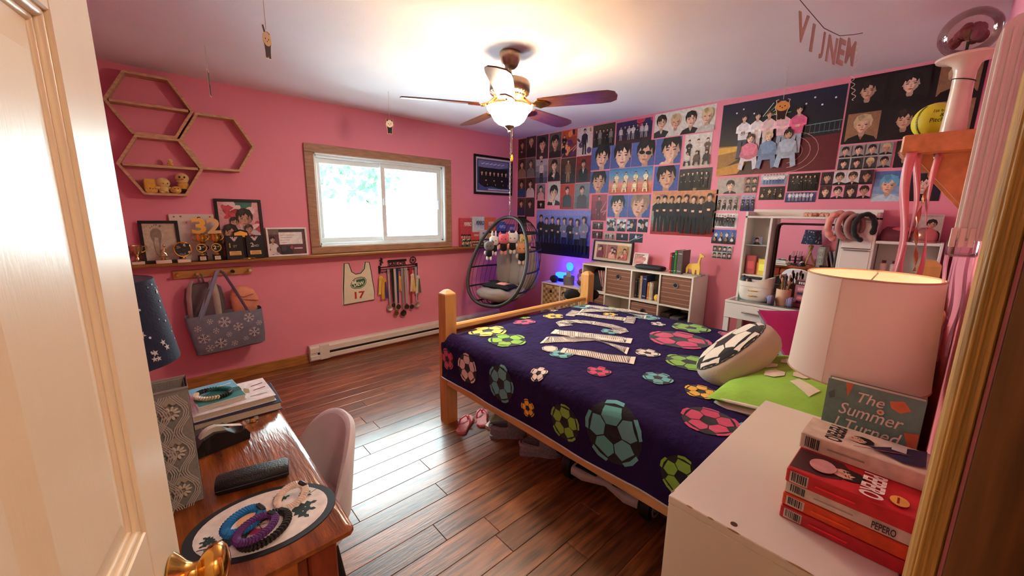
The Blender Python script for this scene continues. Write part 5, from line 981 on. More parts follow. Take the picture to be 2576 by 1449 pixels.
def book(x, y, z, th, h_, d_, col, label, lean=0, group='books in the cube bookcase', title=None, tc=(230, 220, 200), face=-1):
    """upright book, spine towards -X"""
    t = thing('book', label, 'book', (x, y, z), group=group, rot=(lean, 0, 0)); b = MB(); m = mat('cover_%d_%d_%d' % col, col, .5, var=.06)
    b.bbox(0, .003, 0, th, 0, h_, .001).box(0, d_, 0, .002, 0, h_).box(0, d_, th - .002, th, 0, h_); b.build('cover', m, t)
    b = MB(); b.box(.004, d_ - .004, .0022, th - .0022, .003, h_ - .003); b.build('pages', mat('book_pages', (216, 204, 180), .85, var=.1, scale=200, stretch=(1, 60, 1)), t)
    A = Art((-.0003, th, 0), (0, -1, 0), (0, 0, 1), (-1, 0, 0)); A.rect(th * .06, .006, th * .94, h_ - .006, col); A.rect(th * .15, h_ * .12, th * .85, h_ * .14, tc); A.rect(th * .15, h_ * .84, th * .85, h_ * .86, tc)
    if title: A.text(title, th * .75, h_ * .3, th * .5, tc, wid=h_ * .4, rot=PI / 2)
    A.build('spine_print', PRINT, t); return t
zb = .6685
y = 1.978
for k, (th, h_, col, lb) in enumerate(((.024, .19, (60, 56, 60), 'dark grey book at the left of the book cube'), (.012, .20, (96, 90, 90), 'thin grey book beside the dark grey book'), (.026, .225, (206, 190, 160), 'cream book standing left of the navy book'), (.044, .232, (34, 48, 92), 'thick navy book in the book cube'), (.020, .17, (190, 110, 50), 'thin orange book right of the navy book'), (.012, .176, (214, 190, 150), 'thin tan book beside the orange book'), (.014, .172, (196, 176, 150), 'thin beige book leaning on the plush ball'), (.010, .17, (150, 120, 100), 'narrow brown book at the end of the row'))):
    y -= th + (.010 if k in (1, 4) else .002); book(BX0 + .06, y, zb, th, h_, .16, col, lb)
t = thing('plush_toy', 'yellow and black plush ball at the right of the book cube', 'plush toy', (BX0 + .07, 1.74, zb)); b = MB(); b.ell((0, 0, .036), (.034, .032, .036)); b.build('body', M_plY, t, True); b = MB(); b.ell((0, 0, .098), (.032, .028, .032)); b.build('head', mat('black_plush', (26, 22, 24), .95, bump=.5, bscale=200), t, True)
t = thing('handbag', 'black bag slumped in the open cube behind the bed post', 'bag', (3.55, 2.43, zb)); b = MB(); loft(b, [(0, 0, 0, .10, .10, .5), (.03, 0, 0, .105, .118, .5), (.14, 0, 0, .09, .11, .5), (.21, 0, 0, .05, .09, .6), (.23, 0, 0, .01, .06, .8)], 24); b.build('bag_body', mat('black_nylon', (20, 18, 22), .7, bump=.3, bscale=30), t, True); b = MB(); b.tube([(-.03, -.05, .2), (-.04, -.03, .255), (-.04, .03, .255), (-.03, .05, .2)], .006, 6); b.build('handle', M_black, t, True)
t = thing('reed_diffuser', 'bundle of pink paper folders fanned in the open cube', 'folders', (BX0 + .07, 2.335, zb))
for k in range(6):
    a = (k - 2.5) * .03; b = MB(); b.prism([(-.003, 0), (.003, 0), (.006 + a * .9, .215), (-.001 + a * .9, .215)], (0, a * .25, .001), (0, 1, 0), (0, 0, 1), (.13, 0, 0)); b.build('folder', mat('pink_card_%d' % (k % 2), (214, 140, 140) if k % 2 else (226, 196, 186), .7), t)
t.name = 'paper_folders'
# row of boxes in the lower right cube
for k in range(3): t = thing('shoe_box', ('dark box at the left in the cube under the right bin', 'dark grey box in the middle of the cube under the right bin', 'black box at the right in the cube under the right bin')[k], 'box', (3.54, 1.64 - k * .09, .3745), group='boxes in the lower cube'); b = MB(); b.bbox(-.12, .12, -.04, .04, 0, .20 - k * .02, .003); b.build('carton', mat('dark_carton_%d' % k, ((44, 36, 34), (60, 54, 54), (28, 26, 30))[k], .6), t); b = MB(); b.bbox(-.122, .122, -.042, .042, .17 - k * .02, .203 - k * .02, .003); b.build('lid', mat('dark_lid_%d' % k, ((56, 46, 44), (90, 84, 84), (36, 34, 38))[k], .6), t)
# on top of the bookcase
TZ = .9525
def tripart(A, w_, h_):
    for k in range(3):
        A.clip = (k * w_ / 3 + .006, 0, (k + 1) * w_ / 3 - .006, h_); A.rect(k * w_ / 3 + .006, 0, (k + 1) * w_ / 3 - .006, h_, (150, 84, 80) if k < 2 else (190, 140, 90)); x = (k + .5) * w_ / 3
        for q in range(5): s = h_ * .3; xx = x + random.uniform(-.3, .3) * w_ / 3; yy = h_ * random.uniform(.25, .75); bust(A, xx, yy, s, random.choice([(206, 90, 96), (226, 170, 150), (120, 50, 60)]), SK[0]); face(A, xx, yy, s, SK[0], random.choice(HR[1:4]))
    A.clip = None
framed('triple_photo_frame', 'black frame with three red photos on the bookcase', 'picture', .50, .24, None, (3.672, 2.42, TZ), 'r', .10, fw=.016, matt=(226, 214, 190), mw=.03, extra=tripart)
def wordart(A, w_, h_):
    A.rect(0, 0, w_, h_, (230, 214, 206)); [A.rect(.08 * w_, (.08 + .115 * k) * h_, (.6 + .3 * random.random()) * w_, (.155 + .115 * k) * h_, random.choice([(190, 50, 56), (206, 90, 90), (150, 40, 50)])) for k in range(8)]
framed('word_print_frame', 'small white frame with red words beside the triple frame', 'picture', .16, .14, None, (3.62, 2.04, TZ), 'r', .2, frame=(226, 214, 206), fw=.012, extra=wordart)
t = thing('zip_case', 'long black zip case lying on the bookcase', 'case', (3.50, 1.865, TZ), .0); b = MB(); b.ell((0, 0, .0235), (.055, .148, .0235), 28, 12, e=.45); b.build('shell', mat('black_eva', (22, 22, 24), .6, bump=.2, bscale=200), t, True); b = MB(); b.tube([(.056 * math.copysign(abs(math.cos(a)) ** .45, math.cos(a)), .149 * math.copysign(abs(math.sin(a)) ** .45, math.sin(a)), .0235) for a in [2 * PI * k / 40 for k in range(40)]], .0022, 5, True); b.build('zip', M_black, t, True)
yb = 1.652
for th, h_, col, lb, ln in ((.018, .185, (170, 40, 36), 'red book standing on the bookcase top', 0), (.018, .18, (34, 60, 50), 'dark green book next to the red book', 0), (.022, .21, (60, 110, 50), 'leaning green book on the bookcase top', -.05), (.05, .215, (92, 84, 80), 'thick grey book beside the giraffe', 0)):
    yb -= th + .003; book(3.44, yb, TZ, th, h_, .15, col, lb, 0, 'books on top of the bookcase')
t = thing('giraffe_figure', 'yellow wooden giraffe cut-out on a grey bookend', 'figure', (3.49, 1.44, TZ)); gp = [(.062, .012), (.072, .012), (.074, .06), (.06, .088), (.05, .10), (-.02, .108), (-.032, .15), (-.036, .178), (-.03, .192), (-.045, .196), (-.072, .176), (-.074, .168), (-.055, .166), (-.046, .16), (-.04, .12), (-.046, .07), (-.046, .012), (-.024, .012), (-.022, .05), (-.008, .05), (-.004, .012), (.016, .012), (.02, .05), (.05, .055)]
b = MB(); b.prism([(a, c) for a, c in gp], (-.01, 0, 0), (0, 1, 0), (0, 0, 1), (.02, 0, 0)); b.build('cut_out', mat('yellow_painted_wood', (236, 196, 84), .5, var=.1), t); b = MB(); b.bbox(-.04, .06, -.075, .085, 0, .012, .002); b.build('bookend_plate', mat('grey_plate', (150, 144, 140), .5), t)
# ---------------------------------------------------------------- low unit with woven bins
LX0 = 3.36; LT = .672
bookcase('low_cube_unit', 'low pale cube unit with checked bins beside the egg chair', LX0, 3.69, [3.155, 2.876, 2.597], [.05, .36, .664])
def checked_bin(y, z, label):
    t = thing('woven_bin', label, 'bin', (LX0 + .13, y, z), group='checked woven bins in the low unit'); b = MB(); b.bbox(-.12, .12, -.126, .126, 0, .278, .004); b.build('bin_body', mat('straw_weave', (196, 170, 120), .9, var=.15, scale=60, bump=.4, bscale=200), t)
    cc = [(206, 182, 130), (150, 116, 84), (178, 144, 100), (214, 192, 146)]; A = MB()
    for i in range(7):
        for j in range(8):
            A = MB() if False else A; A.col = cc[(i + j) % 2 if random.random() < .8 else random.randint(0, 3)]; y0 = -.124 + i * .0354; z0 = .003 + j * .0342; A.bbox(-.1225 - .001 * ((i + j) % 2), -.1195, y0 + .001, y0 + .0344, z0 + .001, z0 + .0332, .001)
    A.M = None; tag(A.build('weave_squares', mat('weave_print', attr=True, rough=.9, var=.1, bump=.4, bscale=300), t), kind='stuff')
    b = MB(); b.lathe([(0, -.0035), (.018, -.0035)], 18, (-.121, 0, .205), axis=0, close=False); b.build('dark_hole_disc', M_black, t)  # black disc painted as the dark of a hole
checked_bin(3.0155, .3685, 'checked woven bin in the low unit nearest the egg chair')
checked_bin(2.7365, .3685, 'checked woven bin in the low unit nearest the bookcase')
t = thing('round_speaker', 'black round smart speaker on the low unit', 'speaker', (3.45, 3.045, LT)); b = MB(); b.ell((0, 0, .042), (.052, .052, .042), 24, 14); b.build('mesh_shell', mat('black_mesh_cloth', (24, 30, 28), .8, bump=.3, bscale=400), t, True); b = MB(); b.lathe([(.03, 0), (.032, .003), (.03, .006)], 20); b.build('foot', M_black, t)
M_blue = mat('blue_led', (10, 40, 255), .4, emit=7)
t = thing('blue_led_lamp', 'glowing blue LED lamp on the low unit', 'lamp', (3.56, 3.0, LT)); b = MB(); b.bbox(-.04, .04, -.095, .095, .045, .108, .012); b.build('light_bar', M_blue, t, True); b = MB(); b.lathe([(0, .004), (.048, .004), (.053, 0), (.048, -.004), (0, -.004)], 26, (.08, -.03, .178), axis=0, sx=1.05); b.build('glare_disc', M_blue, t, True); b = MB(); b.bbox(-.03, .05, -.06, .06, 0, .045, .006).cyl((.06, -.03, .03), (.085, -.03, .14), .006, 8); b.build('stand', M_black, t)  # glowing disc stands in for blue glare on the wall
_l = bpy.data.lights.new('blue_led_glow', 'POINT'); _l.energy = .5; _l.color = (.04, .07, 1); _l.shadow_soft_size = .05; _o = bpy.data.objects.new('blue_led_glow', _l); COL.objects.link(_o); _o.parent = t; _o.location = (.03, -.03, .155)
t = thing('felt_pot', 'grey felt pot on the low unit beside the blue lamp', 'pot', (3.46, 2.83, LT)); b = MB(); b.lathe([(0, 0), (.058, 0), (.062, .01), (.064, .10), (.059, .10), (.057, .012), (0, .012)], 26); b.build('pot', mat('grey_felt', (122, 120, 128), .95, bump=.3, bscale=200), t, True); b = MB(); b.prism([(-.04, .03), (.03, .03), (.045, .14), (-.02, .155)], (0, 0, 0), (0, 1, 0), (0, 0, 1), (.004, 0, 0)); b.build('card', mat('grey_card', (170, 168, 160), .7), t)
t = thing('plush_toy', 'mauve plush bundle wedged beside the bookcase', 'plush toy', (3.52, 2.70, LT)); b = MB(); b.ell((0, 0, .04), (.05, .045, .04)); b.build('body', mat('brown_plush', (110, 76, 70), .95, bump=.5, bscale=100), t, True); b = MB(); b.ell((0, .0, .105), (.045, .05, .045)); b.build('head', mat('mauve_plush', (150, 104, 150), .95, bump=.5, bscale=100), t, True); b = MB(); b.ell((-.03, -.02, .085), (.025, .022, .03)); b.build('muzzle', mat('pale_plush', (222, 200, 196), .95), t, True); b = MB(); b.ell((0, .0, .165), (.034, .03, .03)); b.build('hood', mat('rose_plush', (140, 70, 84), .95), t, True)
# ---------------------------------------------------------------- vanity
VX, VZ = 3.30, .82
V = thing('vanity_table', 'white vanity table with drawers, hutch and mirror', 'vanity', (3.5, .58, 0)); vl = lambda x0, x1, y0, y1, z0, z1: (x0 - 3.5, x1 - 3.5, y0 - .58, y1 - .58, z0, z1)
def vp(name, m, *bx, bev=.002, par=None): b = MB(); b.bbox(*vl(*bx), bev); return b.build(name, m, par or V)
vp('table_top', M_white, VX, 3.69, .02, 1.10, VZ - .018, VZ); vp('glass_top', mat('smoked_glass_top', (120, 122, 118), .06, var=.02, coat=.5), VX + .012, 3.47, .045, 1.075, VZ, VZ + .004)
vp('carcass', M_white, VX + .02, 3.68, .03, 1.09, VZ - .14, VZ - .018)
for y0, y1 in ((.715, 1.098), (.325, .710), (.022, .320)):
    d = vp('drawer', M_white, VX, VX + .019, y0, y1, VZ - .138, VZ - .021); b = MB(); ym = (y0 + y1) / 2 - .58; b.cyl((VX - .022 - 3.5, ym - .06, VZ - .075), (VX - .022 - 3.5, ym + .06, VZ - .075), .0055, 10).cyl((VX - 3.5, ym - .05, VZ - .075), (VX - .022 - 3.5, ym - .05, VZ - .075), .004, 8).cyl((VX - 3.5, ym + .05, VZ - .075), (VX - .022 - 3.5, ym + .05, VZ - .075), .004, 8); b.build('handle', M_steel, d, True)
for x, y in ((VX + .01, 1.06), (VX + .01, .03), (3.64, 1.06), (3.64, .03)): vp('leg', M_white, x, x + .04, y, y + .04, 0, VZ - .14)
HT = 1.51
for y in (1.078, .905, .475, .31): vp('hutch_side', M_white, 3.49, 3.69, y - .008, y + .008, VZ, HT if y > 1 or y < .35 else HT - .05)
vp('hutch_back', M_white, 3.685, 3.692, .31, 1.08, VZ, HT); vp('hutch_top', M_white, 3.49, 3.69, .302, 1.086, HT - .05, HT - .034); vp('top_rim', M_white, 3.67, 3.69, .302, 1.086, HT - .034, HT + .02)
vp('side_shelf', mat('clear_shelf', (200, 206, 204), .1, alpha=.7), 3.50, 3.68, .914, 1.070, 1.245, 1.251); vp('side_shelf', M_white, 3.50, 3.68, .914, 1.070, 1.0, 1.012)
for z0, z1 in ((VZ + .004, 1.04), (1.045, 1.265), (1.27, HT - .052)):
    d = vp('cupboard_door', M_white, 3.488, 3.50, .316, .468, z0, z1); b = MB(); b.bbox(*vl(3.478, 3.488, .33, .455, z1 - .012, z1 - .004), .001); b.build('door_pull', M_steel, d)
M_mir = mat('mirror_silver', (244, 244, 246), .01, 1, var=0)
b = MB(); b.box(*vl(3.598, 3.60, .485, .896, VZ + .02, HT - .052)); b.build('mirror_panel', M_mir, V); vp('mirror_backing', M_white, 3.602, 3.612, .483, .897, VZ, HT - .05)
# wire stand in front of the mirror
t = thing('wire_stand', 'bronze arched wire stand in front of the vanity mirror', 'stand', (3.57, .69, VZ)); b = MB(); b.tube([(0, .19, 0), (0, .19, .56), (0, .185, .59), (0, .165, .60), (0, -.165, .60), (0, -.185, .59), (0, -.19, .56), (0, -.19, 0)], .008, 8); b.build('arch', mat('bronze_wire', (74, 56, 50), .4, .6), t, True); b = MB(); b.bbox(-.012, .012, -.2, .2, 0, .008, .003); b.build('foot_bar', mat('bronze_wire'), t)
# things on the vanity
t = thing('makeup_organiser', 'white oval makeup organiser with two gold-handled drawers', 'organiser', (3.44, .935, VZ + .0045)); b = MB(); loft(b, [(0, 0, 0, .055, .085, .7), (.012, 0, 0, .066, .10, .65), (.06, 0, 0, .074, .112, .6), (.11, 0, 0, .074, .114, .6)], 36); b.build('drawer_body', mat('white_gloss_plastic', (232, 222, 208), .25), t, True)
b = MB(); loft(b, [(.112, 0, 0, .075, .115, .6), (.15, 0, 0, .077, .117, .6), (.15, 0, 0, .070, .110, .6), (.118, 0, 0, .068, .108, .6)], 36, False); o = b.build('tray', mat('white_gloss_plastic'), t, True)
for v in o.data.vertices:
    if v.co.z > .13: v.co.z += .045 * max(0, -v.co.y / .115) + .0
for z in (.045, .085): b = MB(); b.cyl((-.078, -.03, z), (-.078, .03, z), .004, 8); b.build('drawer_handle', M_brass, t, True)
def bottle(x, y, z, r, h_, col, cap, label, sq=False, name='cosmetic_bottle'):
    t = thing(name, label, 'bottle' if not sq else 'box', (x, y, z), group='cosmetics on the vanity'); b = MB()
    if sq: b.bbox(-r, r, -r, r, 0, h_, .003); b.build('box_body', mat('pack_%d_%d_%d' % col, col, .4, var=.05), t); b = MB(); b.box(-r - .0006, -r, -r * .7, r * .7, h_ * .3, h_ * .7); b.build('pack_label', mat('pack_label_%d' % col[0], shade(col, 1.18), .5), t)
    else:
        b.lathe([(0, 0), (r, 0), (r, h_ * .72), (r * .5, h_ * .8), (r * .45, h_ * .82)], 18); b.build('flask', mat('pack_%d_%d_%d' % col, col, .3, var=.05), t, True); b = MB(); b.lathe([(r * .5, h_ * .8), (r * .55, h_ * .82), (r * .55, h_), (0, h_)], 14); b.build('cap', mat('cap_%d_%d_%d' % cap, cap, .3), t, True)
bottle(3.575, 1.025, 1.0125, .033, .15, (206, 110, 120), None, 'tall pink cosmetics box on the vanity side shelf', True, 'cosmetic_box'); bottle(3.58, .975, 1.0125, .02, .13, (226, 160, 120), (230, 214, 190), 'peach bottle between the pink and yellow boxes'); bottle(3.545, .938, 1.0125, .024, .128, (232, 206, 90), None, 'tall yellow cosmetics box on the vanity', True, 'cosmetic_box')
bottle(3.435, 1.025, VZ + .118, .014, .075, (70, 90, 110), (40, 50, 60), 'blue-grey bottle standing in the makeup organiser'); bottle(3.44, .985, VZ + .118, .016, .06, (60, 40, 50), (30, 26, 30), 'dark round jar standing in the makeup organiser')
t = thing('photo_card', 'small photo card leaning on the upper vanity side shelf', 'card', (3.60, 1.015, 1.2515)); b = MB(); b.box(0, .002, -.036, .036, 0, .06); b.build('card_sheet', mat('pale_card', (190, 190, 200), .6), t); A = Art((0, .036, 0), (0, -1, 0), (0, 0, 1), (-1, 0, 0)); paint(A, .072, .06, ('B', [(150, 160, 190)], dict(n=1, z=.5, cloth=(60, 50, 60)))); A.build('card_print', PRINT, t)
t = thing('makeup_brush_cup', 'peach cup full of makeup brushes on the vanity', 'cup', (3.42, .745, VZ + .0045)); b = MB(); b.lathe([(0, 0), (.046, 0), (.048, .004), (.048, .12), (.044, .12), (.043, .006), (0, .006)], 26); b.build('cup', mat('peach_ceramic', (222, 180, 150), .4), t, True)
for k in range(9):
    a = k * .7; x, y = .026 * math.cos(a), .026 * math.sin(a); b = MB(); b.cyl((x * .5, y * .5, .01), (x * 1.25, y * 1.25, .155 + (k % 3) * .018), .003, 6); o = b.build('brush_handle', mat('brush_wood_%d' % (k % 2), (60, 40, 36) if k % 2 else (200, 150, 70), .4), t); b = MB(); z = .155 + (k % 3) * .018; b.ell((x * 1.3, y * 1.3, z + .018), (.009, .009, .020), 8, 6); b.build('brush_head', mat('brush_hair_%d' % (k % 2), (36, 26, 28) if k % 2 else (190, 130, 100), .9), o)
t = thing('headphones', 'lavender headphones lying on the vanity front', 'headphones', (3.355, .745, VZ + .0045), .1); M_lav = mat('lavender_plastic', (136, 130, 168), .35); M_lavp = mat('lavender_pad', (110, 104, 140), .8)
for q in (-1, 1): b = MB(); b.lathe([(0, .014), (.03, .014), (.036, .008), (.036, -.008), (.03, -.014), (0, -.014)], 22, (0, q * .062, .037), axis=1); c_ = b.build('ear_cup', M_lav, t, True); b = MB(); b.lathe([(.014, -.004), (.024, -.008), (.032, 0), (.024, .008), (.014, .004)], 20, (0, q * .046, .037), axis=1); b.build('ear_pad', M_lavp, c_, True)
b = MB(); b.tube([(0, .075, .04), (.03, .085, .05), (.075, .07, .055), (.10, .03, .058), (.105, 0, .058), (.10, -.03, .058), (.075, -.07, .055), (.03, -.085, .05), (0, -.075, .04)], .008, 8); b.build('headband', M_lav, t, True)
t = thing('cosmetics_display', 'pink and black printed display box in front of the mirror', 'box', (3.43, .60, VZ + .0045), -.2); b = MB(); b.bbox(-.03, .03, -.075, .075, 0, .20, .003); b.build('carton', mat('mauve_carton', (150, 80, 100), .5), t); A = Art((-.0302, .075, 0), (0, -1, 0), (0, 0, 1), (-1, 0, 0)); A.rect(.004, .004, .146, .196, (170, 96, 116)); A.rect(.004, .165, .146, .196, (40, 30, 36)); [A.rect(.02 + k * .014, .172, .029 + k * .014, .188, (214, 196, 190)) for k in range(8)]; [A.rect(.02, .03 + k * .032, .13, .05 + k * .032, ((90, 40, 60), (206, 120, 130), (60, 50, 70), (196, 150, 150))[k]) for k in range(4)]; A.build('carton_print', PRINT, t)
def headband(x, y, z, r, th, m, label, puffy, tilt):
    t = thing('headband', label, 'headband', (x, y, z), group='headbands hung on the vanity cupboard', rot=(0, 0, tilt)); b = MB(); n = 9 if puffy else 24
    pts = [(0, r * .62 * math.sin(a), r * math.cos(a)) for a in [math.radians(-35 + 310 * k / 40 - 90) for k in range(41)]]
    if puffy: rr = [th * (.72 + .28 * abs(math.sin(k * PI / 40 * n))) for k in range(41)]
    else: rr = [th] * 41
    rr[0] = rr[-1] = th * .4; b.tube(pts, rr, 10); b.build('band', m, t, True)
headband(3.462, .505, 1.415, .085, .024, mat('pink_satin', (216, 140, 130), .45, sheen=.3), 'puffy pink headband, leftmost on the cupboard', True, .5)
headband(3.462, .455, 1.418, .082, .017, mat('mauve_satin', (180, 124, 120), .5, sheen=.3), 'mauve headband beside the puffy pink one', False, .5)
headband(3.462, .415, 1.415, .074, .014, mat('taupe_velvet', (150, 116, 110), .7, sheen=.5), 'taupe headband between the mauve and black ones', False, .5)
headband(3.462, .365, 1.412, .084, .018, mat('black_velvet', (18, 14, 16), .9, sheen=.5), 'thick black headband, rightmost on the cupboard', True, .4)
for y, lb in ((.68, 'fluffy peach scrunchie, left one on the hutch top'), (.585, 'fluffy peach scrunchie, right one on the hutch top')): t = thing('scrunchie', lb, 'scrunchie', (3.57, y, HT - .0335), group='scrunchies on the hutch top'); b = MB(); b.tube([(.028 * math.cos(a), .036 * math.sin(a), .014 + .003 * math.sin(5 * a)) for a in [2 * PI * k / 30 for k in range(30)]], [.013 + .003 * math.sin(k * 2.1) for k in range(30)], 8, True); b.build('cloth_ring', mat('peach_fluff', (222, 150, 120), .95, sheen=.6, bump=.6, bscale=120), t, True)
# shelves right of the hutch
t = thing('wall_shelf_unit', 'white shelf unit right of the vanity hutch', 'shelf', (3.6, .15, VZ)); W0 = lambda *bx: (bx[0] - 3.6, bx[1] - 3.6, bx[2] - .15, bx[3] - .15, bx[4] - VZ, bx[5] - VZ)
for z in (VZ + .012, 1.10, 1.318): b = MB(); b.bbox(*W0(3.48, 3.69, .01, .298, z - .009, z + .009), .002); b.build('shelf_board', M_white, t)
b = MB(); b.bbox(*W0(3.48, 3.69, -.004, .01, VZ, 1.33), .002); b.build('side_panel', M_white, t); b = MB(); b.box(*W0(3.684, 3.69, .01, .298, VZ, 1.318)); b.build('back_panel', M_white, t)
t = thing('soft_bag', 'plum and pink soft bag on the upper white shelf', 'bag', (3.58, .205, 1.328)); b = MB(); loft(b, [(0, 0, 0, .07, .085, .6), (.03, 0, 0, .08, .09, .6), (.07, 0, .0, .06, .08, .7), (.09, 0, .01, .02, .05, .9)], 24); b.build('bag_body', mat('plum_cloth', (110, 50, 60), .8, bump=.3, bscale=30), t, True); b = MB(); b.ell((-.03, -.02, .07), (.035, .06, .022)); b.build('pink_flap', mat('pink_flap', (200, 90, 104), .8), t, True)
for k in range(2): bottle(3.55, .245 - k * .05, 1.1095, .02, .09, (214, 180, 176), (90, 40, 50), ('pale pink jar with dark lid, left one on the white shelf', 'pale pink jar with dark lid, right one on the white shelf')[k])
def cartoonart(A, w_, h_):
    A.rect(0, 0, w_, h_, (214, 206, 200)); A.rect(0, 0, w_, .2 * h_, (150, 150, 170)); bust(A, .6 * w_, .66 * h_, .34 * h_, (30, 26, 34), SK[0]); face(A, .6 * w_, .66 * h_, .34 * h_, SK[0], HR[0])
framed('figure_print', 'white print of a dark-haired figure behind the rose gold bowl', 'picture', .12, .17, None, (3.665, .078, 1.328), 'r', .12, frame=(214, 206, 200), fw=.006, extra=cartoonart)
t = thing('rose_gold_bowl', 'shiny rose gold dome bowl on the white shelf corner', 'bowl', (3.56, .075, 1.328), 0); t.location = (3.53, .085, 1.3275); b = MB(); b.lathe([(0, 0), (.03, 0), (.05, -.0), (.058, .02), (.056, .05), (.045, .075), (.024, .09), (0, .093)], 26); b.build('dome', mat('rose_gold', (206, 140, 130), .25, .8), t, True); b = MB(); b.lathe([(.056, .0), (.06, .003), (.06, .01), (.056, .013)], 26); b.build('rim', mat('rose_gold'), t, True)
# ---------------------------------------------------------------- bed
M_bedw = mat('honey_pine', (206, 150, 84), .42, var=.14, scale=4, stretch=(8, 8, 1.2), bump=.05)
M_bedh = mat('honey_pine_rail', (214, 160, 94), .42, var=.14, scale=4, stretch=(1.2, 8, 8), bump=.05)
M_bedl = mat('honey_pine_side', (214, 168, 110), .45, var=.14, scale=4, stretch=(8, 1.2, 8), bump=.05)
BED = thing('bed', 'honey pine bed frame with square capped posts', 'bed', (2.18, 1.1, 0)); bl_ = lambda x0, x1, y0, y1, z0, z1: (x0 - 2.18, x1 - 2.18, y0 - 1.1, y1 - 1.1, z0, z1)
def post(x, y, h_):
    b = MB(); s = .043; X, Y = x - 2.18, y - 1.1; q = .006
    V = [(X - s, Y - s, 0), (X + s, Y - s, 0), (X + s, Y + s, 0), (X - s, Y + s, 0)]
    for z, e in ((h_ - .03, 0), (h_ - .022, .003), (h_, .026)): V += [(X - s + e, Y - s + e, z), (X + s - e, Y - s + e, z), (X + s - e, Y + s - e, z), (X - s + e, Y + s - e, z)]
    F = [(3, 2, 1, 0), (12, 13, 14, 15)] + [(r * 4 + k, r * 4 + (k + 1) % 4, r * 4 + 4 + (k + 1) % 4, r * 4 + 4 + k) for r in range(3) for k in range(4)]
    b._add(V, F); b.build('post', M_bedw, BED)
post(1.412, 2.2, .955); post(2.965, 2.2, .945); post(1.43, .012, 1.26); post(2.965, .03, 1.26)
b = MB(); b.bbox(*bl_(1.455, 2.922, 2.175, 2.215, .672, .712), .010); b.build('footboard_rail', M_bedh, BED); b = MB(); b.bbox(*bl_(1.455, 2.922, 2.185, 2.205, .30, .60), .003); b.build('footboard_panel', M_bedh, BED)
b = MB(); b.bbox(*bl_(1.47, 2.92, .0, .03, .45, 1.15), .006); b.build('headboard_panel', M_bedh, BED)
for x0, x1 in ((1.371, 1.40), (2.955, 2.983)): b = MB(); b.bbox(*bl_(x0, x1, .055, 2.158, .293, .42), .004); b.build('side_rail', M_bedl, BED)
for k in range(9): b = MB(); b.bbox(*bl_(1.417, 2.954, .15 + k * .235, .22 + k * .235, .30, .318), .002); b.build('slat', M_bedh, BED)
t = thing('mattress', 'thick white mattress under the soccer quilt', 'mattress', (2.186, 1.11, .319)); b = MB(); loft(b, [(0, 0, 0, .725, 1.03, .12), (.02, 0, 0, .738, 1.042, .12), (.27, 0, 0, .738, 1.042, .12), (.305, 0, 0, .722, 1.026, .12)], 48); b.build('ticking', mat('white_ticking', (222, 216, 210), .9), t, True)
# ---------------------------------------------------------------- quilt with soccer balls
QX, QR, QZ0, QZT = 1.364, .075, .345, .662
QD = QZT - QZ0 - QR; QA = QD + PI / 2 * QR; QW = 1.50
def wob(u, v, a=.0055):
    return a * (noise.noise(Vector((u * 5, v * 5, 1))) + .6 * noise.noise(Vector((u * 13, v * 9, 4))) + .5 * abs(math.sin(u * 46 + 1.3 * math.sin(v * 9))) ** .5)
def Q(u, v, off=0.0):
    w_ = wob(u, v) + off
    if u < QD:
        f = u / QD; return (QX - w_ - .003 * (1 - f) * math.sin(v * 7 + 1), v, QZ0 + u + .004 * math.sin(v * 11))
    if u < QA:
        a = (u - QD) / QR; return (QX + QR - (QR + w_) * math.cos(a), v, QZ0 + QD + (QR + w_) * math.sin(a))
    s = u - QA; sag = -.018 * max(0, (v - 1.95) / .2) ** 2 + .014 * math.sin(min(1, s / QW) * PI)
    if s < QW: return (QX + QR + s, v, QZT + w_ + sag)
    s -= QW; a = min(s / QR, PI / 2)
    if s < PI / 2 * QR: return (QX + QR + QW + (QR + w_) * math.sin(a), v, QZT - QR + (QR + w_) * math.cos(a))
    return (QX + QR * 2 + QW + w_, v, QZT - QR - (s - PI / 2 * QR))
UT = QA + QW + PI / 2 * QR + .16
def uvt(x, y): return (QA + x - QX - QR, y)
def uvs(y, z): return (z - QZ0, y)
QL = thing('soccer_quilt', 'navy soccer quilt with colourful balls and big white lettering', 'quilt', (2.18, 1.1, .345)); qo = Vector((2.18, 1.1, .345))
nu, nv = 130, 150; b = MB(); V0, V1 = .14, 2.205
for j in range(nv + 1):
    for i in range(nu + 1):
        u, v = UT * i / nu, V0 + (V1 - V0) * j / nv
        if u > QD + .02 and v > 2.16: v = 2.16 + (v - 2.16) * .1
        if u > UT - .25 and v > 2.10: v = 2.10 + (v - 2.10) * .1
        b.v.append(tuple(Vector(Q(u, v)) - qo))
for j in range(nv):
    for i in range(nu): b.f.append((j * (nu + 1) + i, j * (nu + 1) + i + 1, (j + 1) * (nu + 1) + i + 1, (j + 1) * (nu + 1) + i)); b.c.append(None)
M_quilt = mat('navy_quilted_cotton', (40, 24, 72), .95, var=.18, scale=9, bump=.9, bscale=34, spec=.2)
qb = b.build('quilt_cloth', M_quilt, QL, True)
b = MB(); b.tube([tuple(Vector(Q(.002, V0 + (V1 - V0) * k / 60, .003)) - qo) for k in range(61)], .004, 6); b.build('hem', mat('quilt_hem', (206, 196, 190), .9), QL, True)
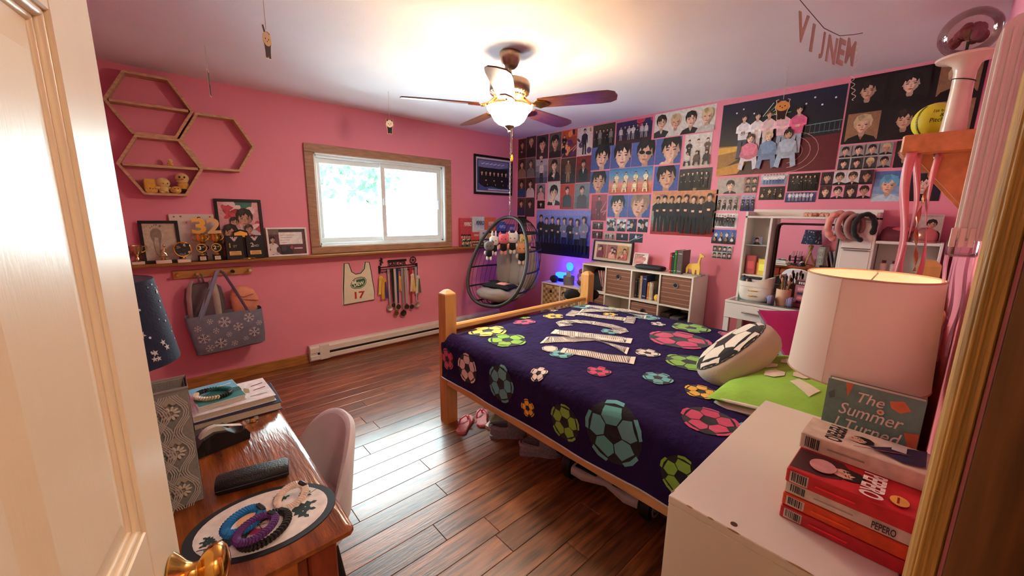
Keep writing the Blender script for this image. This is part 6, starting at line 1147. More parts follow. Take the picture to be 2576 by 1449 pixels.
def subtri(a, b_, c, L_, out, d=0):
    e = [(math.dist(a, b_), 0), (math.dist(b_, c), 1), (math.dist(c, a), 2)]; m = max(e)
    if m[0] < L_ or d > 8: out.append((a, b_, c)); return
    mid = lambda p, q: ((p[0] + q[0]) / 2, (p[1] + q[1]) / 2)
    if m[1] == 0: k = mid(a, b_); subtri(a, k, c, L_, out, d + 1); subtri(k, b_, c, L_, out, d + 1)
    elif m[1] == 1: k = mid(b_, c); subtri(a, b_, k, L_, out, d + 1); subtri(a, k, c, L_, out, d + 1)
    else: k = mid(c, a); subtri(a, b_, k, L_, out, d + 1); subtri(k, b_, c, L_, out, d + 1)
def qpoly(B, pts, col, off, L_=.03):
    cx = sum(p[0] for p in pts) / len(pts); cy = sum(p[1] for p in pts) / len(pts); tr = []
    for k in range(len(pts)): subtri((cx, cy), pts[k], pts[(k + 1) % len(pts)], L_, tr)
    B.col = col
    for t3 in tr:
        V = [Vector(Q(max(.003, min(UT, p[0])), max(V0 + .003, min(V1 - .003 if p[0] < QD + .02 else 2.158, p[1])), off)) - qo for p in t3]; B._add(V, [(0, 1, 2)])
QC = dict(y=(240, 208, 92), o=(240, 182, 60), g=(140, 188, 66), t=(104, 172, 176), p=(206, 62, 104), w=(232, 212, 196))
def qball(u, v, r, c, rot=0.0, su=1.0):
    B = MB(); K = (24, 20, 30); col = QC[c]
    pt = lambda a, q: (u + r * q * math.sin(math.radians(a)) * su, v + r * q * math.cos(math.radians(a)))
    qpoly(B, [pt(k * 15 + rot, .97) for k in range(24)], K, .003)
    for k in range(5):
        a = rot + 72 * k
        qpoly(B, [pt(a - 33, .34), pt(a + 33, .34), pt(a + 34, .62), pt(a + 19, .84), pt(a - 19, .84), pt(a - 34, .62)], jitc(col, 6), .0042)
        qpoly(B, [pt(a - 20, .90), pt(a, .895), pt(a + 20, .90), pt(a + 17, 1.01), pt(a, 1.03), pt(a - 17, 1.01)], col, .0042)
    B.build('soccer_ball_applique', CLOTHP, QL)
for x, y, r, c, ro in ((1.62, 2.02, .13, 'y', 10), (1.95, 2.0, .083, 'p', 0), (1.59, 1.78, .122, 'g', 20), (2.72, 2.06, .10, 't', 8), (2.24, 1.97, .08, 'o', 30), (2.66, 1.73, .06, 'o', 0), (2.23, 1.44, .065, 't', 12), (1.66, 1.39, .07, 't', 0), (1.62, 1.10, .062, 'p', 0), (1.76, .85, .072, 't', 25), (1.77, .645, .07, 'o', 0), (2.09, .84, .125, 'g', 15), (2.44, 1.06, .19, 'p', 5), (2.80, 1.14, .13, 'g', 20), (2.86, .88, .09, 'p', 0), (2.70, 1.34, .052, 'w', 0), (2.04, 1.06, .07, 'w', 10), (2.82, 1.50, .10, 't', 0), (2.84, 1.86, .09, 'g', 0), (2.40, 2.11, .036, 'w', 0), (1.545, .52, .105, 'p', 0), (2.06, 2.10, .04, 'g', 20), (1.60, .36, .07, 't', 0), (2.5, .5, .1, 'y', 0)): qball(*uvt(x, y), r, c, ro)
for y, z, r, c, ro in ((2.125, .50, .075, 'p', 0), (1.90, .50, .098, 'w', 12), (1.575, .515, .108, 't', 30), (1.315, .66, .048, 'w', 0), (1.35, .45, .05, 'o', 0), (1.10, .48, .09, 'g', 18), (.835, .54, .142, 't', 8), (.53, .50, .085, 'g', 20)): qball(*uvs(y, z), r, c, ro)
# lettering
LA, LB = Vector((-.905, -.424)), Vector((.424, -.905))
def letter(cx, cy, strokes, h_=.52):
    B = MB(); base = Vector((cx, cy)) - LB * h_ / 2
    P = lambda a, c: uvt(*(base + LA * a * h_ + LB * c * h_))
    for s in strokes:
        if len(s) == 3 and isinstance(s[2], str):
            continue
        pts = [P(*p) for p in s]; qpoly(B, pts, (232, 214, 196), .0048, .05)
    for s in strokes:
        n = len(s); pts = [Vector(P(*p)) for p in s]; c = sum(pts, Vector((0, 0))) / n; ins = [c + (p - c) * .86 for p in pts]
        # outline stitches and hatch
        for k in range(n):
            a, e = ins[k], ins[(k + 1) % n]; d = (e - a); L_ = d.length
            if L_ < .02: continue
            nrm = Vector((-d.y, d.x)).normalized() * .0022; qpoly(B, [a - nrm, e - nrm, e + nrm, a + nrm], (60, 48, 56), .0054, .05)
        if n == 4:
            a0, a1, b1, b0 = ins
            if (a1 - a0).length > (b0 - a0).length: a0, a1, b1, b0 = a1, b1, b0, a0
            m = max(2, int((b0 - a0).length / .0125))
            for k in range(m):
                f0, f1 = k / m, min(1, (k + 1.9) / m); p = a0.lerp(b0, f0); q = a1.lerp(b1, f1); d = (q - p); nrm = Vector((-d.y, d.x)).normalized() * random.uniform(.0014, .0026); qpoly(B, [p - nrm, q - nrm, q + nrm, p + nrm], (70, 56, 62), .0054, .05)
    return B

W = .105
K_ = [[(-.24, 0), (-.24 + 2 * W, 0), (-.24 + 2 * W, 1), (-.24, 1)], [(-.10, .36), (-.03, .62), (.36, 1.0), (.12, 1.0)], [(-.03, .64), (-.08, .38), (.14, 0), (.40, 0)]]
I_ = [[(-W, .12), (W, .12), (W, .88), (-W, .88)], [(-.2, 0), (.2, 0), (.2, .14), (-.2, .14)], [(-.2, .86), (.2, .86), (.2, 1), (-.2, 1)]]
def arc(a): return math.cos(math.radians(a)), math.sin(math.radians(a))
C_ = []
for k in range(8):
    a, e = 55 + k * 31.5, 55 + (k + 1) * 31.5; (c1, s1), (c2, s2) = arc(a), arc(e); C_.append([(.30 * c1, .5 + .50 * s1), (.30 * c2, .5 + .50 * s2), (.10 * c2, .5 + .30 * s2), (.10 * c1, .5 + .30 * s1)])
E_ = [[(-.07, .20), (.07, .20), (.10, 1), (-.10, 1)], [(.095 * arc(k * 45)[0], .06 + .095 * arc(k * 45)[1]) for k in range(8)]]
for cx, cy, st in ((2.80, 1.78, K_), (2.53, 1.73, I_), (2.23, 1.60, C_), (1.985, 1.44, K_)): letter(cx, cy, st).build('letter_applique', CLOTHP, QL)
for st in E_: letter(1.765, 1.28, [st]).build('letter_applique', CLOTHP, QL)
# ---------------------------------------------------------------- pillows
M_pw = mat('grey_velour', (196, 184, 164), .9, var=.05, bump=.2, bscale=90, sheen=.3)
t = thing('ball_pillow', 'round soccer ball pillow with grey sides', 'pillow', (2.05, .60, .80), rot=(math.radians(-42), math.radians(-14), math.radians(4)))
b = MB(); b.lathe([(0, -.085), (.08, -.084), (.15, -.076), (.185, -.058), (.20, -.03), (.203, 0), (.20, .03), (.185, .055), (.15, .074), (.08, .083), (0, .086)], 40); b.build('pillow_body', M_pw, t, True)
def dome(x, y, off):
    r = math.hypot(x, y); pr = [(0, .086), (.08, .083), (.15, .074), (.185, .055), (.20, .03), (.203, 0)]
    for (a, za), (c, zc) in zip(pr, pr[1:]):
        if a <= r <= c: return (x, y, za + (zc - za) * (r - a) / (c - a) + .002 + off)
    return (x, y, off)
B = MB(); R_ = .182
def dpoly(pts, col, off):
    cx = sum(p[0] for p in pts) / len(pts); cy = sum(p[1] for p in pts) / len(pts); tr = []
    for k in range(len(pts)): subtri((cx, cy), pts[k], pts[(k + 1) % len(pts)], .02, tr)
    B.col = col
    for t3 in tr: B._add([dome(*p, off) for p in t3], [(0, 1, 2)])
pt = lambda a, q: (R_ * q * math.cos(math.radians(a)), R_ * q * math.sin(math.radians(a)))
dpoly([pt(k * 12, 1.04) for k in range(30)], (28, 24, 26), .0005)
for k in range(5):
    a = 72 * k + 20; dpoly([pt(a - 32, .35), pt(a + 32, .35), pt(a + 35, .63), pt(a + 20, .86), pt(a - 20, .86), pt(a - 35, .63)], (232, 220, 204), .0016); dpoly([pt(a - 24, .91), pt(a, .905), pt(a + 24, .91), pt(a + 20, 1.03), pt(a - 20, 1.03)], (232, 220, 204), .0016)
B.build('ball_print', CLOTHP, t)
t = thing('pillow', 'lime green quilted pillow sham with white edging', 'pillow', (2.02, .335, .745), rot=(math.radians(-9), math.radians(-3), math.radians(-6))); b = MB(); pillow(b, .70, .46, .16, 26, 22, .006, .03, 5); po = b.build('sham', mat('green_quilt_cotton', (150, 196, 78), .95, var=.10, scale=10, bump=.6, bscale=24), t, True)
b = MB(); b.tube([(math.copysign(abs(math.cos(a)) ** .22, math.cos(a)) * .338, math.copysign(abs(math.sin(a)) ** .22, math.sin(a)) * .222, 0) for a in [2 * PI * k / 80 for k in range(80)]], .007, 6, True); b.build('white_piping', mat('white_piping', (228, 216, 200), .9), t, True)
b = MB(); pillow(b, .695, .455, .15, 26, 22, .004, .03, 9); ub = b.build('white_underside', mat('white_check_cotton', (222, 212, 198), .95, var=.08, scale=20, bump=.3, bscale=60), t, True, (0, 0, -.035))
A = MB()
def ps(x, y, off):
    X, Y = x / .35, y / .23; z = max(0, ((1 - abs(X) ** 2.6) * (1 - abs(Y) ** 2.6))) ** .55 * .08 + noise.noise(Vector((X * 2.3 + 5, Y * 2.3, 3.1))) * .006; return (x * (1 - .03 * (1 - Y * Y) * abs(X)), y * (1 - .03 * (1 - X * X) * abs(Y)), z + .003 + off)
B = MB()
GP = t
def ppoly(pts, col, off):
    cx = sum(p[0] for p in pts) / len(pts); cy = sum(p[1] for p in pts) / len(pts); tr = []
    for k in range(len(pts)): subtri((cx, cy), pts[k], pts[(k + 1) % len(pts)], .025, tr)
    B.col = col
    for t3 in tr: B._add([ps(*p, off) for p in t3], [(0, 1, 2)])
for k in range(5):
    a = math.radians(72 * k + 20); cx, cy = -.03 + .10 * math.cos(a), .02 + .085 * math.sin(a); ppoly([(cx + .045 * math.cos(j * PI / 3 + .3), cy + .042 * math.sin(j * PI / 3 + .3)) for j in range(6)], (226, 216, 196), .001); B.build('white_patch', CLOTHP, t); B = MB()
ppoly([(-.26, -.12), (-.2, -.14), (-.14, -.05), (-.18, -.03)], (222, 212, 186), .001)
B.build('white_patch', CLOTHP, t)
t = thing('pillow', 'magenta pillow with white stripes behind the ball pillow', 'pillow', (2.63, .46, .80), rot=(math.radians(50), math.radians(6), math.radians(-14))); b = MB(); pillow(b, .52, .36, .15, 24, 20, .005, .04, 8); b.build('cover', mat('magenta_cotton', (184, 42, 122), .9, var=.06, scale=8, bump=.2, bscale=40), t, True)
A = MB(); A.col = (236, 214, 220)
for k in range(3): A.tube([(-.10 + k * .05, -.05, .068), (-.06 + k * .05, .03, .070), (-.03 + k * .05, .10, .055)], .006, 6, flat=.4)
tag(A.build('stripes', CLOTHP, t, True), kind='stuff')
b = MB(); pillow(b, .515, .355, .14, 20, 18, .004, .04, 8); b.build('grey_back', mat('grey_cotton', (150, 144, 150), .9), t, True, (0, 0, -.012))
# dark twin pads by the far foot post
t = thing('padded_eye_mask', 'pair of round black padded cups hung by the far bed post', 'mask', (2.99, 2.28, .66), math.radians(-38)); Mb_ = mat('black_padding', (16, 15, 18), .9, bump=.3, bscale=60)
for q in (-1, 1): b = MB(); b.ell((q * .095, 0, .045), (.078, .05, .055), 20, 12); b.build('cup', Mb_, t, True)
b = MB(); b.tube([(-.03, -.01, .05), (0, -.02, .055), (.03, -.01, .05)], .009, 8); b.build('bridge_strap', Mb_, t, True)
b = MB(); b.tube([(-.16, 0, .06), (-.18, .01, .065), (-.185, .015, .05)], .008, 8); b.build('side_tab', Mb_, t, True)
# clothes on the floor between bed and wall
t = thing('clothes_heap', 'rumpled maroon and white clothes beside the vanity legs', 'clothing', (3.30, 1.28, 0), 0); b = MB(); pillow(b, .34, .26, .30, 16, 16, .03, .08, 3); b.build('cloth', mat('maroon_cloth', (96, 44, 50), .95, bump=.4, bscale=14), t, True, (0, 0, .16)); b = MB(); pillow(b, .2, .16, .18, 12, 12, .02, .08, 6); b.build('white_cloth', mat('white_cloth', (206, 190, 184), .95, bump=.4, bscale=14), t, True, (-.04, -.06, .29))
# ---------------------------------------------------------------- shoes and things below the bed
M_coral = mat('coral_foam', (232, 120, 120), .7, var=.05, bump=.2, bscale=200)
def flipflop(x, y, rz, label):
    t = thing('flip_flop', label, 'shoe', (x, y, 0), rz, 'coral flip-flops by the bed post'); ol = [(-.115, -.02), (-.10, -.036), (-.03, -.033), (.05, -.042), (.10, -.036), (.122, -.008), (.118, .018), (.09, .038), (.03, .04), (-.04, .032), (-.10, .034), (-.118, .015)]
    b = MB(); b.prism(ol, (0, 0, .0), (1, 0, 0), (0, 1, 0), (0, 0, .016)); b.build('sole', M_coral, t); b = MB(); b.prism([(a * .93, c * .9) for a, c in ol], (0, 0, .016), (1, 0, 0), (0, 1, 0), (0, 0, .002)); b.build('footbed', mat('speckled_footbed', (236, 150, 146), .8, var=.3, scale=120), t)
    for q in (-1, 1): b = MB(); b.tube([(.075, .002, .018), (.055, q * .012, .045), (.01, q * .035, .04), (-.02, q * .037, .016)], .0065, 8, flat=.6); b.build('strap', mat('coral_rubber', (226, 84, 92), .4), t, True)
flipflop(1.455, 2.065, math.radians(38), 'coral flip-flop nearest the bed post'); flipflop(1.60, 2.06, math.radians(52), 'coral flip-flop under the footboard corner')
def shoe(x, y, rz, mS, label, L_=.25, high=.075, clog=True, name='clog', sole=None):
    t = thing(name, label, 'shoe', (x, y, 0), rz, 'shoes below the bed'); ol = [(-.5, -.10), (-.47, -.15), (-.3, -.165), (-.05, -.15), (.2, -.19), (.38, -.17), (.49, -.06), (.5, .04), (.42, .16), (.25, .21), (0, .17), (-.3, .165), (-.47, .15), (-.5, .08)]
    b = MB(); b.prism([(a * L_, c * L_) for a, c in ol], (0, 0, 0), (1, 0, 0), (0, 1, 0), (0, 0, .022)); b.build('sole', sole or mS, t)
    b = MB(); Wt = lambda t_: (.5 * L_ * math.cos(t_), (.160 + .034 * math.cos(t_)) * L_ * math.copysign(abs(math.sin(t_)) ** .8, math.sin(t_)))
    def hw(x):
        f = x / L_ + .5; return high * (.66 - .10 * math.sin(f * 3.1)) if f < .45 else high * (.60 - .22 * (f - .45))
    def wall(u, v): x, y = Wt(2 * PI * u); k = 1 - .09 * v * v; return (x * k, y * k, .02 + hw(x) * v)
    b.grid(wall, 48, 5); b.grid(lambda u, v: tuple(Vector(wall(u, 1)) * (1 - .05 * v) + Vector((0, 0, .004 * math.sin(v * PI) + .0))), 48, 2)
    def top(u, v):
        f = .46 + .54 * u; x = (f - .5) * L_; c_ = max(-1, min(1, x / (.5 * L_))); y = abs(Wt(math.acos(c_))[1]) * .91; hz = hw(x); pk = high * (1.06 - .62 * u ** 1.7); return (x * .91, (v - .5) * 2 * y, .02 + hz + max(0, pk - hz) * math.sin(v * PI) ** .8)
    b.grid(top, 16, 12); b.build('upper', mS, t, True)
    if clog: b = MB(); b.tube([(-.02 * L_, q * .19 * L_, .06) if False else p for q, p in ()] or [(.0, -.19 * L_, high * .8), (-.25 * L_, -.185 * L_, high * .72), (-.49 * L_, -.1 * L_, high * .8), (-.52 * L_, 0, high * .85), (-.49 * L_, .1 * L_, high * .8), (-.25 * L_, .185 * L_, high * .72), (.0, .19 * L_, high * .8)], .009, 8, flat=.35); b.build('heel_strap', mS, t, True)
M_clog = mat('speckled_grey_foam', (150, 140, 150), .75, var=.35, scale=140)
M_crm = mat('cream_canvas', (222, 208, 186), .9)
shoe(1.66, 1.95, math.radians(20), M_crm, 'cream low shoe behind the grey clogs', .24, .05, False, 'canvas_shoe'); shoe(1.60, 1.77, math.radians(-38), M_clog, 'speckled grey clog nearest the flip-flops', .25, .10); shoe(1.62, 1.49, math.radians(-48), M_clog, 'speckled grey clog lying nearer the black bag', .26, .085)
t = thing('duffel_bag', 'soft black duffel bag on the floor under the bed', 'bag', (1.80, 1.36, 0), math.radians(-75)); b = MB(); b.M = Matrix.Rotation(PI / 2, 4, 'Y'); loft(b, [(-.19, -.085, 0, .05, .07, .7), (-.17, -.088, 0, .08, .12, .6), (0, -.09, 0, .085, .14, .55), (.17, -.088, 0, .08, .12, .6), (.19, -.085, 0, .05, .07, .7)], 26); b.build('bag_body', mat('black_fleece', (16, 14, 16), .95, bump=.4, bscale=40), t, True); b = MB(); b.tube([(-.08, -.06, .165), (-.06, -.09, .20), (.06, -.09, .20), (.08, -.06, .165)], .008, 6); b.build('handle', M_black, t, True)
t = thing('hover_board', 'white and black balance board with ringed wheels under the bed', 'board', (1.625, 1.0, 0), math.radians(-84)); M_hbw = mat('white_board_shell', (196, 186, 186), .35)
b = MB(); b.M = Matrix.Translation((0, 0, .09)) @ Matrix.Rotation(PI / 2, 4, 'Y'); loft(b, [(-.19, 0, 0, .030, .075, .5), (-.12, 0, 0, .028, .085, .5), (0, 0, 0, .022, .045, .6), (.12, 0, 0, .028, .085, .5), (.19, 0, 0, .030, .075, .5)], 24); b.build('shell', M_hbw, t, True)
for q in (-1, 1):
    b = MB(); b.lathe([(0, -.03), (.06, -.03), (.082, -.022), (.086, 0), (.082, .022), (.06, .03), (0, .03)], 30, (q * .225, 0, .086), axis=0); w_o = b.build('wheel', M_black, t, True)
    for rr in (.03, .055): b = MB(); b.tube([(q * .257, rr * math.cos(a), .086 + rr * math.sin(a)) for a in [2 * PI * k / 24 for k in range(24)]], .005, 6, True); b.build('rim_ring', mat('grey_rim', (140, 130, 130), .4), w_o, True)
    b = MB(); b.bbox(q * .11 - .065, q * .11 + .065, -.06, .06, .116, .124, .003); b.build('foot_pad', M_black, t)
# ---------------------------------------------------------------- white dresser by the door
t = thing('white_dresser', 'plain white dresser with chipped edges beside the door frame', 'dresser', (1.045, .13, 0)); D_ = lambda x0, x1, y0, y1, z0, z1: (x0 - 1.045, x1 - 1.045, y0 - .13, y1 - .13, z0, z1)
b = MB(); b.bbox(*D_(.722, 1.365, -.032, .303, .882, .90), .0015); b.build('top_board', M_white, t)
for x in (.722, 1.349): b = MB(); b.bbox(*D_(x, x + .016, -.03, .302, 0, .882), .001); b.build('side_panel', M_white, t)
b = MB(); b.bbox(*D_(.738, 1.349, -.03, -.02, .03, .882), .001); b.build('back_panel', M_white, t)
for k in range(4):
    z0 = .05 + k * .208; b = MB(); b.bbox(*D_(.740, 1.347, .286, .303, z0, z0 + .203), .002); d = b.build('drawer', M_white, t); b = MB(); b.lathe([(.014, 0), (.016, .012), (.010, .02), (0, .021)], 14, (0, .173, z0 + .1), axis=1); b.build('knob', M_steel, d, True)
M_chip = mat('bare_particle_board', (150, 112, 80), .9)
for x, y, w_, h_ in ((.7225, .18, .012, .004), (.7225, .22, .006, .003), (.74, .3025, .008, .004), (.7225, .08, .02, .003), (.7225, .26, .007, .003)):
    b = MB(); b.ell((x - 1.045, y - .13, .8995), (.0025 if x < .73 else w_, w_ if x < .73 else .0025, h_ * .25), 8, 4); b.build('chip', M_chip, t)
b = MB(); b.lathe([(0, 0), (.006, 0), (.006, .0006), (0, .0006)], 12, (.74 - 1.045, .185 - .13, .90)); b.build('screw_cap', mat('brown_cap', (80, 50, 36), .5), t)
# table lamp
LX, LY = 1.22, .10
t = thing('table_lamp', 'table lamp with a big pale drum shade on the dresser', 'lamp', (LX, LY, .90)); b = MB(); b.lathe([(0, 0), (.075, 0), (.078, .006), (.07, .014), (.02, .02), (.014, .04), (.024, .07), (.03, .10), (.022, .13), (.01, .15), (.009, .24), (.014, .245), (.014, .28), (0, .28)], 28); b.build('base', mat('white_ceramic', (222, 212, 200), .3), t, True)
def shade_mat(name, rgb, tr=.35):
    m = bpy.data.materials.new(name); m.use_nodes = True; nt = m.node_tree; b = nt.nodes['Principled BSDF']; o = nt.nodes['Material Output']; tl = nt.nodes.new('ShaderNodeBsdfTranslucent'); x = nt.nodes.new('ShaderNodeMixShader'); nz = nt.nodes.new('ShaderNodeTexNoise'); nz.inputs['Scale'].default_value = 260; bp = nt.nodes.new('ShaderNodeBump'); bp.inputs['Strength'].default_value = .08
    b.inputs['Base Color'].default_value = c4(rgb); b.inputs['Roughness'].default_value = .9; tl.inputs[0].default_value = c4(rgb); x.inputs[0].default_value = tr; nt.links.new(nz.outputs[0], bp.inputs['Height']); nt.links.new(bp.outputs[0], b.inputs['Normal'])
    nt.links.new(b.outputs[0], x.inputs[1]); nt.links.new(tl.outputs[0], x.inputs[2]); nt.links.new(x.outputs[0], o.inputs[0]); return m
M_shade = shade_mat('linen_shade', (248, 238, 228), .16)
b = MB(); b.lathe([(.131, .194), (.119, .438), (.1175, .438), (.1295, .194)], 56, close=False); sh = b.build('lamp_shade', M_shade, t, True)
b = MB(); b.tube([(-.131 * math.cos(.32) - .0006, .131 * math.sin(.32), .195), (-.119 * math.cos(.32) - .0006, .119 * math.sin(.32), .437)], .0012, 5); b.build('seam', mat('shade_seam', (236, 222, 206), .9), sh)
for z, r in ((.195, .1305), (.437, .1185)): b = MB(); b.tube([(r * math.cos(a), r * math.sin(a), z) for a in [2 * PI * k / 48 for k in range(48)]], .0022, 5, True); b.build('rim_tape', mat('shade_rim', (206, 170, 140), .9), sh)
b = MB()
for k in range(3): a = k * 2 * PI / 3; b.cyl((0, 0, .425), (.118 * math.cos(a), .118 * math.sin(a), .43), .0016, 6)
b.build('spider', M_steel, t); b = MB(); b.ell((0, 0, .315), (.028, .028, .04), 14, 10); b.build('bulb', mat('warm_bulb', (255, 214, 150), .4, emit=1.0), t, True)
_l = bpy.data.lights.new('table_lamp_glow', 'POINT'); _l.energy = .16; _l.color = (1, .66, .34); _l.shadow_soft_size = .035; _o = bpy.data.objects.new('table_lamp_glow', _l); COL.objects.link(_o); _o.parent = t; _o.location = (0, 0, .365)
# teal paperback standing against the lamp
t = thing('paperback_book', 'teal paperback with white script title standing against the lamp', 'book', (1.05, .05, .90), rot=(0, .04, 0)); b = MB(); b.bbox(0, .0012, -.075, .075, 0, .222, .0004).bbox(.0228, .024, -.075, .075, 0, .222, .0004).box(.001, .023, -.075, -.074, 0, .222); b.build('cover', mat('teal_cover', (110, 150, 140), .45), t); b = MB(); b.box(.0014, .0226, -.0735, .072, .002, .22); b.build('pages', mat('book_pages'), t)
A = Art((-.0002, .075, 0), (0, -1, 0), (0, 0, 1), (-1, 0, 0)); A.rect(.001, .001, .149, .221, (112, 152, 142)); A.clip = (.001, .001, .149, .221)
for pts, c in (([(.03, .221), (.042, .221), (.036, .19)], (214, 120, 80)), ([(.10, .205), (.12, .212), (.132, .196), (.118, .186), (.104, .192)], (222, 130, 90)), ([(.128, .15), (.149, .155), (.149, .10), (.138, .118)], (210, 116, 76)), ([(.004, .19), (.014, .2), (.016, .184), (.008, .178)], (90, 110, 110)), ([(.02, .03), (.05, .04), (.04, .012)], (214, 120, 80))): A.poly(pts, c)
A.clip = None
for tx, x, z, hh, wd in (('The', .052, .186, .022, .042), ('Summer', .026, .152, .026, .10), ('I Turned', .022, .118, .026, .105), ('Pretty', .034, .084, .026, .085)): A.text(tx, x, z, hh, (236, 226, 214), wid=wd, shear=.25, bold=.005)
A.oval(.09, .178, .006, .006, (230, 206, 170), 8); A.oval(.09, .178, .0025, .0025, (200, 120, 60), 8); A.build('cover_print', PRINT, t)
# stack of snack boxes
def flatbox(z, h_, x0, dx, col, label, title=None, tcol=(236, 220, 214), top=False, y0=-.044, y1=.135):
    t = thing('snack_box', label, 'box', (x0, y1, z), group='stack of snack boxes on the dresser'); L_ = y1 - y0; b = MB(); b.bbox(0, dx, -L_, 0, 0, h_, .0015); b.build('carton', mat('carton_%d_%d_%d' % col, col, .4, var=.05), t)
    A = Art((-.0001, 0, 0), (0, -1, 0), (0, 0, 1), (-1, 0, 0)); A.rect(.002, .001, L_ - .002, h_ - .001, col); A.rect(.006, .003, .034, h_ - .003, (214, 206, 200))
    x = .009
    while x < .031: w_ = random.uniform(.0006, .0022); A.rect(x, .006, x + w_, h_ - .004, (40, 34, 36)); x += w_ + random.uniform(.0006, .002)
    A.rect(.045, h_ * .45, .10, h_ * .55, shade(col, .75) if sum(col) > 420 else shade(col, 1.3)); 
    if title: A.text(title, L_ - .055, h_ * .22, h_ * .55, tcol, wid=.03, bold=.02)
    A.build('spine_print', PRINT, t)
    if top:
        A = Art((0, 0, h_ + .0001), (0, -1, 0), (1, 0, 0), (0, 0, 1)); A.rect(.002, .002, L_ - .002, dx - .002, col); top(A, L_, dx); A.build('lid_print', PRINT, t)
def redtop(A, w_, h_):
    A.clip = (.002, .002, w_ - .002, h_ - .002); A.poly([(.0, .01), (.05, .014), (.075, .03), (.085, .07), (.07, .095), (.0, .095)], (74, 34, 40)); face(A, .078, .055, .045, SK[0], HR[0], tilt=-1.3); A.oval(.045, .05, .02, .025, (206, 150, 150)); A.clip = None; A.text('PEPERO', .10, .09, .032, (240, 226, 220), wid=.085, bold=.03, rot=-PI / 2); A.oval(.15, .03, .012, .016, (232, 170, 80)); A.text('1', .147, .02, .02, (150, 40, 30))
def whitetop(A, w_, h_):
    A.text('PEPERO', .035, .085, .028, (40, 36, 40), wid=.075, bold=.03, rot=-PI / 2); A.clip = (.002, .002, w_ - .002, h_ - .002); face(A, .085, .05, .035, SK[0], HR[0], tilt=-1.2); A.poly([(.10, .03), (.15, .01), (.176, .02), (.176, .09), (.14, .07)], (40, 38, 70)); A.rect(.13, .05, .15, .075, (206, 200, 196)); [A.line(.08 + k * .012, .01 + k * .005, .12 + k * .012, .03 + k * .006, .002, (150, 70, 60)) for k in range(4)]; A.clip = None
flatbox(.9002, .0245, .830, .155, (190, 38, 52), 'red snack box at the bottom of the dresser stack', None)
flatbox(.9252, .0245, .834, .15, (214, 74, 34), 'orange snack box second from the bottom of the stack', None)
flatbox(.9502, .0245, .838, .15, (222, 208, 196), 'white snack box in the middle of the stack', 'PEPERO', (60, 50, 56))
flatbox(.9752, .0275, .832, .15, (196, 36, 46), 'red PEPERO box with a portrait lid near the stack top', None, top=redtop)
flatbox(1.0032, .032, .932, .095, (222, 206, 186), 'cream PEPERO box on top of the stack', None, top=whitetop, y0=-.044, y1=.138)
# ---------------------------------------------------------------- pine shelf on the door wall
M_opine = mat('orange_pine', (218, 150, 96), .45, var=.15, scale=5, stretch=(2, 8, 8))
SX, SZ = 1.55, 1.692
t = thing('corbel_shelf', 'orange pine wall shelf on triangular brackets near the door', 'shelf', (1.9, YN, SZ)); S_ = lambda x0, x1, y0, y1, z0, z1: (x0 - 1.9, x1 - 1.9, y0 - YN, y1 - YN, z0 - SZ, z1 - SZ)
b = MB(); b.bbox(*S_(SX, 2.25, YN + .001, .118, SZ - .048, SZ), .004); b.build('shelf_board', M_opine, t)
for x in (1.62, 2.12): b = MB(); b.prism([(0, -.0485), (.125, -.0485), (.125, -.07), (.03, -.19), (0, -.19)], (x - 1.9, .001, 0), (0, 1, 0), (0, 0, 1), (.04, 0, 0)); b.build('bracket', M_opine, t)
b = MB(); b.bbox(*S_(1.66, 2.12, YN + .001, YN + .02, SZ - .12, SZ - .049), .002); b.build('back_rail', M_opine, t)
t = thing('softball', 'yellow softball with stitched seams and handwriting on the pine shelf', 'ball', (1.665, .068, SZ)); b = MB(); b.ell((0, 0, .0475), (.0475,) * 3, 32, 20); b.build('ball', mat('optic_yellow_leather', (214, 206, 40), .5, var=.06, bump=.1, bscale=200), t, True)
b = MB()
for k in range(26):
    a = -1.2 + k * .1; p = Vector((-.02 - .018 * math.cos(a), .034 * math.cos(a) * .6 + .018, .0475 + .046 * math.sin(a))); c = Vector((0, 0, .0475)); d = (p - c).normalized(); q = c + d * .0478; u = Vector((0, 1, .3)).cross(d).normalized() * .004; s = d.cross(u).normalized() * .003; b.tube([q - s - u * .3, q + u * .3, q + s - u * .3], .0008, 4)
tag(b.build('stitching', mat('dark_stitch', (60, 60, 20), .8), t), kind='stuff')
def sph(x, y, off):
    a, e = x / .0475, y / .0475; d = Vector((-math.cos(a) * math.cos(e), -math.sin(a) * math.cos(e), math.sin(e))); return Vector((0, 0, .0475)) + d * (.0477 + off)
A = Art((0, 0, 0), (1, 0, 0), (0, 0, 1), (0, -1, 0)); A.fn = sph
for tx, x, y, hh, wd in (('1st base', -.004, .016, .009, .036), ('&', .010, .003, .009, .009), ('Pitcher', -.008, -.010, .011, .04)): A.text(tx, x, y, hh, (30, 28, 20), wid=wd, shear=.1)
A.build('handwriting', FLATP, t)
t = thing('white_vase', 'slender white vase with a wide flared rim on the pine shelf', 'vase', (1.60, .028, SZ)); b = MB(); b.lathe([(0, 0), (.024, 0), (.025, .004), (.0225, .05), (.0205, .11), (.021, .15), (.026, .168), (.040, .178), (.058, .182), (.060, .186), (.056, .189), (.03, .186), (.016, .175), (.0, .17)], 36); b.build('vase_body', mat('glossy_white_ceramic', (232, 214, 200), .25, coat=.4), t, True)
b = MB(); b.tube([(.0225 * math.cos(a), .0225 * math.sin(a), .13 + .006 * math.sin(a)) for a in [2 * PI * k / 30 for k in range(30)]], .0012, 5, True); b.build('thread_tie', M_black, t, True)
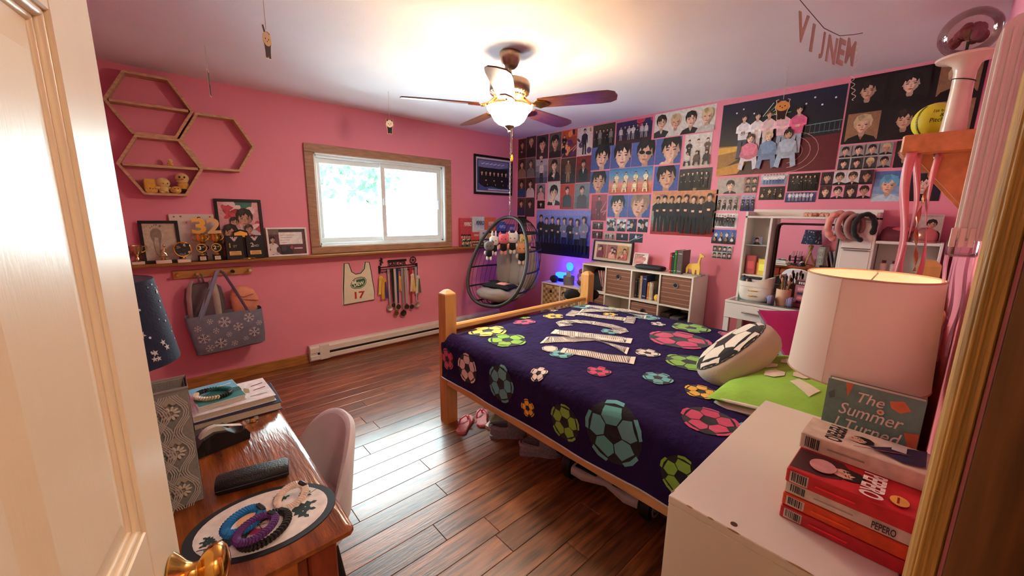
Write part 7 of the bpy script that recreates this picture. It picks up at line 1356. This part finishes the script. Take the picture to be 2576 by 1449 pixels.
t = thing('glass_globe', 'clear glass globe with a dark red rose resting on the vase rim', 'ornament', (1.60, .034, SZ + .188)); b = MB(); b.ell((0, 0, .056), (.058, .058, .056), 32, 20); M_globe = clear_mat('globe_glass', (250, 236, 236), .10, .01); b.build('globe', M_globe, t, True)
b = MB()
for k in range(14): a = k * 2.4; r = .006 + .0018 * k; b.ell((r * math.cos(a), r * math.sin(a), .058 - .0008 * k + .008 * math.sin(k)), (.013, .013, .016), 8, 6)
tag(b.build('rose', mat('dark_red_rose', (110, 24, 40), .7), t, True), kind='stuff'); b = MB(); b.cyl((0, 0, .006), (0, 0, .05), .003, 8); b.build('rose_stem', mat('green_stem', (50, 70, 40), .7), t)
# ribbons hanging from the shelf end
M_rib = mat('pink_satin_ribbon', (222, 120, 130), .35, var=.1, sheen=.3); M_ribm = mat('rose_gold_ribbon', (196, 120, 90), .25, .5)
for k, (x, y0, y1, zb, wd, m, tw, lb) in enumerate(((1.545, .094, .078, 1.30, .022, M_rib, .6, 'wide pink ribbon at the front corner of the pine shelf'), (1.56, .08, .06, 1.27, .016, M_rib, 1.2, 'second pink ribbon beside the wide one'), (1.60, .055, .05, 1.32, .010, M_ribm, 9, 'twisted rose gold ribbon below the bracket'), (1.60, .045, .035, 1.25, .014, M_rib, 1.5, 'pale pink ribbon behind the twisted one'))):
    t = thing('hanging_ribbon', lb, 'ribbon', (x, y0, SZ - .048), group='ribbons hanging from the pine shelf'); L_ = SZ - .048 - zb; n = 26; V = []
    for i in range(n + 1):
        f = i / n; a = tw * f * 2; cx_, cy_ = .012 * math.sin(f * 5 + k), (y1 - y0) * f + .006 * math.sin(f * 7 + k * 2); d = Vector((math.sin(a), math.cos(a), 0)) * wd / 2; V += [Vector((cx_, cy_, -f * L_)) - d, Vector((cx_, cy_, -f * L_)) + d]
    b = MB(); b._add(V, [(2 * i, 2 * i + 1, 2 * i + 3, 2 * i + 2) for i in range(n)]); o = b.build('ribbon_strip', m, t, True); sm = o.modifiers.new('thickness', 'SOLIDIFY'); sm.thickness = .0006
M_iri = mat('iridescent_film', (190, 130, 170), .12, var=.25, scale=6, alpha=.55, coat=.6)
for k, (y, zt, zb, wd) in enumerate(((-.012, 1.43, 1.18, .016), (-.028, 1.42, 1.15, .018), (-.044, 1.42, 1.16, .010))):
    t = thing('film_streamer', ('iridescent film streamer furthest from the wall, below the white panel', 'wide iridescent film streamer in the middle below the white panel', 'iridescent film streamer against the wall below the white panel')[k], 'streamer', (1.24 + k * .03, y, zt), group='film streamers below the white panel'); V = []; n = 20
    for i in range(n + 1): f = i / n; a = .5 + f * 1.2 + k; d = Vector((math.sin(a) * .8, math.cos(a) * .6, 0)) * wd / 2; p = Vector((.006 * math.sin(f * 6 + k), min(.003 * math.sin(f * 9), .044 + y if False else .003), -f * (zt - zb))); V += [p - d, p + d]
    b = MB(); b._add(V, [(2 * i, 2 * i + 1, 2 * i + 3, 2 * i + 2) for i in range(n)]); o = b.build('film_strip', M_iri, t, True); sm = o.modifiers.new('thickness', 'SOLIDIFY'); sm.thickness = .0004
t = thing('wall_panel', 'slim white ribbed panel with a rounded top on the door wall', 'panel', (1.12, YN, 1.43)); M_wp = mat('white_ribbed_plastic', (240, 234, 222), .3, var=.03)
b = MB(); b.prism([(0, .0), (.040, .0), (.040, .33), (.036, .35), (.024, .363), (.01, .366), (0, .366)], (-.05, 0, 0), (0, 1, 0), (0, 0, 1), (.10, 0, 0)); b.build('panel_body', M_wp, t)
for k in range(3): b = MB(); b.cyl((-.052, .012 + k * .011, .004), (-.052, .012 + k * .011, .345), .0022, 8); b.build('rib', M_wp, t, True)
for k in range(3): b = MB(); b.bbox(-.056, -.05, .014 + k * .011, .022 + k * .011, -.012, .022, .001); b.build('clip', mat('cream_clip', (236, 226, 206), .3), t)
b = MB(); b.bbox(-.048, .04, .006, .046, -.03, -.0005, .003); b.build('clear_foot', clear_mat('clear_plastic', (236, 220, 226), .12, .05), t)
# ---------------------------------------------------------------- desk on the left
M_desk = mat('varnished_desk_top', (158, 84, 34), .22, var=.5, scale=4, stretch=(9, 1.2, 9), bump=.25, bscale=14, rgb2=(96, 44, 16), coat=.5)
M_deskr = mat('red_varnish', (130, 52, 28), .3, var=.3, scale=5, stretch=(9, 1.5, 3), coat=.4)
M_desko = mat('orange_varnish', (176, 92, 40), .35, var=.25, scale=5, stretch=(2, 9, 9), coat=.3)
DZ = .757
t = thing('writing_desk', 'varnished red-brown wooden desk along the left wall', 'desk', (-.02, 1.2, 0)); K = lambda x0, x1, y0, y1, z0, z1: (x0 + .02, x1 + .02, y0 - 1.2, y1 - 1.2, z0, z1)
b = MB(); b.bbox(*K(-.312, .262, .812, 1.70, DZ - .03, DZ), .010); b.build('desk_top', M_desk, t, True)
for x in (-.29, .17): 
    for y in (.845, 1.615): b = MB(); b.bbox(*K(x, x + .06, y, y + .06, 0, DZ - .031), .004); b.build('leg', M_deskr, t)
for y in (.862, 1.645): b = MB(); b.bbox(*K(-.23, .17, y, y + .016, .55, DZ - .031), .002); b.build('end_apron', M_deskr, t); b = MB(); b.bbox(*K(-.21, .15, y - .004 if y < 1 else y + .016, y if y < 1 else y + .02, .58, DZ - .06), .002); b.build('end_panel', M_desko, t)
b = MB(); b.bbox(*K(-.28, -.264, .905, 1.615, .55, DZ - .031), .002); b.build('back_apron', M_deskr, t)
for y0, y1 in ((.91, 1.255), (1.265, 1.61)): b = MB(); b.bbox(*K(.20, .216, y0, y1, .63, DZ - .034), .003); d = b.build('drawer', M_desko, t); b = MB(); b.lathe([(.012, 0), (.016, .012), (.01, .02), (0, .022)], 14, (.236, (y0 + y1) / 2 - 1.2, .68), axis=0); b.build('knob', M_brass, d, True)
b = MB(); b.box(*K(-.26, .20, .88, 1.645, .60, .615)); b.build('drawer_shelf', M_deskr, t)
# star lamp
t = thing('desk_lamp', 'desk lamp with a navy star-print shade on crossed wooden legs', 'lamp', (-.115, 1.335, DZ))
M_nav = mat('navy_shade_cloth', (30, 36, 62), .85, var=.15, scale=50, bump=.2, bscale=200)
b = MB(); b.lathe([(.128, .325), (.098, .535), (.0965, .535), (.1265, .325)], 44, close=False); sh = b.build('lamp_shade', M_nav, t, True)
b = MB(); b.lathe([(.1262, .326), (.0962, .534)], 44, close=False); b.build('lining', mat('silver_lining', (150, 146, 160), .4, .3), sh, True)
def shd(x, y, off):
    r = .128 - .03 * (y / .21); a = x / r; return ((r + .0008 + off) * math.cos(a), (r + .0008 + off) * math.sin(a), .325 + y)
A = Art((0, 0, 0), (1, 0, 0), (0, 0, 1), (0, 0, 1)); A.fn = shd; rs = random.Random(5)
for k in range(150):
    a = rs.uniform(-PI, PI) * .128; y = rs.uniform(.012, .198); r = rs.choice((.0022, .003, .004, .0075, .009)); ro = rs.uniform(0, 1.2)
    if r > .006: A.poly([(a + (r if j % 2 == 0 else r * .42) * math.cos(ro + j * PI / 5), y + (r if j % 2 == 0 else r * .42) * math.sin(ro + j * PI / 5)) for j in range(10)], (206, 196, 196), False)
    else: A.poly([(a + r * .8 * math.cos(j * PI / 3), y + r * .8 * math.sin(j * PI / 3)) for j in range(6)], (200, 196, 204), False)
tag(A.build('star_print', FLATP, sh), kind='stuff')
for k in range(3): a = k * 2 * PI / 3 + .4; b = MB(); b.tube([(.07 * math.cos(a), .07 * math.sin(a), .005), (-.03 * math.cos(a + .5), -.03 * math.sin(a + .5), .30)], .012, 8); b.build('leg', mat('driftwood', (170, 128, 84), .6, var=.25), t, True)
b = MB(); b.cyl((0, 0, .29), (0, 0, .36), .014, 12).cyl((0, 0, .36), (0, 0, .40), .02, 12); b.build('socket', M_brass, t, True); b = MB(); b.tube([(.085 * math.cos(q), .085 * math.sin(q), .006) for q in [2 * PI * k / 30 for k in range(30)]], .005, 6, True); b.build('foot_ring', M_brass, t, True)
# patterned fabric file box
t = thing('fabric_file_box', 'grey fabric file box with white peacock pattern on the desk', 'box', (-.14, 1.18, DZ)); M_fb = mat('grey_felt_cloth', (140, 136, 130), .95, var=.1, scale=60, bump=.35, bscale=300)
for bx in ((-.15, .154, -.042, -.036, 0, .297), (-.15, .154, .036, .042, 0, .297), (-.15, -.144, -.036, .036, 0, .297), (.148, .154, -.036, .036, 0, .297)): b = MB(); b.bbox(*bx, .002); b.build('side_wall', M_fb, t)
b = MB(); b.box(-.148, .152, -.04, .04, 0, .004); b.build('base', M_fb, t); b = MB(); b.tube([(-.15, -.042, .297), (.154, -.042, .297), (.154, .042, .297), (-.15, .042, .297)], .004, 6, True); b.build('binding', mat('grey_binding', (140, 136, 132), .9), t, True)
A = Art((-.15, -.0422, 0), (1, 0, 0), (0, 0, 1), (0, -1, 0)); A.rect(.002, .002, .302, .295, (140, 136, 130)); A.clip = (.004, .004, .300, .293)
for cx in (.08, .155, .23, .005, .268):
    for j, cz in enumerate((.05, .15, .25)):
        x = cx + (0)
        for q in range(10): a = q * 2 * PI / 10; A.oval(x + .011 * math.cos(a), cz + .011 * math.sin(a), .0065, .0028, (206, 198, 180), 8, a)
        A.oval(x, cz, .004, .004, (150, 140, 120), 8)
        for s_ in (-1, 1):
            for rr in (.022, .030, .038, .046):
                p = None
                for q in range(9):
                    z = cz - .05 + q * .0125; xx = x + s_ * (rr * .55 + .012 * math.cos((z - cz) / .05 * PI)); 
                    if p: A.line(*p, xx, z, .0022, (184, 178, 168)); A.k -= 1
                    p = (xx, z)
        A.poly([(x, cz + .04), (x - .012, cz + .022), (x - .006, cz + .018), (x, cz + .026), (x + .006, cz + .018), (x + .012, cz + .022)], (170, 160, 140))
A.clip = None; A.build('pattern', CLOTHP, t)
A2 = Art((.1542, -.042, 0), (0, 1, 0), (0, 0, 1), (1, 0, 0)); A2.rect(.002, .002, .082, .295, (140, 136, 130)); A2.clip = (.003, .003, .081, .293)
for cz in (.05, .15, .25):
    for q in range(10): a = q * 2 * PI / 10; A2.oval(.042 + .012 * math.cos(a), cz + .012 * math.sin(a), .007, .003, (206, 198, 180), 8, a)
    for s_ in (-1, 1):
        for rr in (.018, .026, .034): [A2.line(.042 + s_ * (rr * .6 + .010 * math.cos(q / 4 * PI - PI)), cz - .05 + q * .0125, .042 + s_ * (rr * .6 + .010 * math.cos((q + 1) / 4 * PI - PI)), cz - .0375 + q * .0125, .0022, (184, 178, 168)) for q in range(8)]
A2.clip = None; A2.build('side_pattern', CLOTHP, t)
# notebooks at the far end of the desk
def slab(name, label, cat, x, y, z, w_, d_, h_, rz, col, pages=True, art=None, group='books stacked on the desk'):
    t = thing(name, label, cat, (x, y, z), rz, group); m = mat('cover_%d_%d_%d' % col, col, .45, var=.05); b = MB(); b.bbox(-w_ / 2, w_ / 2, -d_ / 2, d_ / 2, 0, .003, .001).bbox(-w_ / 2, w_ / 2, -d_ / 2, d_ / 2, h_ - .003, h_, .001).box(-w_ / 2, -w_ / 2 + .003, -d_ / 2, d_ / 2, .002, h_ - .002); b.build('cover', m, t)
    if pages: b = MB(); b.box(-w_ / 2 + .003, w_ / 2 - .004, -d_ / 2 + .004, d_ / 2 - .004, .003, h_ - .003); b.build('pages', mat('book_pages'), t)
    if art: A = Art((-w_ / 2, -d_ / 2, h_), (1, 0, 0), (0, 1, 0), (0, 0, 1)); A.rect(.001, .001, w_ - .001, d_ - .001, col); art(A, w_, d_); A.build('cover_print', PRINT, t)
    return t
slab('ring_binder', 'navy binder at the bottom of the desk book stack', 'binder', .145, 1.625, DZ, .25, .21, .03, -.02, (30, 34, 66))
def notepad(A, w_, d_):
    for k in range(2): A.poly([(w_ * .78, d_ * (.45 + .22 * k)), (w_ * .95, d_ * (.5 + .22 * k)), (w_ * .95, d_ * (.54 + .22 * k)), (w_ * .78, d_ * (.48 + .22 * k))], (120, 30, 44))
    A.poly([(w_ * .6, d_ * .42), (w_ * .72, d_ * .40), (w_ * .74, d_ * .58), (w_ * .68, d_ * .68), (w_ * .66, d_ * .55)], (150, 140, 110)); A.rect(w_ * .7, d_ * .2, w_ * .92, d_ * .215, (60, 60, 70)); A.rect(.002, .002, w_ * .04, d_ - .002, (196, 190, 190))
slab('notebook', 'white notebook with red marks on the navy binder', 'notebook', .135, 1.635, DZ + .0302, .235, .20, .022, .03, (222, 218, 222), art=notepad)
def seaart(A, w_, d_): A.rect(.002, .002, w_ - .002, d_ * .5, (60, 130, 130)); A.rect(.002, d_ * .5, w_ - .002, d_ - .002, (110, 176, 206)); A.poly([(.0, d_ * .4), (w_ * .5, d_ * .62), (w_, d_ * .5), (w_, d_ * .3), (0, d_ * .2)], (40, 100, 96)); A.line(.1 * w_, .7 * d_, .9 * w_, .8 * d_, .006, (226, 236, 240))
slab('paperback_book', 'blue sea-cover paperback on top of the notebook', 'book', .095, 1.65, DZ + .0524, .135, .185, .018, .10, (206, 206, 210), art=seaart)
def bracelet(x, y, z, rx, ry, rz, cols, label, th=.0085, tilt=(0, 0)):
    t = thing('paracord_bracelet', label, 'bracelet', (x, y, z), group='braided cord bracelets', rot=(tilt[0], tilt[1], rz)); n = 40; seg = len(cols)
    for s in range(seg):
        b = MB(); a0, a1 = 2 * PI * s / seg, 2 * PI * (s + 1) / seg; m = n // seg
        for k in range(m):
            a = a0 + (a1 - a0) * (k + .5) / m; c = Vector((rx * math.cos(a), ry * math.sin(a), th)); tg = Vector((-rx * math.sin(a), ry * math.cos(a), 0)).normalized(); up = Vector((0, 0, 1)); out = tg.cross(up)
            b.tube([c + out * th * .9 * math.cos(q) + up * th * .62 * math.sin(q) + tg * .0022 * math.sin(q * 2) for q in [2 * PI * i / 8 for i in range(8)]], .0032, 5, True)
        b.build('cord_weave', mat('cord_%d_%d_%d' % cols[s], cols[s], .8, var=.15, scale=80), t, True)
    b = MB(); b.bbox(rx - .006, rx + .006, -.012, .012, .002, 2 * th, .002); b.build('buckle', M_black, t)
bracelet(.085, 1.63, DZ + .0706, .052, .042, -.6, [(30, 110, 110), (30, 110, 110), (34, 96, 90), (30, 28, 30), (222, 206, 190), (222, 206, 190), (206, 190, 150), (30, 28, 30)], 'teal and cream braided bracelet on the blue paperback', .007)
t = thing('watch_strap', 'grey fabric strap lying by the notebooks', 'strap', (.045, 1.475, DZ), .5); b = MB(); b.tube([(-.05, 0, .006), (-.02, .005, .02), (.02, 0, .018), (.05, -.005, .006)], .014, 8, flat=.3); b.build('strap', mat('dark_grey_strap', (70, 66, 66), .8), t, True); b = MB(); b.bbox(.04, .062, -.015, .015, .001, .014, .002); b.build('buckle', M_black, t)
t = thing('key_charm', 'small cluster of gold and clear charms beside the binder', 'charm', (.165, 1.485, DZ), .3)
for k in range(4): b = MB(); b.lathe([(0, 0), (.009, .001), (.007, .008), (0, .01)], 10, (-.02 + k * .014, (k % 2) * .008, .0003)); b.build('bead', mat('charm_%d' % (k % 2), ((206, 160, 80), (170, 170, 170))[k % 2], .25, .7), t, True)
# tape dispenser
t = thing('tape_dispenser', 'black desktop tape dispenser with clear tape', 'tape dispenser', (.075, 1.385, DZ), math.radians(12)); b = MB(); b.prism([(-.068, 0), (.068, 0), (.07, .02), (.06, .038), (.045, .034), (.03, .036), (.012, .05), (-.018, .058), (-.05, .048), (-.07, .022)], (0, -.025, 0), (1, 0, 0), (0, 0, 1), (0, .05, 0)); b.build('body', M_black, t, True)
b = MB(); b.lathe([(.016, -.01), (.034, -.01), (.034, .01), (.016, .01), (.016, -.01)], 30, (-.018, 0, .038), axis=1, close=False); b.build('tape_roll', mat('tape_clear', (206, 200, 186), .2, coat=.5), t, True); b = MB(); b.cyl((-.018, -.027, .036), (-.018, .027, .036), .010, 20); b.build('hub', M_black, t, True)
b = MB(); b.prism([(-.01, .072), (.06, .042), (.066, .05), (.06, .044)], (0, -.009, 0), (1, 0, 0), (0, 0, 1), (0, .018, 0)); b.build('tape_strip', mat('tape_clear'), t); b = MB(); b.bbox(.056, .064, -.012, .012, .036, .046, .001); b.build('cutter', M_steel, t)
# glasses case
t = thing('glasses_case', 'black hinged glasses case on the desk', 'case', (.118, 1.128, DZ), math.radians(-12)); b = MB(); b.M = Matrix.Rotation(PI / 2, 4, 'Y'); loft(b, [(-.080, -.020, 0, .016, .024, .7), (-.074, -.0205, 0, .0195, .029, .7), (0, -.021, 0, .0205, .031, .7), (.074, -.0205, 0, .0195, .029, .7), (.080, -.020, 0, .016, .024, .7)], 28); b.build('shell', mat('black_leatherette', (24, 23, 25), .45, bump=.3, bscale=260), t, True); b = MB(); b.tube([(-.078, -.031, .021), (0, -.0325, .021), (.078, -.031, .021)], .0012, 5); b.build('hinge_line', mat('dark_hinge', (60, 58, 60), .4), t)
A = Art((-.012, -.0205, .0362), (1, 0, 0), (0, .5, .866), (0, -.866, .5)); A.text('Steinmetz', -.01, 0, .006, (120, 116, 112), wid=.045) if False else A.rect(-.002, .0, .03, .0022, (120, 116, 112)); A.build('stamp', FLATP, t)
# oval placemat with flower print
t = thing('oval_placemat', 'white oval placemat with black rim and flower print on the desk', 'placemat', (.112, .963, DZ), math.radians(-12)); A = MB(); el_ = lambda r, n=44: [(.150 * r * math.cos(2 * PI * k / n), .112 * r * math.sin(2 * PI * k / n)) for k in range(n)]
b = MB(); b.prism(el_(1), (0, 0, .0002), (1, 0, 0), (0, 1, 0), (0, 0, .003)); b.build('rim', mat('black_placemat', (36, 38, 44), .5), t); b = MB(); b.prism(el_(.88), (0, 0, .003), (1, 0, 0), (0, 1, 0), (0, 0, .0008)); b.build('centre', mat('white_placemat', (226, 216, 210), .5), t)
A = Art((0, 0, .0039), (1, 0, 0), (0, 1, 0), (0, 0, 1), .00012); A.oval(0, 0, .130, .097, (226, 216, 210), 36)
rs = random.Random(3)
for cx, cy, s, ro in ((.055, .0, .055, -.4), (.02, .045, .035, .9), (-.06, -.055, .05, 2.4), (-.09, -.02, .03, 3.0), (.07, .04, .03, .3)):
    pts = []
    for k in range(9): f = k / 8; pts += [(f, .16 * math.sin(PI * f) * (1 if k % 2 else .35))]
    for k in range(8, -1, -1): f = k / 8; pts += [(f, -.16 * math.sin(PI * f) * (1 if k % 2 else .35))]
    for off in (-.5, 0, .5): A.poly([(cx + s * (a * math.cos(ro + off) - c * 1.6 * math.sin(ro + off)), cy + s * (a * math.sin(ro + off) + c * 1.6 * math.cos(ro + off))) for a, c in pts], (26, 50, 50))
A.oval(-.02, .01, .035, .028, (226, 170, 120)); A.oval(-.01, -.02, .032, .026, (206, 70, 130)); A.oval(.0, -.015, .022, .018, (230, 190, 190)); [A.line(-.01, -.02, -.01 + .03 * math.cos(k), -.02 + .025 * math.sin(k), .0012, (40, 30, 30)) for k in range(7)]; A.line(.09, .035, .125, .055, .002, (40, 40, 44)); A.line(-.12, -.04, -.09, -.045, .003, (40, 50, 50))
A.build('flower_print', PRINT, t)
PZ = DZ + .0045
bracelet(.175, .995, PZ, .034, .026, .5, [(226, 206, 190)], 'cream braided bracelet at the far side of the placemat', .0075, (.25, -.2)); bracelet(.105, .918, PZ, .052, .036, .6, [(34, 28, 30), (40, 30, 30)], 'black braided bracelet, largest on the placemat', .0075)
bracelet(.088, .912, PZ + .0152, .040, .028, .55, [(92, 44, 110)], 'purple braided bracelet lying on the black one', .0075); bracelet(.07, .955, PZ + .0165, .038, .02, .45, [(26, 110, 170)], 'bright blue braided bracelet leaning across the pile', .0085, (.35, 0))
# desk organiser and binders, mostly seen in the mirror
t = thing('desk_organiser', 'black wire desk organiser with pens at the back of the desk', 'organiser', (-.20, 1.52, DZ)); M_wire = mat('black_wire_mesh', (40, 38, 40), .5, .5)
for z in (.002, .05, .10): b = MB(); b.bbox(-.06, .06, -.08, .08, z, z + .004, .001); b.build('tray', M_wire, t)
for y in (-.08, 0, .076): b = MB(); b.bbox(-.06, .06, y, y + .004, .002, .13, .001); b.build('divider', M_wire, t)
for k in range(7): b = MB(); b.cyl((random.uniform(-.04, .04), -.06 + k * .02, .104), (random.uniform(-.05, .05), -.065 + k * .022, .20), .0035, 7); b.build('pen', mat('pen_%d' % (k % 4), ((170, 60, 40), (60, 80, 130), (200, 160, 60), (60, 60, 64))[k % 4], .4), t, True)
for k in range(3): t = thing('ring_binder', ('blue binder leaning nearest the lamp', 'mid blue binder in the leaning row', 'pale blue binder at the end of the leaning row')[k], 'binder', (-.22, 1.10 - k * .05, DZ), group='binders leaning at the back of the desk', rot=(-.25, 0, 0)); b = MB(); b.bbox(-.07, .10, -.012, .012, .004, .24, .003); b.build('cover', mat('binder_blue_%d' % k, ((60, 100, 160), (84, 124, 176), (140, 180, 210))[k], .5), t); b = MB(); b.box(-.06, .101, -.009, .009, .01, .236); b.build('papers', mat('book_pages'), t)
# ---------------------------------------------------------------- desk chair
t = thing('desk_chair', 'grey velvet desk chair with a rounded back pushed to the desk', 'chair', (.205, 1.36, 0)); M_vel = mat('grey_velvet', (216, 208, 214), .85, var=.08, scale=6, sheen=.4, bump=.1, bscale=200)
def backf(sg):
    def f(u, v):
        a = math.radians(-62 + 124 * u); e = abs(2 * u - 1); r = .215 + sg * .022 * math.sqrt(max(0, 1 - e ** 6)) * (1 - .3 * v); top = .735 - .20 * e ** 2.6; z = .44 + (top - .44) * v
        rr = r + .035 * v; return (-.02 + rr * math.cos(a), rr * math.sin(a) * 1.0, z)
    return f
b = MB(); b.grid(backf(1), 28, 14); o0 = len(b.f); b.grid(backf(-1), 28, 14); b.f[o0:] = [tuple(reversed(q)) for q in b.f[o0:]]
ft, fb_ = backf(1), backf(-1)
b.grid(lambda u, v: tuple(Vector(ft(u, 1)).lerp(Vector(fb_(u, 1)), v) + Vector((0, 0, .014 * math.sin(v * PI)))), 28, 4); b.grid(lambda u, v: tuple(Vector(fb_(u, 0)).lerp(Vector(ft(u, 0)), v)), 28, 1)
for u0 in (0, 1): b.grid(lambda u, v, u0=u0: tuple(Vector(ft(u0, v)).lerp(Vector(fb_(u0, v)), u)), 2, 14)
b.build('backrest', M_vel, t, True)
b = MB(); loft(b, [(.40, -.02, 0, .18, .19, .6), (.41, -.02, 0, .205, .215, .6), (.46, -.02, 0, .205, .215, .6), (.475, -.02, 0, .18, .19, .6)], 32); b.build('seat', M_vel, t, True)
for sx, sy in ((-.15, -.16), (-.15, .16), (.14, -.16), (.14, .16)): b = MB(); b.tube([(sx * .8, sy * .8, .40), (sx * 1.15, sy * 1.15, 0.001)], [.016, .010], 10); b.build('leg', M_black, t, True)
